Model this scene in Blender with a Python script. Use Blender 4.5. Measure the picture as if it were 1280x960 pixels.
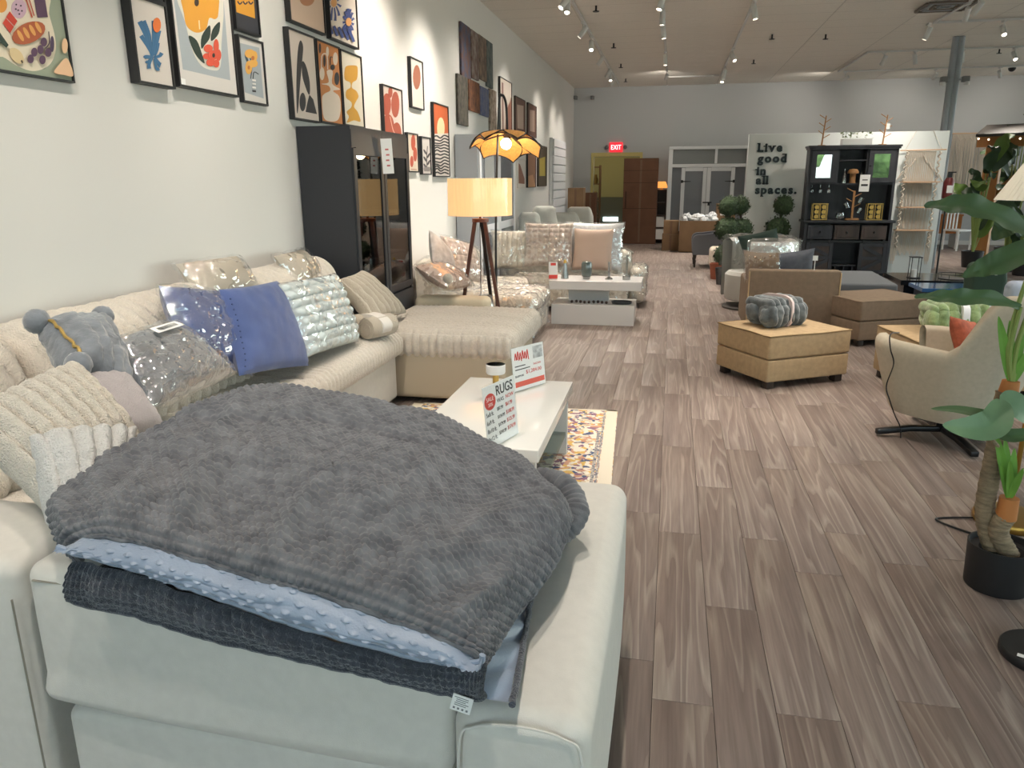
import bpy, math, random
from math import sin, cos, pi, radians, sqrt, exp, atan2
from mathutils import Vector, Matrix, noise as mnoise
EXPOSURE = 0.2; SKY_STRENGTH = 24.0; SPOT_W = 170.0; FAR_GAIN = 1.5; NEAR_GAIN = .66
random.seed(7)
for o in list(bpy.data.objects): bpy.data.objects.remove(o)
S = bpy.context.scene
COL = S.collection
# ------------------------------------------------------------------ camera
F = 946.0; YAW = radians(11.73); PITCH = radians(15.02); ROLL = radians(-.34); HC = 1.6
_fw = Vector((-sin(YAW)*cos(PITCH), cos(YAW)*cos(PITCH), -sin(PITCH)))
_r0 = Vector((cos(YAW), sin(YAW), 0)); _u0 = _r0.cross(_fw)
CR = _r0*cos(ROLL)+_u0*sin(ROLL); CU = -_r0*sin(ROLL)+_u0*cos(ROLL); CW = _fw
CAM = Vector((0, 0, HC))
cd = bpy.data.cameras.new('camera'); cd.sensor_width = 36; cd.lens = F/1280*36; cd.clip_start = .05; cd.clip_end = 200
cam = bpy.data.objects.new('camera', cd); COL.objects.link(cam)
m = Matrix.Identity(4)
for i in range(3): m[i][0] = CR[i]; m[i][1] = CU[i]; m[i][2] = -CW[i]; m[i][3] = CAM[i]
cam.matrix_world = m; S.camera = cam
# ------------------------------------------------------------------ world, exposure
S.view_settings.view_transform = 'Standard'; S.view_settings.look = 'None'; S.view_settings.gamma = 1
S.view_settings.use_curve_mapping = False; S.view_settings.exposure = EXPOSURE
S.cycles.max_bounces = 8; S.cycles.diffuse_bounces = 4; S.cycles.transparent_max_bounces = 12
S.cycles.caustics_reflective = False; S.cycles.caustics_refractive = False
S.cycles.sample_clamp_indirect = 6
W = bpy.data.worlds.new('world'); S.world = W; W.use_nodes = True
nt = W.node_tree; bg = nt.nodes['Background']
sky = nt.nodes.new('ShaderNodeTexSky'); sky.sky_type = 'HOSEK_WILKIE'; sky.turbidity = 6.0; sky.ground_albedo = .35
sky.sun_direction = Vector((.5, .75, .6)).normalized()
hs = nt.nodes.new('ShaderNodeHueSaturation'); hs.inputs['Saturation'].default_value = .45
nt.links.new(sky.outputs[0], hs.inputs['Color']); nt.links.new(hs.outputs[0], bg.inputs[0]); bg.inputs[1].default_value = SKY_STRENGTH
# ------------------------------------------------------------------ pixel -> place helpers
def ray(x, y): return CR*(x-640)+CU*(480-y)+CW*F
def G(x, y, z=0.0):
    d = ray(x, y); return CAM+d*((z-HC)/d.z)
def WX(x, y, X):
    d = ray(x, y); return CAM+d*(X/d.x)
def WY(x, y, Y):
    d = ray(x, y); return CAM+d*(Y/d.y)
XW = -2.65; YB = 21.0; ZC = 3.93; XR = 10.5; YF = -3.2
# ------------------------------------------------------------------ materials
MATS = {}
def _n(nt, t, **k):
    n = nt.nodes.new(t)
    for a, b in k.items(): setattr(n, a, b)
    return n
def lin(c):
    return tuple((x/12.92 if x <= .04045 else ((x+.055)/1.055)**2.4) for x in c)
def hexc(h):
    return lin(tuple(int(h[i:i+2], 16)/255 for i in (0, 2, 4)))
def mat(name, col, rough=.6, metal=0.0, var=None, bump=None, coat=0, sheen=0, trans=0, emit=None, spec=None, ior=None, stretch=None, alpha=None, col2=None):
    """col: sRGB hex string; var=(scale, amount) colour mottling; bump=(scale, strength, distance)"""
    if name in MATS: return MATS[name]
    m = bpy.data.materials.new(name); m.use_nodes = True; nt = m.node_tree; b = nt.nodes['Principled BSDF']; L = nt.links.new
    c = hexc(col) if isinstance(col, str) else col
    b.inputs['Base Color'].default_value = (*c, 1); b.inputs['Roughness'].default_value = rough; b.inputs['Metallic'].default_value = metal
    if coat: b.inputs['Coat Weight'].default_value = coat; b.inputs['Coat Roughness'].default_value = .08
    if sheen: b.inputs['Sheen Weight'].default_value = sheen; b.inputs['Sheen Roughness'].default_value = .5
    if trans: b.inputs['Transmission Weight'].default_value = trans
    if spec is not None: b.inputs['Specular IOR Level'].default_value = spec
    if ior: b.inputs['IOR'].default_value = ior
    if alpha is not None: b.inputs['Alpha'].default_value = alpha
    if emit: b.inputs['Emission Color'].default_value = (*hexc(emit[0]), 1); b.inputs['Emission Strength'].default_value = emit[1]
    if var or bump:
        tc = _n(nt, 'ShaderNodeTexCoord'); src = tc.outputs['Object']
        if stretch:
            mp = _n(nt, 'ShaderNodeMapping'); mp.inputs['Scale'].default_value = stretch; L(src, mp.inputs[0]); src = mp.outputs[0]
    if var:
        t = _n(nt, 'ShaderNodeTexNoise'); t.inputs['Scale'].default_value = var[0]; t.inputs['Detail'].default_value = 4; L(src, t.inputs['Vector'])
        r = _n(nt, 'ShaderNodeValToRGB'); a = var[1]
        lo = hexc(col2) if col2 else tuple(x*(1-a) for x in c)
        hi = c if col2 else tuple(min(1, x*(1+a)) for x in c)
        r.color_ramp.elements[0].position = .32; r.color_ramp.elements[1].position = .68
        r.color_ramp.elements[0].color = (*lo, 1); r.color_ramp.elements[1].color = (*hi, 1)
        L(t.outputs[0], r.inputs[0]); L(r.outputs[0], b.inputs['Base Color'])
    if bump:
        t = _n(nt, 'ShaderNodeTexNoise'); t.inputs['Scale'].default_value = bump[0]; t.inputs['Detail'].default_value = 3; L(src, t.inputs['Vector'])
        bp = _n(nt, 'ShaderNodeBump'); bp.inputs['Strength'].default_value = bump[1]; bp.inputs['Distance'].default_value = bump[2] if len(bump) > 2 else .01
        L(t.outputs[0], bp.inputs['Height']); L(bp.outputs[0], b.inputs['Normal'])
    MATS[name] = m; return m
def wrap_mat():
    if 'plastic_wrap' in MATS: return MATS['plastic_wrap']
    m = bpy.data.materials.new('plastic_wrap'); m.use_nodes = True; nt = m.node_tree; L = nt.links.new
    for n in list(nt.nodes):
        if n.type != 'OUTPUT_MATERIAL': nt.nodes.remove(n)
    out = [n for n in nt.nodes][0]
    tc = _n(nt, 'ShaderNodeTexCoord'); t = _n(nt, 'ShaderNodeTexNoise'); t.noise_type = 'RIDGED_MULTIFRACTAL'; t.inputs['Scale'].default_value = 9; t.inputs['Detail'].default_value = 4; t.inputs['Distortion'].default_value = .8
    L(tc.outputs['Object'], t.inputs['Vector'])
    bp = _n(nt, 'ShaderNodeBump'); bp.inputs['Strength'].default_value = 1; bp.inputs['Distance'].default_value = .03; L(t.outputs[0], bp.inputs['Height'])
    gl = _n(nt, 'ShaderNodeBsdfGlossy'); gl.inputs['Roughness'].default_value = .1; gl.inputs['Color'].default_value = (1, 1, 1, 1); L(bp.outputs[0], gl.inputs['Normal'])
    tr = _n(nt, 'ShaderNodeBsdfTransparent'); tr.inputs['Color'].default_value = (.985, .985, .985, 1)
    hz = _n(nt, 'ShaderNodeBsdfTranslucent'); hz.inputs['Color'].default_value = (.9, .9, .9, 1)
    mh = _n(nt, 'ShaderNodeMixShader'); mh.inputs[0].default_value = .05; L(tr.outputs[0], mh.inputs[1]); L(hz.outputs[0], mh.inputs[2])
    lw = _n(nt, 'ShaderNodeLayerWeight'); lw.inputs['Blend'].default_value = .5; L(bp.outputs[0], lw.inputs['Normal'])
    pw = _n(nt, 'ShaderNodeMath', operation='POWER'); pw.inputs[1].default_value = 3.0; L(lw.outputs['Facing'], pw.inputs[0])
    ma = _n(nt, 'ShaderNodeMath', operation='MULTIPLY_ADD'); ma.inputs[1].default_value = .5; ma.inputs[2].default_value = .24; L(pw.outputs[0], ma.inputs[0])
    ge = _n(nt, 'ShaderNodeNewGeometry'); iv = _n(nt, 'ShaderNodeMath', operation='SUBTRACT'); iv.inputs[0].default_value = 1; L(ge.outputs['Backfacing'], iv.inputs[1])
    mm = _n(nt, 'ShaderNodeMath', operation='MULTIPLY'); L(ma.outputs[0], mm.inputs[0]); L(iv.outputs[0], mm.inputs[1])
    mx = _n(nt, 'ShaderNodeMixShader'); L(mm.outputs[0], mx.inputs[0]); L(mh.outputs[0], mx.inputs[1]); L(gl.outputs[0], mx.inputs[2])
    L(mx.outputs[0], out.inputs[0]); MATS['plastic_wrap'] = m; return m
def glass_mat(name, tint='ffffff', rough=.02, ior=1.45, refl=None):
    if name in MATS: return MATS[name]
    m = bpy.data.materials.new(name); m.use_nodes = True; nt = m.node_tree; L = nt.links.new
    for n in list(nt.nodes):
        if n.type != 'OUTPUT_MATERIAL': nt.nodes.remove(n)
    out = [n for n in nt.nodes][0]
    gl = _n(nt, 'ShaderNodeBsdfGlossy'); gl.inputs['Roughness'].default_value = rough; gl.inputs['Color'].default_value = (1, 1, 1, 1)
    tr = _n(nt, 'ShaderNodeBsdfTransparent'); tr.inputs['Color'].default_value = (*hexc(tint), 1)
    fr = _n(nt, 'ShaderNodeFresnel'); fr.inputs['IOR'].default_value = ior
    mx = _n(nt, 'ShaderNodeMixShader'); L(fr.outputs[0], mx.inputs[0]); L(tr.outputs[0], mx.inputs[1]); L(gl.outputs[0], mx.inputs[2])
    if refl: mx.inputs[0].default_value = refl; nt.links.remove(mx.inputs[0].links[0])
    L(mx.outputs[0], out.inputs[0]); MATS[name] = m; return m
# ------------------------------------------------------------------ mesh builder
def rot_to(d):
    return Vector((0, 0, 1)).rotation_difference(Vector(d).normalized()).to_matrix()
class MB:
    def __init__(s): s.v = []; s.f = []; s.mi = []; s.cur = 0; s.M = Matrix.Identity(4)
    def slot(s, i): s.cur = i; return s
    def at(s, loc=(0, 0, 0), rot=(0, 0, 0)):
        from mathutils import Euler
        s.M = Matrix.Translation(Vector(loc)) @ Euler(rot).to_matrix().to_4x4(); return s
    def add(s, vs, fs):
        b = len(s.v); s.v += [tuple(s.M @ Vector(p)) for p in vs]
        for f in fs: s.f.append(tuple(i+b for i in f)); s.mi.append(s.cur)
        return s
    def box(s, c, d, r=0.0, seg=2, sub=1, fn=None):
        """rounded box: centre c, size d, corner radius r; sub (int or triple) interior divisions; fn(p,n)->p deforms in local box coords"""
        hx, hy, hz = d[0]/2, d[1]/2, d[2]/2
        if isinstance(sub, int): sub = (sub, sub, sub)
        if r <= 0 and fn is None and sub == (1, 1, 1):
            vs = [(c[0]+x*hx, c[1]+y*hy, c[2]+z*hz) for x in (-1, 1) for y in (-1, 1) for z in (-1, 1)]
            return s.add(vs, [(0, 1, 3, 2), (4, 6, 7, 5), (0, 4, 5, 1), (2, 3, 7, 6), (0, 2, 6, 4), (1, 5, 7, 3)])
        r = min(r, hx*.999, hy*.999, hz*.999); H = (hx, hy, hz)
        def axis(h, n):
            inn = h-r
            l = [-inn-r*math.tan(pi/4*(1-k/seg)) if r else -h for k in range(seg)] if r else []
            l += [-inn+2*inn*k/n for k in range(n+1)]
            l += [inn+r*math.tan(pi/4*(k+1)/seg) for k in range(seg)] if r else []
            return l
        A = [axis(H[i], sub[i]) for i in range(3)]
        idx = {}; vs = []; fs = []
        def vert(p):
            k = (round(p[0], 6), round(p[1], 6), round(p[2], 6))
            if k in idx: return idx[k]
            q = [max(-(H[i]-r), min(H[i]-r, p[i])) for i in range(3)]; dv = Vector([p[i]-q[i] for i in range(3)])
            if r and dv.length > 1e-9: n = dv.normalized(); o = Vector(q)+n*r
            else: o = Vector(p); n = Vector((0, 0, 1))
            if fn: o = Vector(fn(o, n))
            idx[k] = len(vs); vs.append((o.x+c[0], o.y+c[1], o.z+c[2])); return idx[k]
        for ax in range(3):
            a, b = [(1, 2), (2, 0), (0, 1)][ax]
            for sg in (-1, 1):
                for i in range(len(A[a])-1):
                    for j in range(len(A[b])-1):
                        q = []
                        for (ii, jj) in ((i, j), (i+1, j), (i+1, j+1), (i, j+1)):
                            p = [0, 0, 0]; p[ax] = sg*H[ax]; p[a] = A[a][ii]; p[b] = A[b][jj]; q.append(vert(p))
                        fs.append(tuple(q if sg > 0 else q[::-1]))
        return s.add(vs, fs)
    def cyl(s, p0, p1, r0, r1=None, n=14, caps=True):
        r1 = r0 if r1 is None else r1; p0 = Vector(p0); p1 = Vector(p1); R = rot_to(p1-p0)
        vs = []
        for p, r in ((p0, r0), (p1, r1)):
            for k in range(n): a = 2*pi*k/n; vs.append(tuple(p+R @ Vector((r*cos(a), r*sin(a), 0))))
        fs = [(k, (k+1) % n, n+(k+1) % n, n+k) for k in range(n)]
        if caps: fs += [tuple(range(n))[::-1], tuple(range(n, 2*n))]
        return s.add(vs, fs)
    def tube(s, pts, r, n=8, closed=False, caps=True):
        pts = [Vector(p) for p in pts]; N = len(pts); rs = r if isinstance(r, (list, tuple)) else [r]*N
        vs = []; prev = None
        for i, p in enumerate(pts):
            if closed: t = pts[(i+1) % N]-pts[i-1]
            else: t = pts[min(i+1, N-1)]-pts[max(i-1, 0)]
            t.normalize()
            if prev is None: x = t.orthogonal().normalized()
            else: x = (prev-t*prev.dot(t)); x = x.normalized() if x.length > 1e-6 else t.orthogonal().normalized()
            prev = x; y = t.cross(x)
            for k in range(n): a = 2*pi*k/n; vs.append(tuple(p+(x*cos(a)+y*sin(a))*rs[i]))
        fs = []
        for i in range(N if closed else N-1):
            j = (i+1) % N
            for k in range(n): k2 = (k+1) % n; fs.append((i*n+k, i*n+k2, j*n+k2, j*n+k))
        if caps and not closed: fs += [tuple(range(n))[::-1], tuple(range((N-1)*n, N*n))]
        return s.add(vs, fs)
    def lathe(s, prof, c=(0, 0, 0), n=24, sc=(1, 1), fn=None):
        vs = []; fs = []; P = len(prof)
        for k in range(n):
            a = 2*pi*k/n
            for (r, z) in prof:
                rr = r*(fn(a, z) if fn else 1)
                vs.append((c[0]+rr*cos(a)*sc[0], c[1]+rr*sin(a)*sc[1], c[2]+z))
        for k in range(n):
            k2 = (k+1) % n
            for i in range(P-1): fs.append((k*P+i, k2*P+i, k2*P+i+1, k*P+i+1))
        if prof[0][0] > 1e-6: fs.append(tuple(k*P for k in range(n))[::-1])
        if prof[-1][0] > 1e-6: fs.append(tuple(k*P+P-1 for k in range(n)))
        return s.add(vs, fs)
    def prism(s, poly, z0, z1):
        """polygon in local XY extruded z0..z1 (use .at for placement)"""
        n = len(poly)
        a = sum(poly[i][0]*poly[(i+1) % n][1]-poly[(i+1) % n][0]*poly[i][1] for i in range(n))
        if a < 0: poly = poly[::-1]
        vs = [(x, y, z0) for x, y in poly]+[(x, y, z1) for x, y in poly]
        fs = [tuple(range(n))[::-1], tuple(range(n, 2*n))]+[(i, (i+1) % n, n+(i+1) % n, n+i) for i in range(n)]
        return s.add(vs, fs)
    def grid(s, fn, nu, nv, cu=False):
        vs = [fn(i/nu, j/nv) for i in range(nu+(0 if cu else 1)) for j in range(nv+1)]
        fs = []; M = nu if cu else nu+1
        for i in range(nu):
            i2 = (i+1) % M
            for j in range(nv): fs.append((i*(nv+1)+j, i2*(nv+1)+j, i2*(nv+1)+j+1, i*(nv+1)+j+1))
        return s.add(vs, fs)
    def ball(s, c, r, n=12, m_=8, sc=(1, 1, 1), fn=None):
        prof = []
        def pt(u, v):
            a = 2*pi*u; b = pi*(v-.5); d = Vector((cos(b)*cos(a), cos(b)*sin(a), sin(b))); k = fn(d) if fn else 1
            return (c[0]+d.x*r*k*sc[0], c[1]+d.y*r*k*sc[1], c[2]+d.z*r*k*sc[2])
        return s.grid(pt, n, m_, cu=True)
    def build(s, name, mats, parent=None, smooth=True, loc=None, rot=None, angle=40):
        me = bpy.data.meshes.new(name); me.from_pydata(s.v, [], s.f)
        ms = mats if isinstance(mats, (list, tuple)) else [mats]
        for q in ms: me.materials.append(q)
        if len(ms) > 1: me.polygons.foreach_set('material_index', s.mi)
        me.validate(clean_customdata=False)
        if smooth:
            me.polygons.foreach_set('use_smooth', [True]*len(me.polygons))
            me.set_sharp_from_angle(angle=radians(angle))
        me.update()
        return link(name, me, parent, loc, rot)
def link(name, me, parent=None, loc=None, rot=None):
    o = bpy.data.objects.new(name, me); COL.objects.link(o)
    if parent: o.parent = parent
    if loc is not None: o.location = loc
    if rot is not None: o.rotation_euler = rot
    return o
def tag(o, label=None, cat=None, group=None, kind=None):
    if label: o['label'] = label
    if cat: o['category'] = cat
    if group: o['group'] = group
    if kind: o['kind'] = kind
    return o
def thing(name, label, cat, loc=(0, 0, 0), rz=0.0, group=None, rot=None):
    o = bpy.data.objects.new(name, None); COL.objects.link(o); o.empty_display_size = .1
    o.location = loc; o.rotation_euler = rot if rot is not None else (0, 0, rz)
    return tag(o, label, cat, group)
def kids(o): return [c for c in bpy.data.objects if c.parent == o]
def copy_tree(o, parent=None):
    c = o.copy(); COL.objects.link(c)
    if parent is not None: c.parent = parent
    for ch in kids(o): copy_tree(ch, c)
    return c
def struct(o): o['kind'] = 'structure'; return o
def catmull(pts, n=6, closed=False):
    out = []; N = len(pts)
    rng = range(N) if closed else range(N-1)
    for i in rng:
        g = (lambda k: pts[k % N]) if closed else (lambda k: pts[max(0, min(N-1, k))])
        p0, p1, p2, p3 = g(i-1), g(i), g(i+1), g(i+2)
        for k in range(n):
            t = k/n
            out.append(tuple(.5*((2*b)+(c-a)*t+(2*a-5*b+4*c-d)*t*t+(-a+3*b-3*c+d)*t**3) for a, b, c, d in zip(p0, p1, p2, p3)))
    if not closed: out.append(tuple(pts[-1]))
    return out
def nz(p, sc=1.0, seed=0.0): return mnoise.noise(Vector((p[0]*sc+seed, p[1]*sc+seed*.7, p[2]*sc-seed)))
def sgnpow(x, p): return math.copysign(abs(x)**p, x)
def cushion_fn(w, h, t, puff=.5, pin=.06, ribs=0, ribdir=0, ribamp=.012, quilt=None, wrinkle=.006, seed=0.0, back=1.0):
    """closed pillow surface standing in local XZ with thickness along Y; centre at origin"""
    def prof(a): return max(0.0, 1-abs(a)**2.6)**puff
    def pt(u, v, side):
        a = 2*u-1; b = 2*v-1
        sx = w/2*(1-pin*(1-b*b)); sz = h/2*(1-pin*(1-a*a))
        x = a*sx; z = b*sz
        th = t/2*prof(a)*prof(b)
        if ribs:
            q = (b if ribdir == 0 else a); k = abs(sin(q*pi*ribs/2)); th += ribamp*(k**.6-.6)*min(1, 4*prof(a)*prof(b))
        if quilt:
            k = abs(sin(a*pi*quilt[0]/2))*abs(sin(b*pi*quilt[1]/2)); th += quilt[2]*(k**.5-.5)*min(1, 3*prof(a)*prof(b))
        n = nz((x, z, side*.3), 7, seed)*wrinkle*min(1, 3*prof(a)*prof(b))
        return (x, side*(th*(back if side > 0 else 1)+n), z)
    return pt
def cushion(w, h, t, nu=20, nv=20, **k):
    mb = MB(); f = cushion_fn(w, h, t, **k)
    mb.grid(lambda u, v: f(u, v, -1), nu, nv)
    n0 = len(mb.v)
    mb.grid(lambda u, v: f(1-u, v, 1), nu, nv)
    return weld(mb)
def weld(mb, eps=5):
    idx = {}; remap = []; vs = []
    for p in mb.v:
        k = (round(p[0], eps), round(p[1], eps), round(p[2], eps))
        if k not in idx: idx[k] = len(vs); vs.append(p)
        remap.append(idx[k])
    nf = []; nm = []
    for f, mi in zip(mb.f, mb.mi):
        g = []
        for i in f:
            j = remap[i]
            if j not in g: g.append(j)
        if len(g) > 2: nf.append(tuple(g)); nm.append(mi)
    mb.v, mb.f, mb.mi = vs, nf, nm; return mb
# ================================================================== structure
def plank_mat():
    m = bpy.data.materials.new('oak_plank'); m.use_nodes = True; nt = m.node_tree; L = nt.links.new; b = nt.nodes['Principled BSDF']
    tc = _n(nt, 'ShaderNodeTexCoord'); oi = _n(nt, 'ShaderNodeObjectInfo'); ge = _n(nt, 'ShaderNodeNewGeometry')
    add = _n(nt, 'ShaderNodeMath', operation='ADD'); L(oi.outputs['Random'], add.inputs[0]); L(ge.outputs['Random Per Island'], add.inputs[1])
    mul = _n(nt, 'ShaderNodeMath', operation='MULTIPLY'); mul.inputs[1].default_value = 37.3; L(add.outputs[0], mul.inputs[0])
    cb = _n(nt, 'ShaderNodeCombineXYZ'); L(mul.outputs[0], cb.inputs[0]); L(mul.outputs[0], cb.inputs[1]); L(mul.outputs[0], cb.inputs[2])
    va = _n(nt, 'ShaderNodeVectorMath', operation='ADD'); L(tc.outputs['Object'], va.inputs[0]); L(cb.outputs[0], va.inputs[1])
    mp = _n(nt, 'ShaderNodeMapping'); mp.inputs['Scale'].default_value = (1, .055, 1); L(va.outputs[0], mp.inputs[0])
    n1 = _n(nt, 'ShaderNodeTexNoise'); n1.inputs['Scale'].default_value = 5.5; n1.inputs['Detail'].default_value = 2.5; n1.inputs['Roughness'].default_value = .5; L(mp.outputs[0], n1.inputs['Vector'])
    # growth-ring lines: contours of a stretched noise field
    mr = _n(nt, 'ShaderNodeMath', operation='MULTIPLY'); mr.inputs[1].default_value = 13; L(n1.outputs[0], mr.inputs[0])
    fr = _n(nt, 'ShaderNodeMath', operation='FRACT'); L(mr.outputs[0], fr.inputs[0])
    mp2 = _n(nt, 'ShaderNodeMapping'); mp2.inputs['Scale'].default_value = (1, .04, 1); L(va.outputs[0], mp2.inputs[0])
    n2 = _n(nt, 'ShaderNodeTexNoise'); n2.inputs['Scale'].default_value = 120; n2.inputs['Detail'].default_value = 3; L(mp2.outputs[0], n2.inputs['Vector'])
    mp3 = _n(nt, 'ShaderNodeMapping'); mp3.inputs['Scale'].default_value = (1, .05, 1); L(va.outputs[0], mp3.inputs[0])
    n3 = _n(nt, 'ShaderNodeTexNoise'); n3.inputs['Scale'].default_value = 14; n3.inputs['Detail'].default_value = 2; L(mp3.outputs[0], n3.inputs['Vector'])
    r1 = _n(nt, 'ShaderNodeValToRGB'); e = r1.color_ramp.elements
    e[0].position = 0; e[0].color = (*hexc('74655f'), 1); e[1].position = 1; e[1].color = (*hexc('8e8079'), 1)
    x = e.new(.62); x.color = (*hexc('867871'), 1); x = e.new(.86); x.color = (*hexc('a99e93'), 1)
    L(fr.outputs[0], r1.inputs[0])
    r2 = _n(nt, 'ShaderNodeValToRGB'); e = r2.color_ramp.elements
    e[0].position = .3; e[0].color = (*hexc('685a55'), 1); e[1].position = .72; e[1].color = (*hexc('988b83'), 1); L(n3.outputs[0], r2.inputs[0])
    mx = _n(nt, 'ShaderNodeMix', data_type='RGBA'); mx.inputs[0].default_value = .5; L(r1.outputs[0], mx.inputs[6]); L(r2.outputs[0], mx.inputs[7])
    r3 = _n(nt, 'ShaderNodeValToRGB'); e = r3.color_ramp.elements; e[0].position = .3; e[0].color = (.8, .79, .78, 1); e[1].position = .7; e[1].color = (1.1, 1.1, 1.1, 1); L(n2.outputs[0], r3.inputs[0])
    m2 = _n(nt, 'ShaderNodeMix', data_type='RGBA', blend_type='MULTIPLY'); m2.inputs[0].default_value = .8; L(mx.outputs[2], m2.inputs[6]); L(r3.outputs[0], m2.inputs[7])
    fr2 = _n(nt, 'ShaderNodeMath', operation='FRACT'); L(mul.outputs[0], fr2.inputs[0])
    r4 = _n(nt, 'ShaderNodeValToRGB'); e = r4.color_ramp.elements; e[0].color = (.91, .90, .90, 1); e[1].color = (1.05, 1.04, 1.03, 1); L(fr2.outputs[0], r4.inputs[0])
    m3 = _n(nt, 'ShaderNodeMix', data_type='RGBA', blend_type='MULTIPLY'); m3.inputs[0].default_value = 1; L(m2.outputs[2], m3.inputs[6]); L(r4.outputs[0], m3.inputs[7])
    L(m3.outputs[2], b.inputs['Base Color']); b.inputs['Roughness'].default_value = .48; b.inputs['Specular IOR Level'].default_value = .4
    bp = _n(nt, 'ShaderNodeBump'); bp.inputs['Strength'].default_value = .18; bp.inputs['Distance'].default_value = .002; L(n2.outputs[0], bp.inputs['Height']); L(bp.outputs[0], b.inputs['Normal'])
    return m
M_PLANK = plank_mat()
M_WALL = mat('wall_paint', 'dedcd8', .85, bump=(60, .06, .003))
M_WALLB = mat('back_wall_paint', 'c3c5c7', .85, bump=(60, .06, .003))
M_CEIL = mat('ceiling_tile_fibre', 'ebe6dd', .95, bump=(180, .35, .004), var=(90, .05))
M_GRID = mat('ceiling_grid_white', 'cdc8c0', .6)
M_WHITE = mat('white_satin', 'eceae6', .4)
M_BLACK = mat('black_metal', '17171a', .45)
M_DARKJ = mat('floor_joint', '2a2421', .9)
mb = MB(); mb.box(((XW+XR)/2, (YF+YB)/2, -.06), (XR-XW, YB-YF, .1))
floor = struct(mb.build('floor', M_DARKJ, smooth=False))
PW, PL = .19, 1.22
mb = MB(); mb.box((0, 0, -.005), (PW-.0012, PL-.0012, .01), .0018, 1)
pl0 = mb.build('plank', M_PLANK, floor); plm = pl0.data; first = True
spots = []; rr = random.Random(3)
ncol = int((XR-XW)/PW)+1
cells = []
for i in range(ncol):
    off = rr.random()*PL
    for j in range(int((YB-YF)/PL)+2):
        cx = XW+PW*(i+.5); cy = YF-off+PL*(j+.5)
        if cx+PW/2 > XR+.05 or cy-PL/2 < YF-1.2 or cy-PL/2 > YB: continue
        v = Vector((cx, cy, 0))-CAM; dep = v.dot(CW); px = 640+F*v.dot(CR)/dep if dep > .3 else -999; py = 480-F*v.dot(CU)/dep if dep > .3 else 9999
        vis = dep > .3 and -60 < px < 1340 and py < 1150 and not (px < 690 and cy < 8.5) and cx > -.75
        cells.append((0 if vis else 1, dep if vis else 1e3+dep, cx, cy))
cells.sort()
near, rest = cells[:300], cells[300:]
for k, (a, d, cx, cy) in enumerate(near):
    o = pl0 if k == 0 else link('plank', plm, floor)
    o.location = (cx, cy, 0)
mb = MB()
for (a, d, cx, cy) in rest: mb.box((cx, cy, -.005), (PW-.0012, PL-.0012, .01))
tag(mb.build('floor_planks_beyond', M_PLANK, floor, smooth=False), kind='stuff')
# walls
mb = MB(); mb.box((XW-.1, (YF+YB)/2, ZC/2), (.2, YB-YF+.4, ZC)); struct(mb.build('wall_left', M_WALL, smooth=False))
DX0, DX1, DZ = WY(742, 200, YB).x, WY(800, 200, YB).x, WY(742, 196, YB).z
mb = MB(); mb.at((0, YB+.2, 0), (pi/2, 0, 0)); mb.prism([(XW, 0), (DX0, 0), (DX0, DZ), (DX1, DZ), (DX1, 0), (XR, 0), (XR, ZC), (XW, ZC)], 0, .2)
struct(mb.build('wall_back', M_WALLB, smooth=False))
mb = MB()
for x in (DX0-.03, DX1+.03): mb.box((x, YB-.012, DZ/2), (.07, .03, DZ))
mb.box(((DX0+DX1)/2, YB-.012, DZ+.05), (DX1-DX0+.13, .03, .1)); struct(mb.build('trim_1', mat('door_trim_yellow', 'cdbf7c', .5), smooth=False))
# room beyond the doorway
M_OLIVE = mat('olive_wall', '8d855c', .9)
mb = MB(); mb.box((DX0-1.2, YB+1.7, 1.5), (.1, 3, 3)); mb.box((DX1+1.2, YB+1.7, 1.5), (.1, 3, 3)); mb.box(((DX0+DX1)/2, YB+3.2, 1.5), (5, .1, 3)); mb.box(((DX0+DX1)/2, YB+1.7, 2.95), (5, 3.2, .1)); mb.box(((DX0+DX1)/2, YB+1.7, -.05), (5, 3.1, .1))
struct(mb.build('wall_storeroom', M_OLIVE, smooth=False))
mb = MB(); dd = WY(768, 250, YB+3.1); mb.box((dd.x-.1, YB+3.12, .55), (.95, .04, 1.1)); rd = struct(mb.build('door_2', mat('store_door_dark', '4a4a3c', .7), smooth=False))
mb = MB(); mb.box((dd.x-.1, YB+3.08, .62-.18), (.45, .02, .12)); mb.build('glazed_slot', mat('slot_daylight', 'dffaff', .5, emit=('dffaff', 6)), rd, smooth=False)
l = bpy.data.lights.new('storeroom_lamp', 'POINT'); l.energy = 35; l.color = (1, .86, .55); l.shadow_soft_size = .12
lo = bpy.data.objects.new('storeroom_lamp', l); COL.objects.link(lo); lo.location = ((DX0+DX1)/2-.3, YB+1.2, 2.6)
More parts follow.
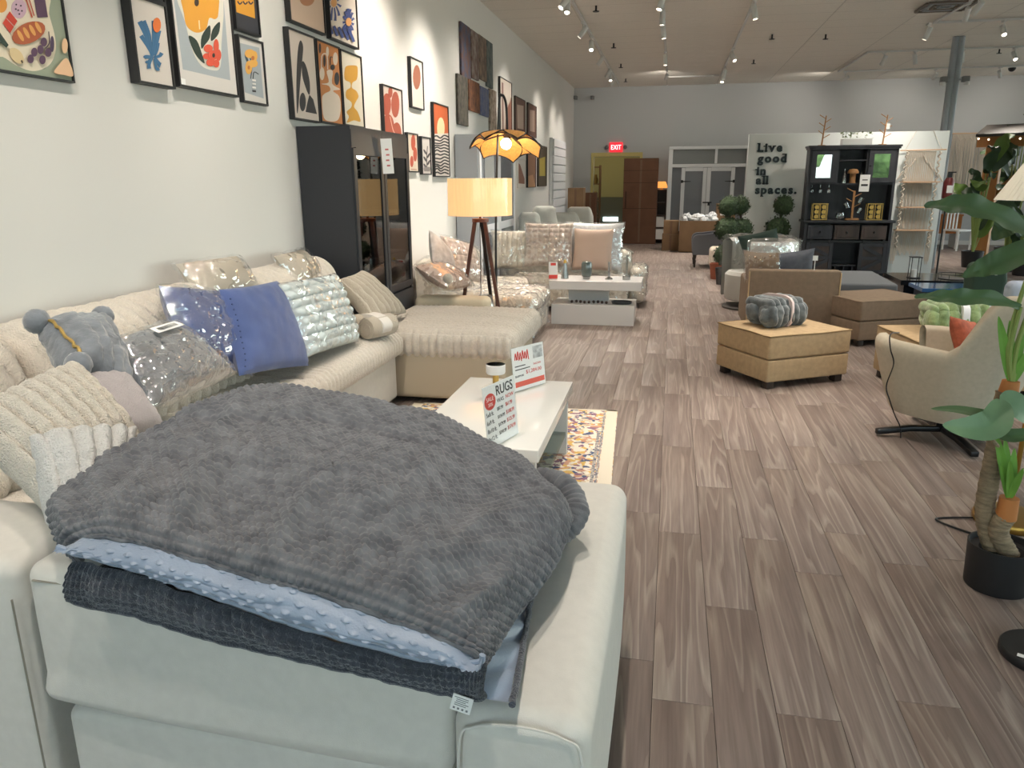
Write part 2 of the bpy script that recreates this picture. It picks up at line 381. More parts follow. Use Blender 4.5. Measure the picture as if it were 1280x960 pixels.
# shop-front glazing behind the camera; side-wall windows added for more daylight
M_ALU = mat('window_aluminium', '3b3c3e', .4, .6); M_PANE = glass_mat('window_glass', 'f4faf8')
ZS, ZT = .2, 3.65
WN = [0]
def glazed_wall(name, L0, L1, wins, place, rz):
    """wall along local x from L0..L1 with window openings; place maps local origin, rz turns it"""
    r_ = (0, 0, rz); mb = MB()
    mb.box(((L0+L1)/2, 0, ZS/2), (L1-L0, .2, ZS)); mb.box(((L0+L1)/2, 0, (ZT+ZC)/2), (L1-L0, .2, ZC-ZT))
    ed = [L0]+[e for w in wins for e in w]+[L1]
    for k in range(0, len(ed), 2): mb.box(((ed[k]+ed[k+1])/2, 0, (ZS+ZT)/2), (ed[k+1]-ed[k], .2, ZT-ZS))
    struct(mb.build(name, M_WALL, smooth=False, loc=place, rot=r_))
    for (a, b_) in wins:
        WN[0] += 1; mb = MB(); c = (a+b_)/2
        for x in (a+.03, c, b_-.03): mb.box((x, 0, (ZS+ZT)/2), (.06, .1, ZT-ZS))
        for z in (ZS+.03, ZT-.03): mb.box((c, 0, z), (b_-a, .1, .06))
        w = struct(mb.build('window_%d' % WN[0], M_ALU, smooth=False, loc=place, rot=r_))
        for x0, x1 in ((a+.06, c-.03), (c+.03, b_-.06)):
            mb = MB(); mb.box(((x0+x1)/2, 0, (ZS+ZT)/2), (x1-x0, .008, ZT-ZS-.12)); mb.build('pane', M_PANE, w, smooth=False)
        l = bpy.data.lights.new('daylight_portal', 'AREA'); l.shape = 'RECTANGLE'; l.size = b_-a; l.size_y = ZT-ZS; l.cycles.is_portal = True
        lo = bpy.data.objects.new('daylight_portal', l); COL.objects.link(lo); lo.rotation_euler = (pi/2, 0, rz)
        lo.location = Vector(place)+Matrix.Rotation(rz, 3, 'Z') @ Vector((c, -.12, (ZS+ZT)/2))
glazed_wall('wall_front', XW, XR, [(-2.4, 1.4), (1.6, 5.6), (5.8, 10.2)], (0, YF-.1, 0), 0)
glazed_wall('wall_right', YF, YB, [(-2.8, 1.6), (1.8, 6.2), (6.4, 10.8), (11.0, 15.4), (15.6, 20.0)], (XR+.1, 0, 0), pi/2)  # unseen windows added to carry ambient daylight deeper into the store
# street outside (seen only in reflections)
mb = MB(); mb.box((4, -24, -.12), (90, 41, .1)); mb.box((32, 10, -.12), (42, 30, .1)); struct(mb.build('ground_street', mat('concrete_pale', 'c9c6bd', .95), smooth=False))
# ceiling
mb = MB(); mb.box(((XW+XR)/2, (YF+YB)/2, ZC+.08), (XR-XW+.4, YB-YF+.4, .1)); ceil = struct(mb.build('ceiling', M_GRID, smooth=False))
TX, TY = 1.22, .61
mb = MB(); mb.box((0, 0, ZC+.015), (TX-.016, TY-.016, .03), .004, 1); t0 = mb.build('ceiling_tile', M_CEIL, ceil, smooth=False); tm = t0.data; used = False
mbr = MB(); cnt = 0
for i in range(int((XR-XW)/TX)+1):
    for j in range(int((YB-YF)/TY)+1):
        cx = XW+.55+TX*(i-.5+.5); cy = YF+TY*(j+.5)
        if cx-TX/2 > XR: continue
        if cy > 9.0 and cx < 9 and cnt < 300:
            o = t0 if not used else link('ceiling_tile', tm, ceil); used = True; o.location = (cx, cy, 0); cnt += 1
        else: mbr.box((cx, cy, ZC+.015), (TX-.016, TY-.016, .03))
tag(mbr.build('ceiling_tiles_beyond', M_CEIL, ceil, smooth=False), kind='stuff')
mb = MB()
for i in range(13): mb.box((XW+.55+TX*(i-.5), (YF+YB)/2, ZC+.012), (.014, YB-YF, .02))
for j in range(41): mb.box(((XW+XR)/2, YF+TY*j, ZC+.011), (XR-XW, .014, .02))
mb.build('ceiling_grid', M_GRID, ceil, smooth=False)
# baseboards
mb = MB(); mb.box((XW+.008, (YF+YB)/2, .05), (.016, YB-YF, .1)); struct(mb.build('baseboard_left', M_WHITE, smooth=False))
mb = MB(); mb.box(((DX1+.1+XR)/2, YB-.008, .05), (XR-DX1-.1, .016, .1)); struct(mb.build('baseboard_back', M_WHITE, smooth=False))
# display partition
PY = 14.1; PX0, PX1, PZ = WY(934.5, 200, PY).x, WY(1163, 344, PY).x, WY(1060, 165.5, PY).z
mb = MB(); mb.box(((PX0+PX1)/2, PY+.06, PZ/2), (PX1-PX0, .12, PZ), .004, 1); part = struct(mb.build('wall_partition', mat('partition_paint', 'd9dedd', .7)))
# column
cb = WY(1197, 60, 15.2); CX = cb.x
# ================================================================== ceiling lighting
M_SPOT = mat('spot_housing_white', 'd8d8d6', .4)
M_LENS = mat('spot_lens', 'fff1da', .4, emit=('fff1da', 14))
ZT_ = ZC-.035
M_LENS2 = mat('spot_lens_face', 'fff6e6', .4, emit=('fff6e6', 14))
def spot_mesh():
    mb = MB(); mb.box((0, 0, -.012), (.05, .13, .03), .004, 1); mb.cyl((0, 0, -.02), (0, 0, -.09), .008); a = mb
    h = MB(); h.lathe([(.0, .09), (.034, .09), (.038, .085), (.038, -.09), (.034, -.095), (.031, -.085), (.0, -.085)], n=16)
    e = MB(); e.lathe([(.03, -.086), (.0, -.0861)], n=16); return a, h, e
_a, _h, _e = spot_mesh()
_am = _a.build('track_adapter', M_SPOT); _hm = _h.build('lamp_housing', M_SPOT); _em = _e.build('lamp_lens', M_LENS)
SPM = (_am.data, _hm.data, _em.data)
for o in (_am, _hm, _em): bpy.data.objects.remove(o)
def spotlight(x, y, aim, label, group, W_=SPOT_W, ang=78, blend=1.0, vis=True):
    r = thing('track_spotlight', label, 'spotlight', (x, y, ZT_), 0, group)
    link('track_adapter', SPM[0], r)
    d = Vector(aim)-Vector((x, y, ZT_-.14)); q = Vector((0, 0, -1)).rotation_difference(d.normalized()).to_euler()
    h = link('lamp_housing', SPM[1], r, (0, 0, -.14), q); link('lamp_lens', SPM[2], h)
    W_ *= FAR_GAIN if y > 9.4 else (NEAR_GAIN if y < 5.9 else 1.0)
    l = bpy.data.lights.new('spot_beam', 'SPOT'); l.energy = W_; l.spot_size = radians(ang); l.spot_blend = blend; l.shadow_soft_size = .03; l.color = (1, .91, .80)
    lo = bpy.data.objects.new('spot_beam', l); COL.objects.link(lo); lo.parent = h; lo.location = (0, 0, -.1)
    return r
def track(p0, p1, label):
    mb = MB(); p0 = Vector(p0); p1 = Vector(p1); c = (p0+p1)/2; d = p1-p0
    mb.box((0, 0, .012), (abs(d.x)+.035, abs(d.y)+.035, .03)); o = mb.build('light_track', M_SPOT, smooth=False, loc=c); tag(o, label, 'light track')
XT1, XT2, XT3 = G(731, 40, ZT_-.1).x, G(829, 30, ZT_-.1).x, G(920, 60, ZT_-.1).x
track((XT1, -2, ZT_), (XT1, G(765, 105, ZT_).y, ZT_), 'long white ceiling track running beside the picture wall')
track((XT2, -2, ZT_), (XT2, G(831, 98, ZT_).y, ZT_), 'long white ceiling track above the walkway, between two other tracks')
YE3 = G(898, 95, ZT_).y
track((XT3, -2, ZT_), (XT3, YE3, ZT_), 'long white ceiling track on the partition side of the walkway')
track((XT2+.05, YE3, ZT_), (XT3-.05, YE3, ZT_), 'short white cross track joining two long ceiling tracks near the exit sign')
YH = (G(1170, 29, ZT_).y, G(1085, 66, ZT_).y, G(1055, 90, ZT_).y)
track((G(1168, 29, ZT_).x, YH[0], ZT_), (8.5, YH[0], ZT_), 'white cross track beside the ceiling vent')
track((G(1085, 66, ZT_).x, YH[1], ZT_), (8.5, YH[1], ZT_), 'white cross track passing just behind the grey column')
track((G(1055, 90, ZT_).x, YH[2], ZT_), (8.5, YH[2], ZT_), 'white cross track nearest the back wall beyond the column')
tx = G(1085, 66, ZT_).x
track((tx, YH[1]+.05, ZT_), (tx, YH[2]-.05, ZT_), 'short white track linking the two cross tracks beyond the column')
track((G(1168, 29, ZT_).x, 3, ZT_), (G(1168, 29, ZT_).x, YH[0]-.05, ZT_), 'white ceiling track leading up to the cross track beside the vent')
G1 = 'spotlights on the track by the picture wall'; G2 = 'spotlights on the track above the walkway'; G3 = 'spotlights on the track on the partition side'; G4 = 'spotlights on the tracks near the column'
L1 = 'white cylinder spotlight hanging from the ceiling track beside the picture wall'
L2 = 'white cylinder spotlight on the middle ceiling track straight above the walkway'
L3 = 'white cylinder spotlight on the ceiling track on the partition side of the walkway'
L4 = 'white cylinder spotlight on the ceiling track that leads up to the vent'
L5 = ('white cylinder spotlight on the cross track beside the ceiling vent', 'white cylinder spotlight on the cross track just behind the grey column', 'white cylinder spotlight on the cross track nearest the back wall')
G5 = ('spotlights on the vent cross track', 'spotlights on the cross track behind the column', 'spotlights on the rear cross track')
def yat(x, y): return G(x, y, ZT_-.14).y
for (px, py), aim in zip(((704, 3), (711, 8), (731, 40), (738, 57), (750, 76), (756, 92), (758, 96), (762, 102)),
                         ((XW, 9.2, 1.9), (-1.4, 8.8, .4), (XW, 12.3, 2.2), (-1.2, 11.4, .5), (XW, 15.4, 2.1), (XW, 17.6, 2.0), (-1.0, 16, 0), (XW, 18.6, 1.8))):
    spotlight(XT1, yat(px, py), aim, L1, G1, W_=SPOT_W*(.32 if aim[0] == XW else 1))
for y, aim in ((8.3, (XW, 8.2, 2.0)), (6.6, (XW, 6.9, 2.2)), (5.3, (-1.5, 5.6, .5)), (3.9, (XW, 4.6, 2.2)), (2.6, (-1.9, 3.6, .6)), (1.2, (XW, 2.2, 1.6)), (.2, (-2.0, 2.4, .8))):
    spotlight(XT1, y, aim, L1, G1)
for (px, py), aim in zip(((829, 3), (829, 22), (829, 40), (830, 75), (831, 96)),
                         ((-1.2, 9.6, .5), (-.3, 11.6, 0), (.2, 12.6, 0), (-.1, 15.2, 0), (-.8, YB, 2.6))):
    spotlight(XT2, yat(px, py), aim, L2, G2, **(dict(ang=125, W_=SPOT_W*.17) if aim[1] == YB else {}))
for y, aim in ((7.6, (-1.2, 8.0, .5)), (5.6, (.45, 4.75, 0)), (4.2, (-.8, 3.8, .4)), (2.2, (-.6, 2.1, .8)), (.6, (-.55, 1.7, .8))):
    spotlight(XT2, y, aim, L2, G2, **(dict(ang=44, W_=SPOT_W*2.6) if y == 5.6 else {}))
for (px, py), aim in zip(((942, 15), (913, 71), (902, 93), (900, 98)), ((1.6, 11.2, .4), (1.9, 14.1, 1.6), (.4, 18, .4), (.6, 16.5, 0))):
    spotlight(XT3, yat(px, py), aim, L3, G3)
for y, aim in ((8.4, (1.6, 8.2, .4)), (6.8, (1.15, 5.95, 0)), (5.3, (1.1, 6.3, .4)), (3.6, (1.0, 4.6, 0))):
    spotlight(XT3, y, aim, L3, G3, **(dict(ang=44, W_=SPOT_W*1.7) if y == 6.8 else {}))
x4 = G(1168, 29, ZT_).x
for y, aim in ((yat(1222, 10), (2.8, 13.6, 1.6)), (yat(1203, 18), (3.9, 14.1, 1.5)), (9.0, (2.9, 9.4, .5)), (6.5, (1.95, 6.6, .4)), (5.0, (1.75, 5.3, .4))):
    spotlight(x4, y, aim, L4, 'spotlights on the track leading to the vent', W_=SPOT_W*(.45 if y > 10 else 1))
for (px, py, k), aim in zip(((1174, 30, 0), (1264, 30, 0), (1109, 70, 1), (1150, 68, 1), (1217, 63, 1), (1273, 65, 1), (1066, 90, 2), (1180, 88, 2), (1262, 86, 2)),
                         ((2.9, 14.0, 1.5), (4.9, 11, .5), (2.4, 17.5, .2), (5.0, 16.8, .5), (5.4, 17, .8), (6.2, 14, .8), (1.4, YB, 2.5), (4.9, YB, 2.5), (7.9, YB, 2.3))):
    spotlight(G(px, py, ZT_-.1).x, YH[k], aim, L5[k], G5[k], W_=SPOT_W*(.4, 1, .17)[k], ang=(78, 78, 130)[k])
# ================================================================== near sectional sofa
M_SOFA = mat('cream_chenille', 'd2cec6', .9, bump=(420, .25, .002), var=(35, .03), sheen=.25)
M_PLUSH = mat('cream_plush', 'ddd3c5', .95, bump=(150, .9, .012), var=(60, .07), sheen=.4)
M_STITCH = mat('stitch_line', '8e887c', .9)
def sofa_box(mb, x0, x1, y0, y1, z0, z1, r=.04, **k):
    return mb.box(((x0+x1)/2, (y0+y1)/2, (z0+z1)/2), (x1-x0, y1-y0, z1-z0), r, 4, **k)
def bulge(dx, dy, dz, a):
    def fn(p, n):
        k = (1-min(1, abs(p.x/dx)**2.5))*(1-min(1, abs(p.z/dz)**2.5))
        return p+Vector((0, math.copysign(a*k, p.y) if abs(p.y) > dy*.5 else 0, 0))
    return fn
XA0, XA1 = -1.31, -.37
nm = thing('sofa_module', 'cream sofa section with its back turned, grey blanket folded over it', 'sofa', (0, 0, 0))
mb = MB(); sofa_box(mb, XA0+.02, XA1-.01, 1.22, 2.3, .05, .46, .03); mb.build('base', M_SOFA, nm)
def padfn(p, n):
    k = (1-abs(p.x/.475)**3)*(1-min(1, abs(p.z/.2)**2.2)); q = p.copy()
    if p.y < 0: q.y -= .025*k
    if p.z < -.1: q.z -= .05*(p.x/.475+1)*.5*min(1, (-.1-p.z)/.06); q.y -= .012
    return q
mb = MB(); mb.box(((XA0+XA1)/2, 1.33, .66), (XA1-XA0, .26, .33), .035, 4, sub=(14, 4, 8), fn=padfn); mb.build('back_pad', M_SOFA, nm)
mb = MB(); pts = [(XA0+.03+(XA1-XA0-.06)*k/20, 1.195-.0*k, .795) for k in range(21)]; mb.tube(pts, .0025, 5); mb.build('stitching', M_STITCH, nm)
def armfn(p, n):
    q = p.copy(); k = (1-min(1, abs(p.y/.6)**4))
    if p.z > .05: q.z += .018*k*(1-(p.x/.13)**2)
    q.x += math.copysign(.012*k*(1-min(1, (p.z/.32)**2)), p.x)
    return q
mb = MB(); mb.box((-.235, 1.775, .345), (.265, 1.21, .57), .05, 5, sub=(4, 16, 6), fn=armfn); mb.build('arm', M_SOFA, nm)
mb = MB(); mb.tube(catmull([(-.355, 1.168, .3), (-.35, 1.168, .56), (-.32, 1.168, .608), (-.235, 1.167, .622), (-.15, 1.168, .608), (-.115, 1.169, .56), (-.105, 1.17, .3)], 8), .003, 6); mb.build('piping', M_SOFA, nm)
def seatrib(per, amp, dx, dy, dz, ax=0, cross=0):
    def fn(p, n):
        q = p.copy()
        t = p.x if ax == 0 else p.y
        k = abs(sin(pi*t/per))**.6
        c = 1.0
        if cross: c = .75+.25*abs(sin(pi*(p.y if ax == 0 else p.x)/cross))
        top = max(0, n.z) if abs(p.z) < dz*.999 else (1 if p.z > 0 else 0)
        dome = .03*(1-(p.x/dx)**2)*(1-(p.y/dy)**2)
        q += Vector((n.x, n.y, 0))*amp*(k*c-.5)
        if p.z > 0: q.z += amp*(k*c-.5)+dome
        q.z += .004*nz(p, 9)
        return q
    return fn
mb = MB(); mb.box((-.84, 1.93, .46), (.93, .86, .17), .06, 4, sub=(50, 20, 3), fn=seatrib(.055, .014, .46, .43, .085, 0)); mb.build('seat_cushion', M_PLUSH, nm)
for x in (-1.25, -.16):
    for y in (1.3, 2.25):
        mb = MB(); mb.cyl((x, y, 0), (x, y, .07), .025, .03); mb.build('foot', M_BLACK, nm)
# corner module against the picture wall
cm = thing('corner_sofa_module', 'cream sofa corner section between the near back panel and the wall', 'sofa')
mb = MB(); mb.box(((-2.6-1.335)/2, 1.36, .41), (1.265, .32, .82), .04, 4, sub=(6, 2, 4)); mb.build('back_panel', M_SOFA, cm)
mb = MB(); mb.box((-2.47, 1.93, .41), (.28, .82, .82), .04, 4); mb.build('side_panel', M_SOFA, cm)
mb = MB(); sofa_box(mb, -2.33, -1.335, 1.53, 2.34, .05, .38, .03); mb.build('base', M_SOFA, cm)
mb = MB(); mb.box((-1.83, 1.94, .45), (.98, .8, .17), .06, 4, sub=(30, 20, 3), fn=seatrib(.055, .014, .49, .4, .085, 0)); mb.build('seat_cushion', M_PLUSH, cm)
mb = MB(); mb.tube([(-1.345, 1.198, .74-.62*k/10) for k in range(11)], .0025, 5); mb.build('stitching', M_STITCH, cm)
# wall run
wr = thing('sofa_run', 'long cream plush sofa run with channelled back cushions against the picture wall', 'sofa')
mb = MB(); sofa_box(mb, -2.62, -1.93, 2.36, 5.13, .05, .4, .03); mb.build('base', M_SOFA, wr)
mb = MB(); sofa_box(mb, -2.63, -2.42, 2.36, 5.13, .3, .86, .05); mb.build('back_frame', M_SOFA, wr)
for k in range(2):
    y0 = 2.37+1.38*k
    mb = MB(); mb.box((-2.12, y0+.69, .46), (.52, 1.37, .17), .07, 5, sub=(14, 75, 3), fn=seatrib(.05, .022, .26, .69, .085, 1, .06)); mb.build('seat_cushion', M_PLUSH, wr)
def backrib(per, amp, dy, dz):
    def fn(p, n):
        q = p.copy(); k = abs(sin(pi*(p.y+.25*p.z)/per))**.6
        q += n*amp*(k-.5) if n.length > .5 else Vector((0, 0, 0))
        if p.x > 0: q.x += .05*(1-(p.y/dy)**2)*(1-(p.z/dz)**2)+amp*(k-.5)
        q.x -= .13*(p.z/dz)*.6
        q += Vector((nz(p, 5, 2), 0, nz(p, 5, 8)))*.012
        return q
    return fn
for k, (y0, ln) in enumerate(((1.5, .85), (2.37, 1.37), (3.75, 1.37))):
    mb = MB(); mb.box((-2.42, y0+ln/2, .80), (.25, ln, .56), .11, 5, sub=(3, int(70*ln), 12), fn=backrib(.085, .016, ln/2, .28))
    mb.build('back_cushion', M_PLUSH, wr if k else cm)
# chaise
ch = thing('sofa_chaise', 'cream plush chaise section reaching out toward the coffee table, in front of black cabinet', 'sofa')
mb = MB(); sofa_box(mb, -2.18, -1.12, 5.16, 6.3, .04, .42, .04); mb.build('base', mat('shaded_chenille', 'b5a994', .9, bump=(420, .25, .002)), ch)  # shade on the chaise base is put into this darker fabric colour
def chaisefn(p, n):
    q = p.copy(); k = abs(sin(pi*p.y/.062))**.6; k2 = abs(sin(pi*p.x/.062))**.6
    r2 = abs(p.x)/.55
    if abs(n.z) > .5 or (abs(p.z) > .09 and n.z == 1): q.z += .02*(k*(.6+.4*abs(sin(pi*p.x/.045)))-.5)+(.035*(1-(p.x/.56)**2)*(1-(p.y/.58)**2) if p.z > 0 else 0)
    q += Vector((n.x*(k-.5), n.y*(k2-.5), 0))*.032*(1 if p.z < .1 else .5)
    q.z += .006*nz(p, 7)
    return q
mb = MB(); mb.box((-1.63, 5.73, .45), (1.14, 1.18, .2), .075, 5, sub=(70, 70, 3), fn=chaisefn); mb.build('seat_cushion', M_PLUSH, ch)
a0 = G(545, 380, .6); mb = MB(); mb.box((-1.86, 6.42, .34), (.66, .22, .56), .05, 4); mb.build('arm', mat('beige_chenille', 'd3c6ad', .9, bump=(420, .25, .002)), ch)
for x in (-2.1, -1.2):
    for y in (5.25, 6.2):
        mb = MB(); mb.cyl((x, y, 0), (x, y, .06), .025, .03); mb.build('foot', M_BLACK, ch)
# ------------------------------------------------------------------ pillows
M_FUR = mat('cream_fur', 'd9d0c1', .95, bump=(190, 1, .015), var=(45, .08), sheen=.4)
M_FURB = mat('cool_white_fur', 'dcdad6', .95, bump=(190, 1, .015), var=(45, .08), sheen=.4)
M_GREYFUR = mat('grey_velvet_fur', '686d74', .8, bump=(28, .6, .012), var=(14, .22), sheen=.6)
M_BLUE = mat('cornflower_velvet', '47598c', .8, var=(9, .12), bump=(260, .3, .003), sheen=.3)
M_MAUVE = mat('mauve_fleece', 'a39a9b', .95, bump=(230, .8, .008), sheen=.4)
M_QUILT = mat('pale_blue_quilted_fabric', 'd3dcdc', .85, bump=(120, .4, .004))
M_BEIGEP = mat('beige_plush', 'bcb09e', .95, bump=(150, .8, .01), sheen=.4)
M_LABEL = mat('paper_label', 'eeeeec', .6)
M_WRAP = wrap_mat()
def pillow(name, label, pos, w, h, t, rz, lean, mt, roll=0.0, wrap=0.0, group=None, res=26, centre=True, parent_cat='pillow', **k):
    from mathutils import Euler
    if centre: pos = Vector(pos)-Euler((-radians(lean), radians(roll), radians(rz))).to_matrix() @ Vector((0, 0, h/2))
    r = thing(name, label, parent_cat, pos, 0, group, rot=(-radians(lean), radians(roll), radians(rz)))
    c = cushion(w, h, t, res, res, seed=random.random()*50, **k)
    c.v = [(x, y, z+h/2) for x, y, z in c.v]; cov = c.build('cover', mt, r)
    if wrap:
        k2 = {q: v for q, v in k.items() if q in ('puff',)}; sd = random.random()*90
        g = cushion(w*(1.02+wrap*.5), h*(1.02+wrap*.6), t*1.06+.012, 44, 44, pin=.05, wrinkle=.012, seed=sd, puff=.45)
        g.v = [(x+.008*nz((x, y, z), 24, sd), y+.010*nz((x, y, z), 19, sd+5), z+h/2+.008*nz((x, y, z), 26, sd+9)) for x, y, z in g.v]
        g.build('plastic_bag', M_WRAP, r)
    return r
SG = 'pillows on the near sectional sofa'
def pillow4(name, label, px, t, mt, wrap=0.0, group=None, res=30, puff=.45, pin=.05, ribs=0, ribdir=0, ribamp=.02, quilt=None, wrinkle=.006, bag_out=.0):
    """pillow spanned by four corner points BL, BR, TR, TL, each (pixel x, pixel y, room X)"""
    C = [WX(*q) for q in px]; BL, BR, TR, TL = C
    n = (BR-BL).cross(TL-BL).normalized()+(TL-TR).cross(BR-TR).normalized(); n.normalize()
    if n.dot(CAM-BL) < 0: n = -n
    root = (BL+BR)/2; sd = random.random()*60; ctr = (BL+BR+TR+TL)/4
    r = thing(name, label, 'pillow', root, 0, group)
    def prof(a): return max(0.0, 1-abs(a)**2.6)**puff
    def face(u, v, side, grow=0.0, tt=None, pn=None, wr=None):
        a = 2*u-1; b = 2*v-1; pn_ = pin if pn is None else pn
        a2 = a*(1-pn_*(1-b*b)); b2 = b*(1-pn_*(1-a*a)); uu = (a2+1)/2; vv = (b2+1)/2
        p = (BL*(1-uu)+BR*uu)*(1-vv)+(TL*(1-uu)+TR*uu)*vv; p = ctr+(p-ctr)*(1+grow)
        k = prof(a)*prof(b); th = (tt or t)/2*k; m_ = min(1, 3.5*k)
        if wr is None:
            if ribs: q = b if ribdir == 0 else a; th += ribamp*(abs(sin(q*pi*ribs/2+.25*sin(3*(a if ribdir == 0 else b))))**.6-.6)*m_
            if quilt: th += quilt[2]*((abs(sin(a*pi*quilt[0]/2))*abs(sin(b*pi*quilt[1]/2)))**.5-.5)*m_
            th += wrinkle*nz((a, b, side), 3.2, sd)*m_+wrinkle*.6*nz((a, b, side), 8, sd)*m_
        else: th += wr*(nz((a, b, side), 4.5, sd+7)+.6*nz((a, b, side), 10, sd+3))*m_
        return p-root+n*(side*th)
    def mk(grow, tt, pn, wr, rs):
        mb = MB(); mb.grid(lambda u, v: tuple(face(u, v, 1, grow, tt, pn, wr)), rs, rs); mb.grid(lambda u, v: tuple(face(1-u, v, -1, grow, tt, pn, wr)), rs, rs); return weld(mb)
    mk(0, None, None, None, res).build('cover', mt, r)
    if wrap: mk(wrap, t*1.06+.014, .03, .016, 44).build('plastic_bag', M_WRAP, r)
    return r, face, n
p, fc, n = pillow4('throw_pillow', 'bare cornflower blue velvet pillow with stitched edge, leaning in the sofa', ((299, 470, -1.99), (386, 457, -1.99), (346, 351, -2.18), (274, 362, -2.18)), .17, M_BLUE, group=SG, puff=.4, pin=.03)
mb = MB()
for k in range(13):
    q = fc(.035, .08+.84*k/13, 1); mb.ball(q+n*.000, .0045, 6, 4)
mb.build('edge_stitching', mat('blue_stitch_dark', '39496f', .9), p)
pillow4('throw_pillow', 'cornflower blue pillow in shiny clear plastic behind the bare blue one', ((226, 440, -2.12), (316, 470, -2.06), (288, 364, -2.26), (198, 357, -2.28)), .17, M_BLUE, wrap=.05, group=SG)
pillow4('throw_pillow', 'pale blue quilted square pillow in clear plastic beside the blue ones', ((384, 446, -1.98), (447, 426, -1.98), (417, 343, -2.15), (343, 356, -2.15)), .17, M_QUILT, wrap=.04, group=SG, res=84, quilt=(8, 8, .026), puff=.35, pin=.01)
p, fc, n = pillow4('throw_pillow', 'silver grey pillow sealed in crinkled plastic with barcode label', ((186, 514, -1.80), (293, 466, -1.93), (206, 404, -2.12), (121, 434, -2.06)), .2, M_GREYFUR, wrap=.06, group=SG)
lb = MB(); bc = MB()
def patch(mb, fc, n, u0, u1, v0, v1, off): mb.add([tuple(fc(u, v, 1, .02)+n*off) for u, v in ((u0, v0), (u1, v0), (u1, v1), (u0, v1))], [(0, 1, 2, 3)])
patch(lb, fc, n, .36, .76, .74, .86, .022); lbo = lb.build('barcode_label', M_LABEL, p, smooth=False)
rr = random.Random(5); u = .42
while u < .7:
    w = rr.choice((.006, .009, .012)); patch(bc, fc, n, u, u+w, .77, .83, .024); u += w+.012
bc.build('barcode', M_BLACK, lbo, smooth=False)
p, fc, n = pillow4('throw_pillow', 'grey furry pillow with pompom corners and gold zip edge', ((98, 456, -1.90), (165, 500, -1.84), (128, 396, -2.2), (46, 402, -2.14)), .19, M_GREYFUR, group=SG, ribs=5, ribdir=1, ribamp=.012, wrinkle=.012)
for u, v in ((0, 0), (1, 0), (1, 1), (0, 1)):
    q = fc(u, v, 1); mb = MB(); mb.ball(q, .043, 20, 14, fn=lambda d: 1+.10*mnoise.noise(d*9)); mb.build('pompom', M_GREYFUR, p)
mb = MB(); mb.tube([fc(.012, .12+.76*k/14, 1)+n*.004 for k in range(15)], [.005+.002*(k % 2) for k in range(15)], 6); mb.build('zip', mat('gold_zip', 'b79a5a', .45, .6), p)
pillow4('throw_pillow', 'mauve fleece pillow half hidden behind the cream ribbed fur pillow', ((128, 552, -1.62), (207, 538, -1.68), (150, 466, -1.92), (96, 470, -1.92)), .13, M_MAUVE, group=SG)
pillow4('throw_pillow', 'cream ribbed fur pillow lying at the sofa corner', ((66, 640, -1.36), (176, 548, -1.46), (92, 456, -1.74), (-50, 522, -1.72)), .17, M_FUR, group=SG, res=84, ribs=9, ribdir=1, ribamp=.026, puff=.4)
pillow4('throw_pillow', 'cool white ribbed fur pillow tucked against the grey blanket', ((60, 655, -1.30), (150, 650, -1.24), (172, 534, -1.40), (36, 545, -1.50)), .15, M_FURB, group=SG, res=76, ribs=5, ribdir=1, ribamp=.017, puff=.5)
for k, (x, y, z, w, rz) in enumerate(((275, 350, .86, .46, 80), (375, 336, .84, .48, 96))):
    pillow('throw_pillow', ('taupe pompom pillow in clear plastic on top of the sofa back' if k == 0 else 'beige pillow in clear plastic on the sofa back beside the black cabinet'),
           WX(x, y, -2.42), w, .26, .16, rz, 34, mat('taupe_fabric', 'bdb3a3', .9, bump=(120, .4, .004)), wrap=.14, group=SG)
pillow4('throw_pillow', 'beige channelled plush pillow leaning on the chaise by the black cabinet', ((464, 403, -1.98), (508, 391, -2.0), (452, 338, -2.19), (420, 350, -2.19)), .15, M_BEIGEP, group=SG, res=70, ribs=7, ribdir=1, ribamp=.03)
# rolled throw
rt = thing('rolled_throw', 'pair of beige rolled fleece throws with paper band on the chaise', 'blanket', G(466, 420, .572), radians(70))
for k, (yy, zz) in enumerate(((-.06, .075), (.075, .08))):
    mb = MB(); n = 90
    sp = [(.012+.062*t/n) for t in range(n+1)]
    pts = [(cos(6.5*pi*t/n)*sp[t], sin(6.5*pi*t/n)*sp[t]) for t in range(n+1)]
    def fx(u, v, pts=pts, yy=yy, zz=zz):
        i = min(n, int(round(v*n))); q = pts[i]; return (-.13+.26*u+.004*sin(9*v), yy+q[0], zz+q[1])
    mb.grid(fx, 4, n); mb.lathe([(0, -.128), (.068, -.128), (.074, -.118), (.074, .118), (.068, .128), (0, .128)], n=24)
    mb.v = [p if i < 5*(n+1) else (p[2], yy+p[0], zz+p[1]) for i, p in enumerate(mb.v)]
    mb.build('fleece_roll', M_BEIGEP, rt)
mb = MB(); mb.at((.0, .005, .08), (0, pi/2, 0)); mb.lathe([(.079, -.045), (.08, -.044), (.08, .044), (.079, .045)], n=32, sc=(1, 1.9)); mb.build('paper_band', mat('band_paper', 'dfd9d2', .6), rt)
